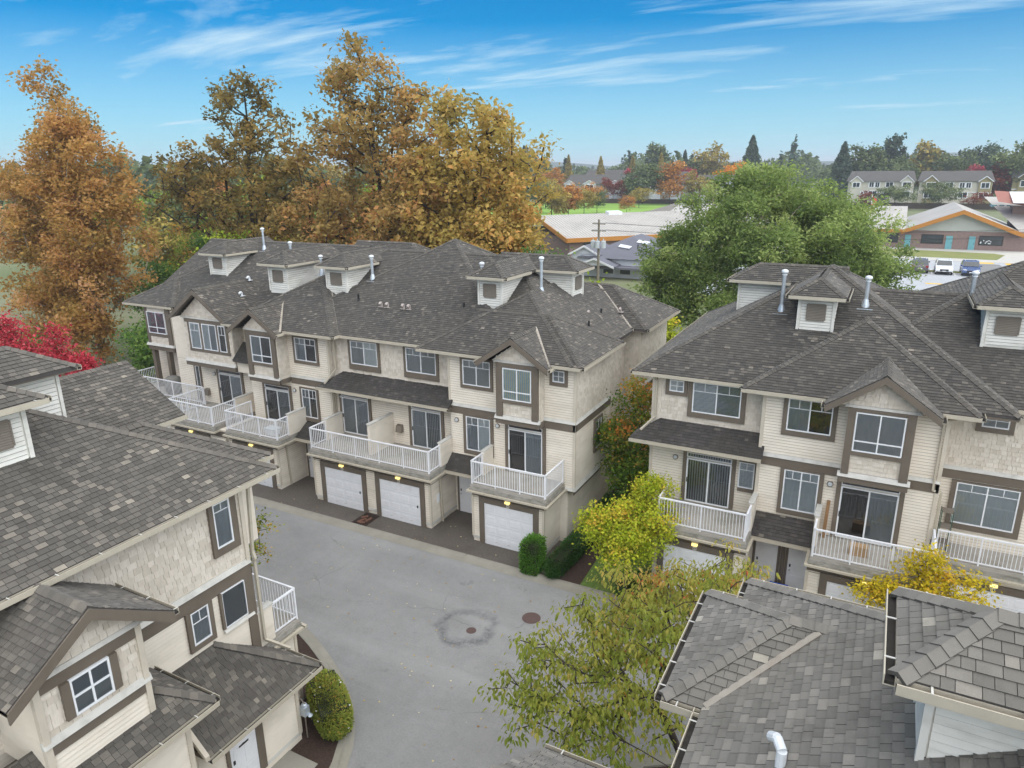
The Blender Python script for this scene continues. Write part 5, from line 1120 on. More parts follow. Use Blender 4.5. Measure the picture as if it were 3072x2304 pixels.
# --- small maples by the houses
tree('japanese_maple', (-7.9, 24.6, .05), 'yellow green Japanese maple on the lawn strip between the rows', [(-8.4, 24.3, 2.9, 1.5, 1.3, .8), (-7.2, 24.8, 3.3, 1.2, 1.1, .9), (-9.3, 24.2, 2.5, .8, .9, .6), (-7.6, 23.6, 2.2, 1.1, .9, .8), (-6.9, 24.2, 2.6, .9, .8, .8), (-7.4, 25.6, 3.9, .9, .9, .7)], 'ygreen', 150, 17000, .105, [(-7.9, 24.6, .05), (-7.9, 24.6, .8), (-7.8, 24.6, 1.5), (-7.8, 24.5, 2.2)], .009, 'bark', None, 12, .22, .5, zt=.1, fork=1)
tree('japanese_maple', (-9.6, 29.5, .05), 'tall green maple turning orange, squeezed between the end walls', [(-9.4, 30, 6.2, 1.1, 1.6, 1.1), (-9.9, 29.6, 4.7, 1.1, 1.4, 1.3), (-9.1, 29.2, 3.6, 1.1, 1.3, 1.2), (-10.1, 30.5, 3.2, .9, 1.3, 1.2), (-9.2, 29, 2.2, 1, 1.1, .8)], 'gorange', 130, 15000, .13, [(-9.6, 29.5, .05), (-9.6, 29.5, 1.2), (-9.55, 29.6, 2.5), (-9.5, 29.7, 4.5)], .01, 'bark', None, 13, .28, .5, zt=.6, tb=-.08, fork=1)
tree('japanese_maple', (2.4, 24.4, .05), 'bright yellow maple before the end garage, tips over the balcony railing', [(2.3, 24.5, 2.6, 1.3, 1, .9), (3.3, 24.7, 2.6, 1, .9, .6), (1.2, 24.4, 2.4, .9, .8, .4), (2.3, 24.8, 3.6, .7, .7, .6), (3.6, 25.0, 3.2, .7, .5, .35), (2.5, 24.5, 4.1, .35, .35, .3)], 'yellow', 130, 9000, .1, [(2.4, 24.4, .05), (2.4, 24.4, .7), (2.4, 24.4, 1.4), (2.4, 24.5, 2.0)], .009, 'bark', None, 14, .2, .5, fork=1)
# --- red maples beyond the entrance row
tree('red_maple', (-47.5, 25, 0), 'scarlet maple filling the gap beside the white dormer', [(-49.6, 25, 5.0, 1.2, 1.3, 1.0), (-51.4, 25, 6.2, 1.0, 1.2, 1.3), (-48.2, 25, 4.4, .8, 1, .7)], 'red', 90, 4200, .2, [(-47.5, 25, 0), (-47.5, 25, 2.5), (-47.5, 25, 5)], .02, 'bark', 'red maples', 15, .4, .5)
tree('red_maple', (-45.3, 24.5, 0), 'slim scarlet maple with one tall spike', [(-45.0, 24.5, 6.5, .4, .5, 1.0), (-45.6, 24.5, 5.0, 1.1, 1.1, .6), (-44.4, 24.5, 5.3, .6, .6, .5)], 'red', 60, 2600, .2, [(-45.3, 24.5, 0), (-45.3, 24.5, 2.5), (-45.3, 24.5, 5)], .02, 'bark', 'red maples', 16, .35, .5, tb=.1)
tree('red_maple', (-41.9, 24.2, 0), 'small scarlet maple tip above the shingle ridge', [(-41.9, 24.2, 5.3, .5, .6, .9), (-42.3, 24.2, 4.5, .6, .6, .6)], 'red', 30, 3000, .2, [(-41.9, 24.2, 0), (-41.9, 24.2, 2), (-41.9, 24.2, 4)], .02, 'bark', 'red maples', 17, .3, .5)
# --- undergrowth trees left of the corner porch
for i, (x, y, z, rx, rz, m_, lab) in enumerate(((-46.5, 33, 4, 2.6, 3.4, 'green', 'dark green tree beside the corner porch'), (-50.5, 36, 3.5, 3, 3.2, 'green', 'green tree under the columnar maple'), (-45, 39, 6, 3, 3.5, 'gorange', 'orange and green tree beyond the corner roof'), (-52, 43, 8, 3.2, 4.5, 'lime', 'bright lime tree below the olive maple'), (-47, 46, 7.5, 3.2, 4, 'lime', 'lime green tree between the maples and the corner roof'), (-55, 27, 3, 3, 2.6, 'green', 'green bush tree behind the scarlet maples'), (-19.5, 45, 6, 2.8, 3.6, 'lime', 'lime green tree at the foot of the golden maple'), (-22.5, 45, 7.5, 3, 3.6, 'green', 'green tree between the golden maple and the grey house'), (-13.5, 46, 4.5, 1.6, 2.6, 'ygreen', 'thin yellow green birch before the grey house'), (-16.2, 47.5, 4.6, 1.8, 2.4, 'ygreen', 'sparse yellow tree under the utility pole'), (-63, 52, 6.5, 4, 5, 'green', 'deep green tree between the columnar and the olive maple'), (-58.5, 47, 5, 3.4, 4, 'lime', 'lime tree low before the olive maple'), (-69, 55, 7, 4.5, 5.5, 'gorange', 'green orange tree behind the columnar maple'), (-54, 42.5, 4.5, 2.8, 3.4, 'gorange', 'orange tipped tree beside the dark roofed house'), (-48.5, 35.5, 3.2, 2.6, 3, 'green', 'dark green tree at the foot of the corner porch'), (-66, 47, 4.5, 4, 4, 'green', 'green tree low beside the columnar maple trunk'), (-73, 44, 9, 5, 6, 'column', 'orange tree cut by the picture edge beyond the columnar maple'))):
    thin = m_ == 'ygreen'
    tree('broadleaf_tree', (x, y, GZ(y)), lab, [(x, y, z, rx, rx*.9, rz*.75), (x+rx*.4, y, z+rz*.45, rx*.6, rx*.6, rz*.5), (x-rx*.5, y, z-rz*.2, rx*.6, rx*.6, rz*.5)], m_, 60 if not thin else 45, 6500 if not thin else 3600, .24, [(x, y, GZ(y)), (x, y, z*.35), (x, y, z*.8)], .02, 'bark', None, 30+i, .5 if not thin else .3, .5, fork=1)
# --- cherry tree in front; its largest leaves are leaves of their own
def cherry():
    base = (-3.1, 15.4, 0)
    t = thing('cherry_tree', base, 'broad cherry tree with drooping green and orange leaves, in front of the drive', 'tree')
    ells = [(-5.3, 15.4, 4.3, 2.6, 2.8, .8), (-5.2, 18.4, 3.9, 2.1, 1.7, .8), (-3.7, 19.8, 4.4, 1.9, 1.6, .9), (-2.4, 18, 4.8, 1.2, 1.8, .7), (-6.4, 13.4, 3.7, 1.5, 1.9, .5), (-4.3, 13.0, 4.0, 1.9, 1.6, .6), (-3.6, 16.6, 4.9, 1.6, 2, .7), (-6.4, 16.2, 3.5, 1.1, 1.4, .5)]
    cl = sample_crown(ells, 400, 21, .5)
    sk, N = skeleton(base, [base, (-3.12, 15.42, .7), (-3.2, 15.5, 1.3), (-3.6, 15.6, 2.0), (-4.1, 15.7, 2.7)], cl, t, 'bark_dark', .011, seed=21, fork=2, wob=.16, sides=7)
    r = np.random.default_rng(22); n = 13500
    k = r.integers(0, len(cl), n); off = r.normal(size=(n, 3))*[.2, .2, .09]; pts = cl[k]+off; pts[:, 2] -= .04
    ct = r.normal(0, .17, len(cl)); tint = np.clip(.36+ct[k]+r.normal(0, .13, n)+.12*(pts[:, 1]-15)/4, 0, 1)
    d = np.column_stack([off[:, 0], off[:, 1], np.zeros(n)]); d += r.normal(size=(n, 3))*.22; d[:, 2] = -np.abs(r.normal(.75, .3, n))*np.linalg.norm(d[:, :2], axis=1)-.14
    d /= np.linalg.norm(d, axis=1)[:, None]; nn = np.array([0, 0, 1.])+r.normal(size=(n, 3))*.3; b = np.cross(d, nn); b /= np.linalg.norm(b, axis=1)[:, None]; nn = np.cross(b, d)
    L_ = r.uniform(.09, .18, n)
    pc = Pieces('leaf', LM['cherry'], t, 300)
    prof = [(0, 0), (.2, .3), (.5, .42), (.8, .26), (1, 0)]
    for i in range(n):
        o = pts[i]; l = L_[i]; w = l*.6
        mid = [o + d[i]*l*s_ - np.array([0, 0, l*.22*s_*s_]) for s_, _ in prof]
        le = [mid[j] + b[i]*w*prof[j][1] + nn[i]*w*prof[j][1]*.45 for j in (1, 2, 3)]; ri = [mid[j] - b[i]*w*prof[j][1] + nn[i]*w*prof[j][1]*.45 for j in (1, 2, 3)]
        vs = [tuple(x) for x in mid+le+ri]
        pc.add(vs, [(0, 1, 5), (1, 2, 6, 5), (2, 3, 7, 6), (3, 4, 7), (0, 8, 1), (1, 8, 9, 2), (2, 9, 10, 3), (3, 10, 4)], float(tint[i]))
    pc.finish('crown')
cherry()
# --- clipped hedges and shrubs
def hedge(name, c, half, ang, z0, z1, mat, label, n, size, core='hedge_core', rnd=.3, seed=0, flowers=0):
    t = thing(name, (c[0], c[1], z0), label, 'hedge' if 'hedge' in name else 'shrub'); r = np.random.default_rng(seed)
    ca, sa = math.cos(ang), math.sin(ang)
    d = r.normal(size=(n, 3)); p = np.sign(d)*np.abs(d/np.max(np.abs(d), axis=1)[:, None])
    q = d/np.linalg.norm(d, axis=1)[:, None]; s_ = p*(1-rnd)+q*rnd*1.25; s_ *= r.uniform(.86, 1.05, (n, 1))
    s_ += r.normal(size=(n, 3))*.02
    x = s_[:, 0]*half[0]; y = s_[:, 1]*half[1]; z = z0+(z1-z0)*(.5+.5*s_[:, 2]); z = np.maximum(z, z0+.03)
    P = np.column_stack([c[0]+x*ca-y*sa, c[1]+x*sa+y*ca, z])
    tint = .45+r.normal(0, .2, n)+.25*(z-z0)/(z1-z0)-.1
    leaves_mesh('foliage', P, size, LM[mat], t, tint, .0, .6, .5, seed=seed, kind=None)
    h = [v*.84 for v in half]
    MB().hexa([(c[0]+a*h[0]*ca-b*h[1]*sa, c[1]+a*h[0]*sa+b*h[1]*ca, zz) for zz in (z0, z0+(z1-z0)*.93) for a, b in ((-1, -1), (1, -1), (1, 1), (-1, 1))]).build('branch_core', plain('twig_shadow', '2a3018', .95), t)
    if flowers:
        f = MB()
        for i in r.choice(n, flowers): 
            if P[i, 2] > z0+.4*(z1-z0): f.lathe(tuple(P[i]), [(.02, 0), (.03, .015), (.01, .03)], 5)
        f.build('blossom', 'vinyl', t)
    return t
hedge('box_hedge', (-11.85, 24.0), (.42, .55), 0, .05, 1.5, 'hedge', 'bright green clipped hedge block beside the garage door', 7000, .06, seed=41, rnd=.3)
hedge('box_hedge', (-10.75, 25.9), (.38, 2.2), R(-3), .05, .85, 'hedge_dark', 'long dark green hedge along the end wall', 11000, .07, seed=42, rnd=.35)
hedge('box_hedge', (-10.85, 29.8), (.4, 1.6), 0, .05, .7, 'hedge_dark', 'low dark hedge further along the end wall', 4000, .08, seed=43, rnd=.35)
hedge('oval_shrub', (-13.72, 13.42), (1.12, .5), R(-35), .1, 1.1, 'shrub', 'clipped oval shrub with small white flowers in the curved bed', 13000, .06, seed=44, rnd=.75, flowers=25)
hedge('dark_shrub', (-7.4, 23.9), (.5, .6), 0, .05, 1.0, 'hedge_dark', 'dark shrub under the yellow green maple', 3500, .08, seed=45, rnd=.8)
# an oak sprig reaching past the corner of the entrance row
tree('oak_sapling', (-18.3, 14.9, .1), 'oak sapling with brown green sprigs past the corner downpipe', [(-18.1, 14.9, 5.2, .8, .7, .5), (-17.6, 15.0, 4.6, .6, .5, .6), (-18.3, 14.8, 3.9, .9, .7, .6), (-16.9, 15.1, 5.0, .3, .3, .1)], 'shrub', 26, 800, .1, [(-18.3, 14.9, .1), (-18.3, 14.9, 1.8), (-18.25, 14.9, 3.2)], .008, 'bark', None, 46, .13, .5)

# ------------------------------------------------------------------ school, houses and cars beyond
ZG = 3.27
MAT['metal_roof'] = plain('ribbed_metal_roof', 'b2ada6', .7, .05, .6, '837d7a', .4, .25)
MAT['orange'] = plain('orange_fascia', 'b07630', .7, .05, 1)
MAT['render_grey'] = plain('grey_render', 'aeb0a8', .8, .04, 1)
MAT['school_brick'] = plain('school_brick', '87736c', .85, .12, 3, '76605a', .4, 6)
MAT['teal'] = plain('teal_door', '6aa2a8', .5, .05, 2)
MAT['darkglass'] = plain('dark_window', '2c3438', .15, .2, 1, spec=.8)
MAT['slate'] = plain('slate_grey_roof', '6a6a72', .9, .08, 1.2)
MAT['slate2'] = plain('dark_grey_roof', '55524f', .85, .1, .8)
MAT['house_white'] = plain('white_house_siding', 'd4d8de', .6, .04, 1)
MAT['house_beige'] = plain('pale_house_siding', 'bdb9a9', .7, .05, .6)
MAT['house_olive'] = plain('olive_house_siding', '8f8560', .7, .05, .6)
MAT['house_grey'] = plain('grey_house_siding', '9b9a92', .7, .05, .6)
MAT['carpark'] = plain('car_park_asphalt', 'a9abad', .9, .05, .5)
MAT['footway'] = plain('concrete_footway', 'b9b6ae', .9, .06, .5)
MAT['yellow_line'] = plain('yellow_line', 'e0b43c', .7, .05, 2)
MAT['white_line'] = plain('white_line', 'dcdcdc', .7, .05, 2)
MAT['verge'] = plain('verge_grass', '7a8048', .95, .15, .6, '8a7050', .5, .3)
sheet('car_park', [(-18, 76), (40, 76), (40, 117), (-18, 117)], ZG+.05, 'carpark', label='pale asphalt school car park')
sheet('verge', [(-6, 104.2), (30, 104.2), (30, 105.4), (-6, 105.4)], ZG+.14, 'verge', th=.1, label='grass strip at the head of the parking bays')
sheet('pavement', [(-18, 117), (40, 117), (40, 134), (-18, 134)], ZG+.1, 'footway', th=.15, label='concrete footway before the school')
sheet('lawn', [(-4, 121), (13.2, 120), (14.8, 126.8), (13.6, 128.6), (-4, 131)], ZG+.115, 'verge', label='worn lawn strip before the school')
for i, (x0, x1, y0, y1, m_) in enumerate(((3.9, 7.2, 93.4, 94.1, 'yellow_line'), (4.7, 4.85, 102.0, 107, 'white_line'), (7.15, 7.3, 101.5, 106.5, 'white_line'), (10.4, 12.5, 115.6, 117.0, 'yellow_line'), (13.8, 19, 115.2, 116.9, 'yellow_line'))):
    o = sheet('painted_line', [(x0, y0), (x1, y0), (x1, y1), (x0, y1)], ZG+.056, m_, label=('yellow bay line on the car park', 'white bay line beside the dark car', 'white bay line beside the blue car', 'yellow kerb stripe at the crossing', 'wide yellow stripe at the crossing')[i])
for k in range(6): o = sheet('painted_line', [(13.9, 106+k*1.5), (19, 106+k*1.5), (19, 106.9+k*1.5), (13.9, 106.9+k*1.5)], ZG+.057, 'white_line', label='white zebra crossing stripe')
sheet('road', [(9.9, 106.2), (13.5, 106.2), (13, 115.2), (10.2, 115.2)], ZG+.058, 'asphalt', label='dark asphalt ramp beside the crossing')
def hexq(a, b, c, d, z0, z1): return [(*p, z0) for p in (a, b, c, d)] + [(*p, z1) for p in (a, b, c, d)]
# school: gabled wing
SC = thing('school_building', (9.2, 133.3, ZG), 'low school with grey gable, orange fascia, brick base and teal doors', 'school')
yw, yr = 133.3, 165
MB().box(-20, 30, yw, 150, ZG, ZG+2.9).build('wall', 'school_brick', SC)
MB().prism([(.6, ZG+2.9), (17.2, ZG+2.9), (9.15, ZG+5.9)], 1, yw-.05, yw+10).build('gable_wall', 'render_grey', SC)
rf = MB()
rf.add([(1.0, yw-1.3, ZG+2.95), (9.15, yw-1.3, ZG+6.2), (9.15, 160, ZG+6.2), (1.0, 160, ZG+2.95)], [(0, 1, 2, 3)]).add([(9.15, yw-1.3, ZG+6.2), (17.6, yw-1.3, ZG+2.75), (17.6, 160, ZG+2.75), (9.15, 160, ZG+6.2)], [(0, 1, 2, 3)])
rf.add([(-40, yw-1.0, ZG+3.05), (1.6, yw-1.0, ZG+3.05), (1.6, 151, ZG+5.75), (-40, 151, ZG+5.75)], [(0, 1, 2, 3)]).add([(17, yw+1, ZG+3.0), (40, yw+1, ZG+3.0), (40, 151, ZG+7.5), (13, 151, ZG+7.5)], [(0, 1, 2, 3)])
rf = rf.build('roof', 'metal_roof', SC)
for k in range(28): MB().add([(-30+k*1.13, yw-1.0, ZG+3.08), (-29.94+k*1.13, yw-1.0, ZG+3.08), (-29.94+k*1.13, 151, ZG+5.78), (-30+k*1.13, 151, ZG+5.78)], [(0, 1, 2, 3)]).build('rib', 'metal_roof', rf)
f = MB()
for (x0, z0, x1, z1) in ((1.0, 2.95, 9.15, 6.2), (9.15, 6.2, 17.6, 2.75)):
    f.hexa([(x0, yw-1.36, ZG+z0-.62), (x1, yw-1.36, ZG+z1-.62), (x1, yw-1.28, ZG+z1-.62), (x0, yw-1.28, ZG+z0-.62), (x0, yw-1.36, ZG+z0+.03), (x1, yw-1.36, ZG+z1+.03), (x1, yw-1.28, ZG+z1+.03), (x0, yw-1.28, ZG+z0+.03)])
f.box(-40, 1.0, yw-1.1, yw-1.0, ZG+2.5, ZG+3.06); f.build('fascia', 'orange', SC)
for x0, x1 in ((1.65, 2.5), (7.4, 8.3), (10.5, 11.35)):
    MB().box(x0-.1, x1+.1, yw-.06, yw, ZG, ZG+2.25).build('door_frame', 'school_brick', SC); d = MB().box(x0, x1, yw-.1, yw-.06, ZG+.02, ZG+2.15).build('door', 'teal', SC); MB().box(x1-.15, x1-.08, yw-.14, yw-.1, ZG+.95, ZG+1.15).build('handle', 'black', d)
for x0, x1 in ((-1.2, .6), (4.05, 6.95), (11.9, 14.9)):
    w = MB().box(x0-.1, x1+.1, yw-.05, yw, ZG+.85, ZG+2.3).build('window', 'black', SC)
    n = 4
    for i in range(n): MB().box(x0+(x1-x0)*i/n+.03, x0+(x1-x0)*(i+1)/n-.03, yw-.07, yw-.05, ZG+.95, ZG+1.6).build('pane', 'darkglass', w)
    MB().box(x0, x1, yw-.07, yw-.05, ZG+1.68, ZG+2.18).build('pane', 'darkglass', w)
rs = random.Random(5)
for k in range(11): x = 12.0+rs.random()*1.4; z = ZG+1.0+rs.random()*.55; MB().box(x, x+.16, yw-.08, yw-.071, z, z+.13).build('paper', 'vinyl', SC)
for k in range(3): MB().box(14.0+k*1.0, 14.7+k*1.0, 146.2, 150.0, ZG+6.0, ZG+6.35).build('skylight', 'teal', SC)
# school: long metal roofed wing
S2 = thing('school_building', (-45, 112, ZG), 'long school wing with pale ribbed metal roof and orange eaves board', 'school')
E0 = Vector((-43.5, 100, 0)); dx = Vector((.67, .742, 0)); dy = Vector((-.72, .694, 0))
def s2(a, b, z): p = E0+dx*a+dy*b; return (p.x, p.y, z)
MB().hexa([s2(.8, .9, ZG), s2(40, .9, ZG), s2(40, 26, ZG), s2(.8, 26, ZG), s2(.8, .9, 6.0), s2(40, .9, 6.0), s2(40, 26, 6.0), s2(.8, 26, 6.0)]).build('wall', 'school_brick', S2)
rf = MB().add([s2(0, 0, 6.2), s2(27, 0, 6.2), s2(27, 13.5, 8.8), s2(0, 13.5, 8.8)], [(0, 1, 2, 3)]).add([s2(0, 13.5, 8.8), s2(27, 13.5, 8.8), s2(27, 27, 6.2), s2(0, 27, 6.2)], [(0, 1, 2, 3)]).build('roof', 'metal_roof', S2)
for k in range(50):
    a = .2+k*.54
    MB().add([s2(a-.035, -.02, 6.2), s2(a+.035, -.02, 6.2), s2(a+.035, 13.5, 8.8), s2(a-.035, 13.5, 8.8), s2(a, 0, 6.26), s2(a, 13.5, 8.87)], [(0, 4, 5, 3), (4, 1, 2, 5)]).build('rib', 'metal_roof', rf)
f = MB().hexa([s2(0, -.12, 5.55), s2(27, -.12, 5.55), s2(27, 0, 5.55), s2(0, 0, 5.55), s2(0, -.12, 6.2), s2(27, -.12, 6.2), s2(27, 0, 6.2), s2(0, 0, 6.2)])
f.hexa([s2(-.12, 0, 5.55), s2(0, 0, 5.55), s2(0, 13.5, 8.15), s2(-.12, 13.5, 8.15), s2(-.12, 0, 6.2), s2(0, 0, 6.2), s2(0, 13.5, 8.8), s2(-.12, 13.5, 8.8)]); f.build('fascia', 'orange', S2)
for a in (3.2, 21.5):
    w = MB().hexa([s2(a, .82, 4.3), s2(a+2.6, .82, 4.3), s2(a+2.6, .9, 4.3), s2(a, .9, 4.3), s2(a, .82, 5.5), s2(a+2.6, .82, 5.5), s2(a+2.6, .9, 5.5), s2(a, .9, 5.5)]).build('window', 'darkglass', S2)
MB().hexa([s2(13, 12.3, 8.5), s2(15.6, 12.3, 8.5), s2(15.6, 13.7, 8.7), s2(13, 13.7, 8.7), s2(13, 12.3, 9.0), s2(15.6, 12.3, 9.0), s2(15.6, 13.7, 9.2), s2(13, 13.7, 9.2)]).build('roof_hatch', 'ventcap', S2)
# its rear hall
S3 = thing('school_building', (-42, 150, ZG), 'darker low roofed school hall beyond the metal roof', 'school')
rf = MB().add([(-54, 150, 5.2), (-18, 146, 5.2), (-24, 168, 8), (-47, 172, 8)], [(0, 1, 2, 3)]).add([(-54, 150, 5.2), (-47, 172, 8), (-50, 190, 5.2), (-60, 170, 5.2)], [(0, 1, 2, 3)]).build('roof', plain('brown_metal_roof', '7d766c', .6, .05, .5), S3)
MB().hexa(hexq((-52, 151), (-19, 147), (-24, 170), (-50, 175), ZG, 5.1)).build('wall', 'school_brick', S3)
for k in range(2): MB().hexa(hexq((-33+k*4.5, 157), (-30+k*4.5, 157), (-30+k*4.5, 164), (-33+k*4.5, 164), 6.6, 7.3)).build('skylight', 'ventcap', S3)
# grey roofed white house behind the middle row
H = thing('house', (-29.5, 89, ZG), 'white house with smooth slate roof, two small gables and two skylights', 'house')
z0 = 5.6
MB().box(-34.5, -24.8, 84.5, 98, ZG-.5, z0).build('wall', 'house_white', H)
hr = Hip(-35.2, -24.2, 83.9, 98.6, z0, .42)
m_ = MB()
for p in hr.P.values(): m_.add(p, [tuple(range(len(p)))])
m_.build('roof', 'slate', H)
def small_gable(b, x0, x1, y, zb, za, d, wall='house_white', roof='slate', trim='vinyl'):
    mid = (x0+x1)/2
    MB().prism([(x0+.3, zb), (x1-.3, zb), (mid, za-.2)], 1, y, y+d).build('gable_wall', wall, b)
    MB().add([(x0, y-.35, zb-.05), (mid, y-.35, za), (mid, y+d, za), (x0, y+d, zb-.05)], [(0, 1, 2, 3)]).add([(mid, y-.35, za), (x1, y-.35, zb-.05), (x1, y+d, zb-.05), (mid, y+d, za)], [(0, 1, 2, 3)]).build('gable_roof', roof, b)
    t = MB()
    for (a, za_, b_, zb_) in ((x0, zb-.05, mid, za), (mid, za, x1, zb-.05)): t.hexa([(a, y-.42, za_-.22), (b_, y-.42, zb_-.22), (b_, y-.36, zb_-.22), (a, y-.36, za_-.22), (a, y-.42, za_+.03), (b_, y-.42, zb_+.03), (b_, y-.36, zb_+.03), (a, y-.36, za_+.03)])
    t.build('barge_board', trim, b)
small_gable(H, -36.3, -32.0, 84.2, 6.0, 7.1, 6); small_gable(H, -34.6, -29.4, 82.2, 4.9, 5.85, 4)
MB().box(-34.4, -24.9, 82.6, 84.5, 4.5, 4.75).build('porch_roof', 'slate', H); MB().box(-36.0, -32.2, 84.3, 88, ZG, 6.0).build('wing_wall', 'house_white', H)
for x, y in ((-30.6, 87), (-28.6, 88.2)):
    z = z0+.42*(y-83.9); MB().hexa([(x, y-.5, z-.12), (x+1.6, y-.9, z-.26), (x+1.75, y-.35, z-.05), (x+.15, y+.05, z+.12), (x, y-.5, z-.05), (x+1.6, y-.9, z-.2), (x+1.75, y-.35, z+.03), (x+.15, y+.05, z+.2)]).build('skylight', 'ventcap', H)
for x, y in ((-28, 86.5), (-26.5, 85.2)): MB().lathe((x, y, z0+.42*(y-83.9)-.1), [(.07, 0), (.07, .6)], 8).build('plumbing_stack', 'black', H)
for x in (-31.8, -29.6):
    w = MB().box(x, x+1.5, 84.42, 84.5, 3.6, 4.5).build('window', 'vinyl', H); MB().box(x+.1, x+1.4, 84.4, 84.42, 3.7, 4.4).build('pane', 'darkglass', w)
w = MB().box(-24.8, -24.72, 86.5, 87.6, 4.2, 5.3).build('window', 'darkglass', H)
# utility pole
UP = thing('utility_pole', (-30.7, 80, GZ(80)), 'wooden utility pole with three grey transformers and two crossarms', 'utility pole')
MAT['polewood'] = plain('pole_wood', '7d7566', .9, .12, 2); MAT['trafo'] = plain('transformer_grey', 'b9bec0', .5, .05, 3)
MB().tube((-30.7, 80, 2.9), (-30.75, 80, 10.6), .17, .12, 10).build('pole', 'polewood', UP)
for z, x0, x1 in ((10.1, -31.5, -29.9), (9.3, -31.6, -29.8)):
    a = MB().box(x0, x1, 79.82, 79.92, z-.06, z+.06).build('crossarm', 'polewood', UP)
    for k in range(4): MB().lathe((x0+.1+(x1-x0-.2)*k/3, 79.87, z+.06), [(.05, 0), (.06, .08), (.03, .16)], 8).build('insulator', 'trafo', a)
for x, y in ((-31.35, 79.8), (-30.7, 79.5), (-30.05, 79.8)):
    a = MB().lathe((x, y, 7.3), [(.26, 0), (.28, .05), (.28, .8), (.24, .88)], 14).build('transformer', 'trafo', UP); MB().lathe((x, y, 8.18), [(.06, 0), (.07, .12), (.03, .25)], 8).build('bushing', 'trafo', a)
for k, (z, x) in enumerate(((10.25, -31.4), (10.25, -30.0), (9.45, -31.5), (9.45, -29.9))):
    pts = [Vector((x+(60)*t_, 79.87+25*t_, z-5*t_*(1-t_))) for t_ in [i/10 for i in range(11)]]
    o = tag(MB().path(pts, .018, 4).build('power_line', 'black'), ('upper outer', 'upper inner', 'lower outer', 'lower inner')[k]+' power line strung from the utility pole', 'power line', 'power lines')
# flag
FP = thing('flagpole', (-3.3, 112, ZG), 'white flagpole with a drooping red and white maple leaf flag', 'flag')
MB().tube((-3.27, 112, ZG), (-3.27, 112, 12.45), .06, .04, 8).build('pole', 'vinyl', FP)
def flagmat():
    t = NT('flag_red_white'); a = t.attr('tint'); t.bsdf(color=t.ramp(a, [(0, 'cf2f34'), (.49, 'cf2f34'), (.5, 'e8e6e6'), (1, 'e8e6e6')], 'CONSTANT'), rough=.8); return t.m
mb = MB(); n = 12
def fp(i, j): return (-3.22+.5*j/6*math.sin(1+.2*i)+.08*math.sin(j*1.4), 112-.1*math.cos(j*1.5+i*.3), 12.2-1.75*i/n-.35*j/6)
for i in range(n):
    for j in range(6): mb.add([fp(i, j), fp(i, j+1), fp(i+1, j+1), fp(i+1, j)], [(0, 1, 2, 3)], 1.0 if 4 <= i < 9 else 0.0)
fl = mb.build('flag_cloth', flagmat(), FP, tint=True)
leafp = [(0, .5), (.09, .33), (.2, .38), (.16, .12), (.33, .2), (.45, .1), (.3, -.08), (.33, -.18), (.05, -.12), (.05, -.4), (-.05, -.4), (-.05, -.12), (-.33, -.18), (-.3, -.08), (-.45, .1), (-.33, .2), (-.16, .12), (-.2, .38), (-.09, .33)]
c = fp(6.5, 3)
MB().add([(c[0]+.45*x, c[1]-.13, c[2]+.55*z) for x, z in leafp], [tuple(range(len(leafp)))]).build('maple_leaf', plain('flag_red', 'cf2f34', .8), FP)
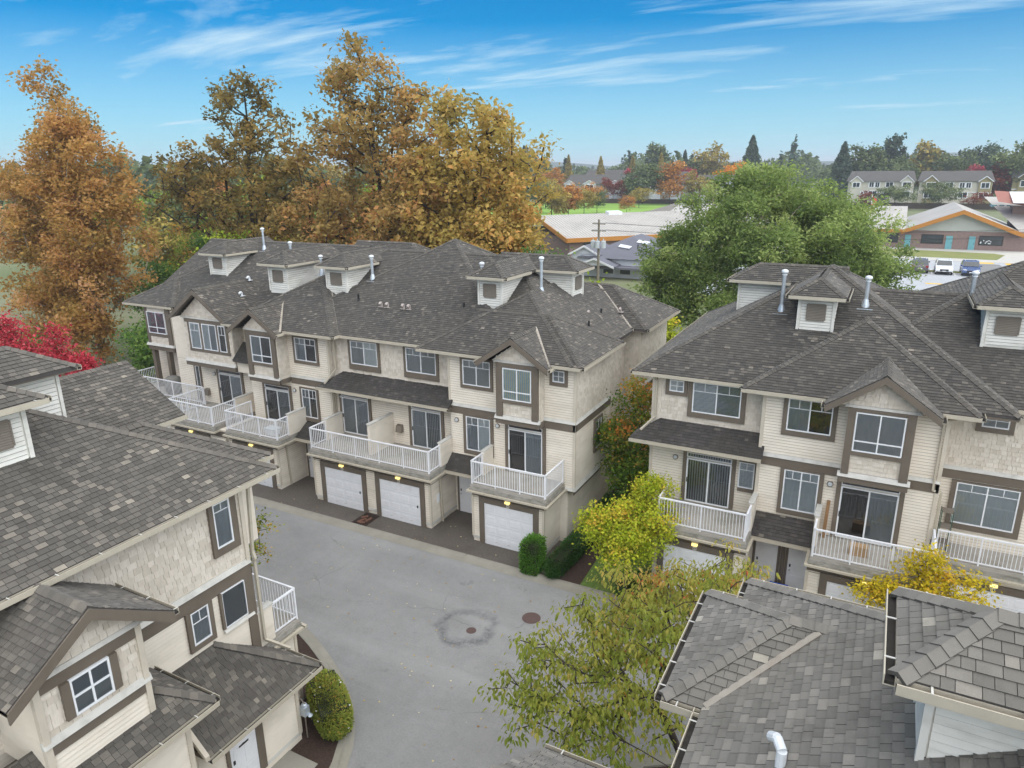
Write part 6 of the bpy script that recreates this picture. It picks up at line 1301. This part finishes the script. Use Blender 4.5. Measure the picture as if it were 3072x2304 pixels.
# cars
def car(name, x, y, paint, label, front=True):
    t = thing(name, (x, y, ZG+.05), label, 'car', 'cars in the school car park'); z = ZG+.05
    pm = plain('car_paint_'+name, paint, .25, .02, 2, spec=.6); dg = MAT['darkglass']; s_ = 1 if front else -1   # nose looks towards the viewer when front
    def P(a, b, h): return (x+a, y-s_*b, z+h)
    prof = [(-2.25, .45), (-2.3, .8), (-2.2, 1.02), (-1.85, 1.08), (-1.3, 1.62), (.3, 1.64), (1.15, 1.05), (2.1, .88), (2.28, .62), (2.25, .35), (-2.2, .33)]
    def ring(w, ins): return [P(w*(1-(.14 if h > 1.2 else 0)), b, h) for b, h in prof]
    n = len(prof); L_, R_ = ring(-.92, 0), ring(.92, 0); mid = 0
    MB().add(L_+R_, [tuple(range(n)), tuple(range(n, 2*n))[::-1]]+[(i, (i+1) % n, n+(i+1) % n, n+i) for i in range(n)]).build('body', pm, t)
    MB().add([P(-.74, .42, 1.58), P(.74, .42, 1.58), P(.84, 1.14, 1.1), P(-.84, 1.14, 1.1)], [(0, 1, 2, 3)]).build('windscreen', dg, t).location = (0, -s_*.015, .012)
    MB().add([P(-.74, -1.36, 1.57), P(.74, -1.36, 1.57), P(.84, -1.8, 1.12), P(-.84, -1.8, 1.12)], [(0, 1, 2, 3)]).build('rear_window', dg, t).location = (0, s_*.015, .012)
    for w in (-1, 1):
        MB().add([P(w*.925, -1.6, 1.1), P(w*.925, .95, 1.1), P(w*.81, .3, 1.54), P(w*.81, -1.25, 1.54)], [(0, 1, 2, 3)]).build('side_window', dg, t)
        for b in (-1.4, 1.4):
            q = MB().tube(P(w*.78, b, .33), P(w*.95, b, .33), .34, .34, 16).build('wheel', 'black', t); MB().tube(P(w*.95, b, .33), P(w*.965, b, .33), .22, .2, 12).build('rim', 'metalvent', q)
        MB().hexa([P(w*.5, 2.22, .66), P(w*.86, 2.2, .66), P(w*.86, 2.12, .66), P(w*.5, 2.12, .66), P(w*.5, 2.2, .84), P(w*.86, 2.15, .86), P(w*.86, 2.05, .86), P(w*.5, 2.05, .84)]).build('headlight', 'ventcap', t)
        MB().box(*sorted((x+w*.6, x+w*.9)), *sorted((y+s_*2.24, y+s_*2.34)), z+.78, z+1.0).build('tail_light', plain('tail_light', '8c1c1c', .3), t)
        MB().box(*sorted((x+w*.92, x+w*1.12)), *sorted((y-s_*.7, y-s_*.85)), z+1.08, z+1.22).build('mirror', pm, t)
    MB().box(x-.45, x+.45, *sorted((y-s_*2.24, y-s_*2.3)), z+.5, z+.72).build('grille', 'black', t); MB().box(x-.85, x+.85, *sorted((y-s_*2.2, y-s_*2.29)), z+.33, z+.44).build('bumper', 'black', t)
    MB().box(x-.24, x+.24, *sorted((y+s_*2.31, y+s_*2.35)), z+.58, z+.72).build('plate', 'vinyl', t); MB().box(x-.2, x+.2, *sorted((y-s_*2.295, y-s_*2.31)), z+.45, z+.55).build('plate', 'vinyl', t)
    for w in (-.62, .62): MB().tube((x+w, y+s_*1.2, z+1.7), (x+w, y-s_*.3, z+1.7), .03).build('roof_rail', 'ventcap', t)
car('parked_car', 3.4, 104.2, '5a5558', 'dark grey car parked tail outwards beside the lime tree', False)
car('parked_car', 6.0, 103.8, 'd8dadc', 'white estate car facing out, between the dark and the blue car', True)
car('parked_car', 8.8, 103.6, '42557f', 'blue car parked half hidden behind the roof vent', True)
# far town houses with gables
def gwin(b, x0, x1, y, z0, z1, n=2):
    w = MB().box(x0-.18, x1+.18, y-.12, y, z0-.18, z1+.18).build('window', 'vinyl', b)
    for i in range(n): MB().box(x0+(x1-x0)*i/n+.06, x0+(x1-x0)*(i+1)/n-.06, y-.15, y-.121, z0, z1).build('pane', 'darkglass', w)
def far_row(x0, x1, y, zb, ze, zr, gables, wins, wall, gwall, label, group):
    b = thing('terraced_house', ((x0+x1)/2, y+5, zb), label, 'houses', group)
    MB().box(x0, x1, y, y+10, zb, ze).build('wall', wall, b)
    MB().add([(x0-.6, y-.6, ze), (x1+.6, y-.6, ze), (x1-.4, y+5, zr), (x0+.4, y+5, zr), (x1+.6, y+10.6, ze), (x0-.6, y+10.6, ze)], [(0, 1, 2, 3), (3, 2, 4, 5), (1, 4, 2), (0, 3, 5)]).build('roof', 'slate2', b)
    MB().box(x0-.05, x1+.05, y-.1, y, (zb+ze)/2-.1, (zb+ze)/2+.15).build('string_course', 'vinyl', b)
    for (g0, g1, za) in gables:
        MB().box(g0+.35, g1-.35, y-.7, y, zb, ze).build('bay_wall', gwall, b); small_gable(b, g0, g1, y-.7, ze, za, 5, gwall, 'slate2')
    for q in wins: gwin(b, q[0], q[1], y-(.7 if any(g[0] < q[0] < g[1] for g in gables) else 0), q[2], q[3])
    return b
far_row(-15, 3.6, 260, 4.6, 11.1, 14.2, [(-14.6, -10.6, 12.8), (-.4, 3.6, 12.9)], [(-13.6, -11.6, 9.4, 10.7), (-8.9, -7.6, 9.4, 10.8), (-7.2, -6.0, 9.4, 10.8), (-4.2, -2.2, 9.4, 10.8), (.5, 2.7, 9.4, 10.8), (-8.9, -6.6, 6.6, 8.1), (-4.6, -2.3, 6.6, 8.1), (-11, -10.3, 7.4, 8.0), (.5, 2.7, 6.6, 8.1)], 'house_beige', 'house_beige', 'distant beige terrace with two end gables beyond the school roof', 'distant terraces')
far_row(5, 24, 260, 4.6, 11.1, 14.1, [(6, 10.2, 12.9), (20.2, 24.2, 12.6)], [(7, 9.2, 9.3, 10.7), (12, 14, 9.3, 10.6), (15.7, 17, 9.2, 10.6), (17.4, 18.6, 9.2, 10.6), (21.2, 23.2, 9.2, 10.6), (6.6, 9, 6.3, 7.9), (15.7, 18, 6.3, 7.8), (21, 23.2, 6.3, 7.8)], 'house_beige', 'house_olive', 'distant terrace with olive gables and red maple above its ridge', 'distant terraces')
far_row(-118.5, -92, 270, 3.3, 10.1, 13.6, [(-118.8, -113.6, 11.5), (-110.6, -105, 11.5), (-100, -94.5, 11.5)], [(-117.8, -114.7, 8.2, 9.7), (-109.4, -106.2, 8.2, 9.7), (-98.8, -95.6, 8.2, 9.7)], 'house_grey', 'house_white', 'distant grey terrace with three white gables beside the field', 'distant terraces')
far_row(-88, -72, 276, 3.3, 10.1, 14.4, [(-86, -81, 11.8), (-78, -73, 11.8)], [(-84.8, -82.2, 8.2, 9.7), (-76.8, -74.2, 8.2, 9.7)], 'house_grey', 'house_white', 'distant grey terrace half hidden by the orange tree', 'distant terraces')
far_row(-67, -45, 270, 3.3, 10.1, 13.2, [(-67, -62, 11.5), (-57.5, -52, 11.6)], [(-65.8, -63.2, 8.2, 9.7), (-56.3, -53.2, 8.2, 9.7)], 'house_grey', 'house_white', 'distant grey terrace with bright orange tree behind its roof', 'distant terraces')
far_row(-135, -104, 330, 3.3, 11, 15, [(-130, -124, 13), (-112, -106, 13)], [], 'house_grey', 'house_white', 'farthest grey roofs between the poplars', 'distant terraces')
far_row(30, 60, 270, 5, 12, 15.5, [(31, 36, 14)], [(32, 35, 9.4, 11)], 'house_olive', 'house_olive', 'dark olive terrace behind the big dark tree', 'distant terraces')
# red roofed shed right of the school
t = thing('shelter', (20, 140, ZG), 'red and white roofed shelter beyond the school gable', 'shelter')
MB().add([(14.2, 141, 10.4), (19.5, 137, 9.6), (19.5, 145, 11.6), (14.0, 147, 11.9)], [(0, 1, 2, 3)]).build('roof', plain('red_roof', '9c6658', .7), t); MB().add([(16, 138.5, 10.3), (26, 138, 10.3), (26, 146, 11.8), (16, 146, 11.8)], [(0, 1, 2, 3)]).build('roof_panel', 'white', t); MB().box(16.5, 26, 142, 146, ZG, 9.6).build('wall', 'school_brick', t)
# timber fences round the field
def fence(x0, x1, y, z0, z1, label):
    t = thing('fence', ((x0+x1)/2, y, z0), label, 'fence'); n = int((x1-x0)/2.4)
    for i in range(n):
        a = x0+(x1-x0)*i/n; b = x0+(x1-x0)*(i+1)/n
        MB().box(a+.06, b-.06, y, y+.06, z0, z1).build('panel', 'fence_wood', t)
        MB().box(a-.06, a+.06, y-.04, y+.1, z0, z1+.12).build('post', 'fence_wood', t)
fence(-125, -62, 262, 3.2, 4.9, 'dark timber fence along the playing field'); fence(-16, 27, 252, 3.2, 5.0, 'dark timber fence below the distant terraces')
sheet('field', [(-125, 190), (-70, 180), (-66, 261), (-125, 261)], 3.32, 'field', label='bright green playing field')
# older house half hidden beside the columnar maple
t = thing('house', (-52, 40, 0), 'dark roofed house glimpsed beside the corner roof', 'house')
MB().box(-56, -48.5, 41, 48, 0, 4.8).build('wall', 'house_olive', t); m_ = MB()
for p in Hip(-57, -47.5, 40, 49, 4.8, .5).P.values(): m_.add(p, [tuple(range(len(p)))])
m_.build('roof', 'slate2', t); w = MB().box(-50.8, -49.9, 40.9, 41, 2.2, 4.2).build('window', 'vinyl', t); MB().box(-50.7, -50, 40.87, 40.9, 2.3, 4.1).build('pane', 'darkglass', w)

# ------------------------------------------------------------------ distant trees
def blob_tree(name, x, y, h, w, mat, label, group, seed, n=1500, size=None, conifer=False, base=None):
    z = GZ(y) if base is None else base; t = thing(name, (x, y, z), label, 'tree', group); r = np.random.default_rng(seed)
    MB().tube((x, y, z), (x, y, z+h*(.9 if conifer else .5)), .025*h*.6, .006*h, 6).build('trunk', 'bark_dark', t)
    size = size or h*.05
    if conifer:
        u_ = r.uniform(0, 1, n)**.75; zz = z+h*(.06+.94*(1-u_)); lay = .75+.25*np.abs(np.sin(u_*h*.9)); rad = w*.62*u_**.85*lay*r.uniform(.35, 1.0, n)**.5; a = r.uniform(0, 6.283, n)
        P = np.column_stack([x+rad*np.cos(a), y+rad*np.sin(a), zz-rad*.25])
        leaves_mesh('crown', P, size*1.2, LM[mat], t, .5+r.normal(0, .25, n), .5, .5, seed=seed)
    else:
        e = [(x, y, z+h*.58, w*.42, w*.42, h*.32)]
        for k in range(6):
            a = r.uniform(0, 6.283); q = r.uniform(.15, .33)*w; e.append((x+q*math.cos(a), y+q*math.sin(a), z+h*r.uniform(.36, .8), w*.28, w*.28, h*.2))
        cl = sample_crown(e, 90, seed, .45); k = r.integers(0, 90, n); P = cl[k]+r.normal(size=(n, 3))*[w*.06, w*.06, h*.035]
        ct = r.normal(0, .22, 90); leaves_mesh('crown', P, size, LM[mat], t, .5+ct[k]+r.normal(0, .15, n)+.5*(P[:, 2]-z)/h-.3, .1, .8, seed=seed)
    return t
BT = [
# x, y, height, width, leaf, conifer, label
(-113.5, 215, 9.5, 9, 'far_gold', 0, 'golden tree at the field edge, paired with an orange one'), (-119, 222, 11, 11, 'far_orange', 0, 'orange green tree beside the golden field tree'), (-104.5, 222, 10.5, 10.5, 'far_gold', 0, 'round brown gold tree at the field edge'), (-125, 225, 12, 11, 'far_green', 0, 'green tree at the far field corner'), (-122, 262, 13, 12, 'far_orange', 0, 'orange tree before the white gables'),
(-75.8, 164.5, 9.8, 8.9, 'far_gold', 0, 'tall gold tree nearest the golden maple at the field edge'), (-75.5, 174.4, 9.0, 8.1, 'far_orange', 0, 'orange gold tree second along the field edge'), (-75.6, 185.2, 8.3, 8.5, 'far_gold', 0, 'dense tan gold tree third along the field edge'), (-78.6, 202.6, 7.0, 5.8, 'far_green', 0, 'small green tree fourth along the field edge'), (-130.1, 280.8, 10.8, 12.5, 'far_orange', 0, 'orange tree behind the field edge row'), (-94.8, 197.6, 9.6, 8.9, 'far_green', 0, 'green tree tucked behind the golden maple'), (-70.3, 205.2, 5.2, 5.3, 'far_orange', 0, 'round russet tree beside the roof hatch'),
(-91.5, 232, 8.5, 9, 'far_orange', 0, 'small russet orange tree standing alone on the field'), (-76, 234, 7.5, 7.5, 'far_gold', 0, 'small tan tree above the school hall roof'),
(-82.5, 258, 16, 17, 'far_green', 0, 'dark green round tree before the distant terrace'), (-72.5, 258, 15, 14.5, 'far_orange', 0, 'orange topped round tree before the distant terrace'), (-62, 258, 11.5, 11.5, 'far_gold', 0, 'green gold tree before the distant terrace'), (-96, 264, 9.5, 11, 'far_russet', 0, 'russet bush tree before the white gables'), (-90, 268, 8, 7, 'far_green', 0, 'small green tree beside the russet one'),
(-84, 292, 17, 12, 'far_red', 0, 'crimson tree behind the grey ridge'), (-76, 294, 16.5, 9, 'far_red', 0, 'second crimson tree beside the first'), (-100, 296, 15.5, 7, 'far_red', 0, 'small crimson tree over the grey roofs'), (-57, 290, 19, 15, 'far_bright', 0, 'bright orange tree behind the grey terrace'),
(-138, 318, 22, 7.5, 'far_gold', 1, 'slim gold poplar, first of the row over the grey roofs'), (-122, 318, 21, 8, 'far_gold', 1, 'slim gold poplar, second of the row'), (-107, 318, 21, 8, 'far_gold', 1, 'slim gold poplar, third of the row'), (-94, 318, 22, 8, 'far_gold', 1, 'slim gold poplar, last of the row'),
(-152, 300, 27, 9, 'conifer', 1, 'dark spruce at the edge of the big maples'), (-146, 306, 24, 10, 'far_green', 0, 'grey green tree beside the dark spruce'),
(-58, 330, 30, 15, 'conifer', 1, 'tall dark spruce standing over the ash tree'), (-79, 340, 27, 20, 'far_gold', 0, 'wide autumn oak beside the tall spruce'), (-104, 345, 28, 14, 'far_green', 0, 'tall green poplar group over the terrace'), (-92, 350, 24, 9, 'conifer', 1, 'slim dark fir over the terrace'), (-84, 335, 20, 11, 'far_green', 0, 'pale green tree before the oak'),
(-20, 300, 25, 13, 'conifer', 1, 'dark cedar over the ash tree'), (-12, 305, 26, 14, 'far_green', 0, 'olive tree beside the cedar'), (-5, 330, 31, 13, 'conifer', 0, 'tall dark pine over the beige terrace'), (7, 320, 29, 14, 'far_gold', 0, 'tall yellow topped tree over the beige terrace'), (14, 320, 22, 18, 'far_green', 0, 'wide green tree behind the olive gables'), (-1, 296, 19, 16, 'far_green', 0, 'round green tree behind the beige terrace'), (27, 330, 25, 20, 'conifer', 0, 'dark tree mass behind the olive gables'), (33, 275, 18, 17, 'far_green', 0, 'dark green tree at the end of the olive gables'), (38, 285, 22, 18, 'far_green', 0, 'broad olive tree beyond the terrace end'), (46, 300, 26, 20, 'far_green', 0, 'broad tree at the picture edge'), (22, 286, 16.5, 10, 'far_red', 0, 'crimson tree above the olive gable ridge'), (27, 274, 15, 8, 'far_russet', 0, 'red brown tree beside the olive gable'),
(-9, 248, 5.8, 6, 'far_russet', 0, 'low red brown shrub tree below the beige terrace'), (-1, 247, 8.5, 12, 'far_green', 0, 'low spreading maple below the beige terrace'), (11, 247, 8.5, 13, 'far_green', 0, 'low spreading maple below the olive gables'), (19, 247, 5.5, 7, 'far_russet', 0, 'dark red shrub tree below the olive gables'), (25, 247, 5.5, 7, 'far_green', 0, 'green bush at the terrace end'),
(-135, 200, 15, 14, 'far_gold', 0, 'gold tree low behind the golden maple'), (-160, 240, 18, 16, 'far_green', 0, 'green tree seen through the golden maple'), (-175, 200, 17, 16, 'far_gold', 0, 'gold tree seen through the tallest maple'), (-205, 190, 17, 17, 'far_orange', 0, 'orange tree seen between the maples'), (-120, 120, 12, 12, 'far_green', 0, 'green tree beyond the tallest maple'), (-150, 130, 12, 13, 'far_orange', 0, 'orange tree beyond the olive maple'), (-135, 100, 10, 11, 'lime', 0, 'lime tree beyond the olive maple'), (-95, 85, 10, 10, 'green', 0, 'green tree below the olive maple'), (-110, 90, 10, 11, 'far_gold', 0, 'gold tree below the olive maple'), (-75, 78, 10, 10, 'green', 0, 'green tree below the tallest maple'), (-62, 75, 9, 9, 'far_gold', 0, 'gold tree under the tallest maple crown'),
(-88, 52, 9.9, 9.2, 'far_green', 0, 'tall green tree beyond the columnar maple'), (-80, 60, 10.6, 9.9, 'far_gold', 0, 'round gold tree beyond the columnar maple'), (-100, 62, 9.3, 9.3, 'far_orange', 0, 'broad orange tree beyond the columnar maple'), (-92, 72, 12.7, 13.9, 'far_green', 0, 'slim olive tree beyond the columnar maple'), (-115, 70, 12.1, 11.5, 'lime', 0, 'tall lime tree between the columnar and the olive maple'), (-130, 80, 11.1, 10.8, 'far_green', 0, 'round green tree between the columnar and the olive maple'), (-70, 66, 9.7, 9.0, 'far_gold', 0, 'broad gold tree between the columnar and the olive maple'), (-84, 84, 9.9, 11.2, 'far_orange', 0, 'slim orange tree between the columnar and the olive maple'), (-105, 100, 12.3, 13.6, 'far_green', 0, 'tall olive tree low behind the olive maple'), (-125, 115, 12.2, 11.6, 'lime', 0, 'round lime tree low behind the olive maple'), (-150, 105, 10.2, 10.8, 'far_green', 0, 'broad green tree low behind the olive maple'), (-165, 125, 11.9, 13.3, 'far_gold', 0, 'slim gold tree low behind the olive maple'), (-140, 150, 12.5, 11.5, 'far_orange', 0, 'tall orange tree behind the tallest maple'), (-170, 160, 11.4, 12.2, 'far_green', 0, 'round olive tree behind the tallest maple'), (-110, 140, 11.0, 10.4, 'lime', 0, 'broad lime tree behind the tallest maple'), (-90, 130, 10.9, 10.0, 'far_green', 0, 'slim green tree behind the tallest maple'), (-60, 90, 12.7, 14.2, 'far_gold', 0, 'tall gold tree low in the gap beside the corner roof'), (-48, 62, 11.2, 10.9, 'far_orange', 0, 'round orange tree low in the gap beside the corner roof'), (-100, 170, 12.6, 13.2, 'far_green', 0, 'broad olive tree low in the gap beside the corner roof'), (-130, 190, 12.5, 13.9, 'lime', 0, 'slim lime tree low in the gap beside the corner roof'),
(-235, 120, 16, 14, 'conifer', 1, 'dark fir at the edge beyond the columnar maple'), (-220, 130, 14, 16, 'far_orange', 0, 'orange tree at the edge beyond the columnar maple'), (-190, 120, 13, 14, 'far_orange', 0, 'orange brown tree beyond the columnar maple'),
]
for i, (x, y, h, w, m_, con, lab) in enumerate(BT):
    if y > 285: h *= .84; w *= .95
    blob_tree('spruce_tree' if con and m_ == 'conifer' else 'poplar_tree' if con else 'broadleaf_tree', x, y, h, w, m_, lab, 'distant trees', 200+i, 4200 if h > 8 else 2500, h*.042 if not con else h*.04, bool(con))
# wood along the horizon: nobody could count it
r = np.random.default_rng(77); N = 2200
ang = r.uniform(R(-75), R(22), N); dist = np.where(ang < R(-36), r.uniform(190, 900, N), r.uniform(340, 1100, N)); hx = dist*np.sin(ang); hy = dist*np.cos(ang); hh = r.uniform(9, 16, N)*(1+.25*np.sin(ang*37)+.15*np.sin(ang*91)); con = r.uniform(size=N) < .22
for mt, sel, nm in (('conifer', con, 'horizon_woods'), ('far_green', ~con, 'horizon_woods')):
    P = []; T = []; Sz = []
    for x, y, h, d in zip(hx[sel], hy[sel], hh[sel], dist[sel]):
        n = 90; u_ = r.uniform(0, 1, n); a = r.uniform(0, 6.283, n)
        if mt == 'conifer': h *= 1.25; zz = 3.3+h*(1-u_**.8); rad = h*.2*u_*r.uniform(.3, 1, n)
        else: zz = 3.3+h*(.25+.75*u_); rad = h*.42*np.sqrt(np.clip(1-((u_-.4)/.62)**2, 0.02, 1))*r.uniform(.3, 1, n)**.5
        P.append(np.column_stack([x+rad*np.cos(a), y+rad*np.sin(a), zz])); T.append(.45+r.normal(0, .12)+r.normal(0, .14, n)); 
    P = np.concatenate(P); T = np.concatenate(T)
    o = leaves_mesh(nm, P, 2.1, LM[mt], None, T, .2, .8, seed=5, kind='stuff'); o['label'] = 'mixed wood on the horizon, ' + ('firs' if mt == 'conifer' else 'broadleaf trees'); o['category'] = 'woods'
# low hills on the skyline
hv = []; hf = []
for i in range(61):
    a = R(-80+i*1.8); d = 1750; zt = 24+7*math.sin(i*.31)+5*math.sin(i*.83+1); hv += [(d*math.sin(a), d*math.cos(a), -20), (d*math.sin(a), d*math.cos(a), max(10, zt)), ((d+500)*math.sin(a), (d+500)*math.cos(a), 8)]
for i in range(60): k = i*3; hf += [(k, k+3, k+4, k+1), (k+1, k+4, k+5, k+2)]
o = arrays('hills', hv, hf, plain('far_hill_forest', '4c5a55', .95, .1, .002)); o['kind'] = 'structure'; o['label'] = 'low wooded hills on the skyline'

# thin autumn air over the whole place
def haze():
    o = MB().box(-4100, 2600, -210, 4100, -1.2, 40).build('haze', None)
    t = NT('thin_haze'); v = t.n('ShaderNodeVolumePrincipled', {'Density': .0004, 'Color': (.93, .95, 1, 1), 'Anisotropy': .2}); t.t.links.new(v.outputs[0], t.out.inputs['Volume'])
    o.data.materials.append(t.m); o['kind'] = 'stuff'; o['label'] = 'thin pale haze softening the far trees'; o['category'] = 'haze'
haze()
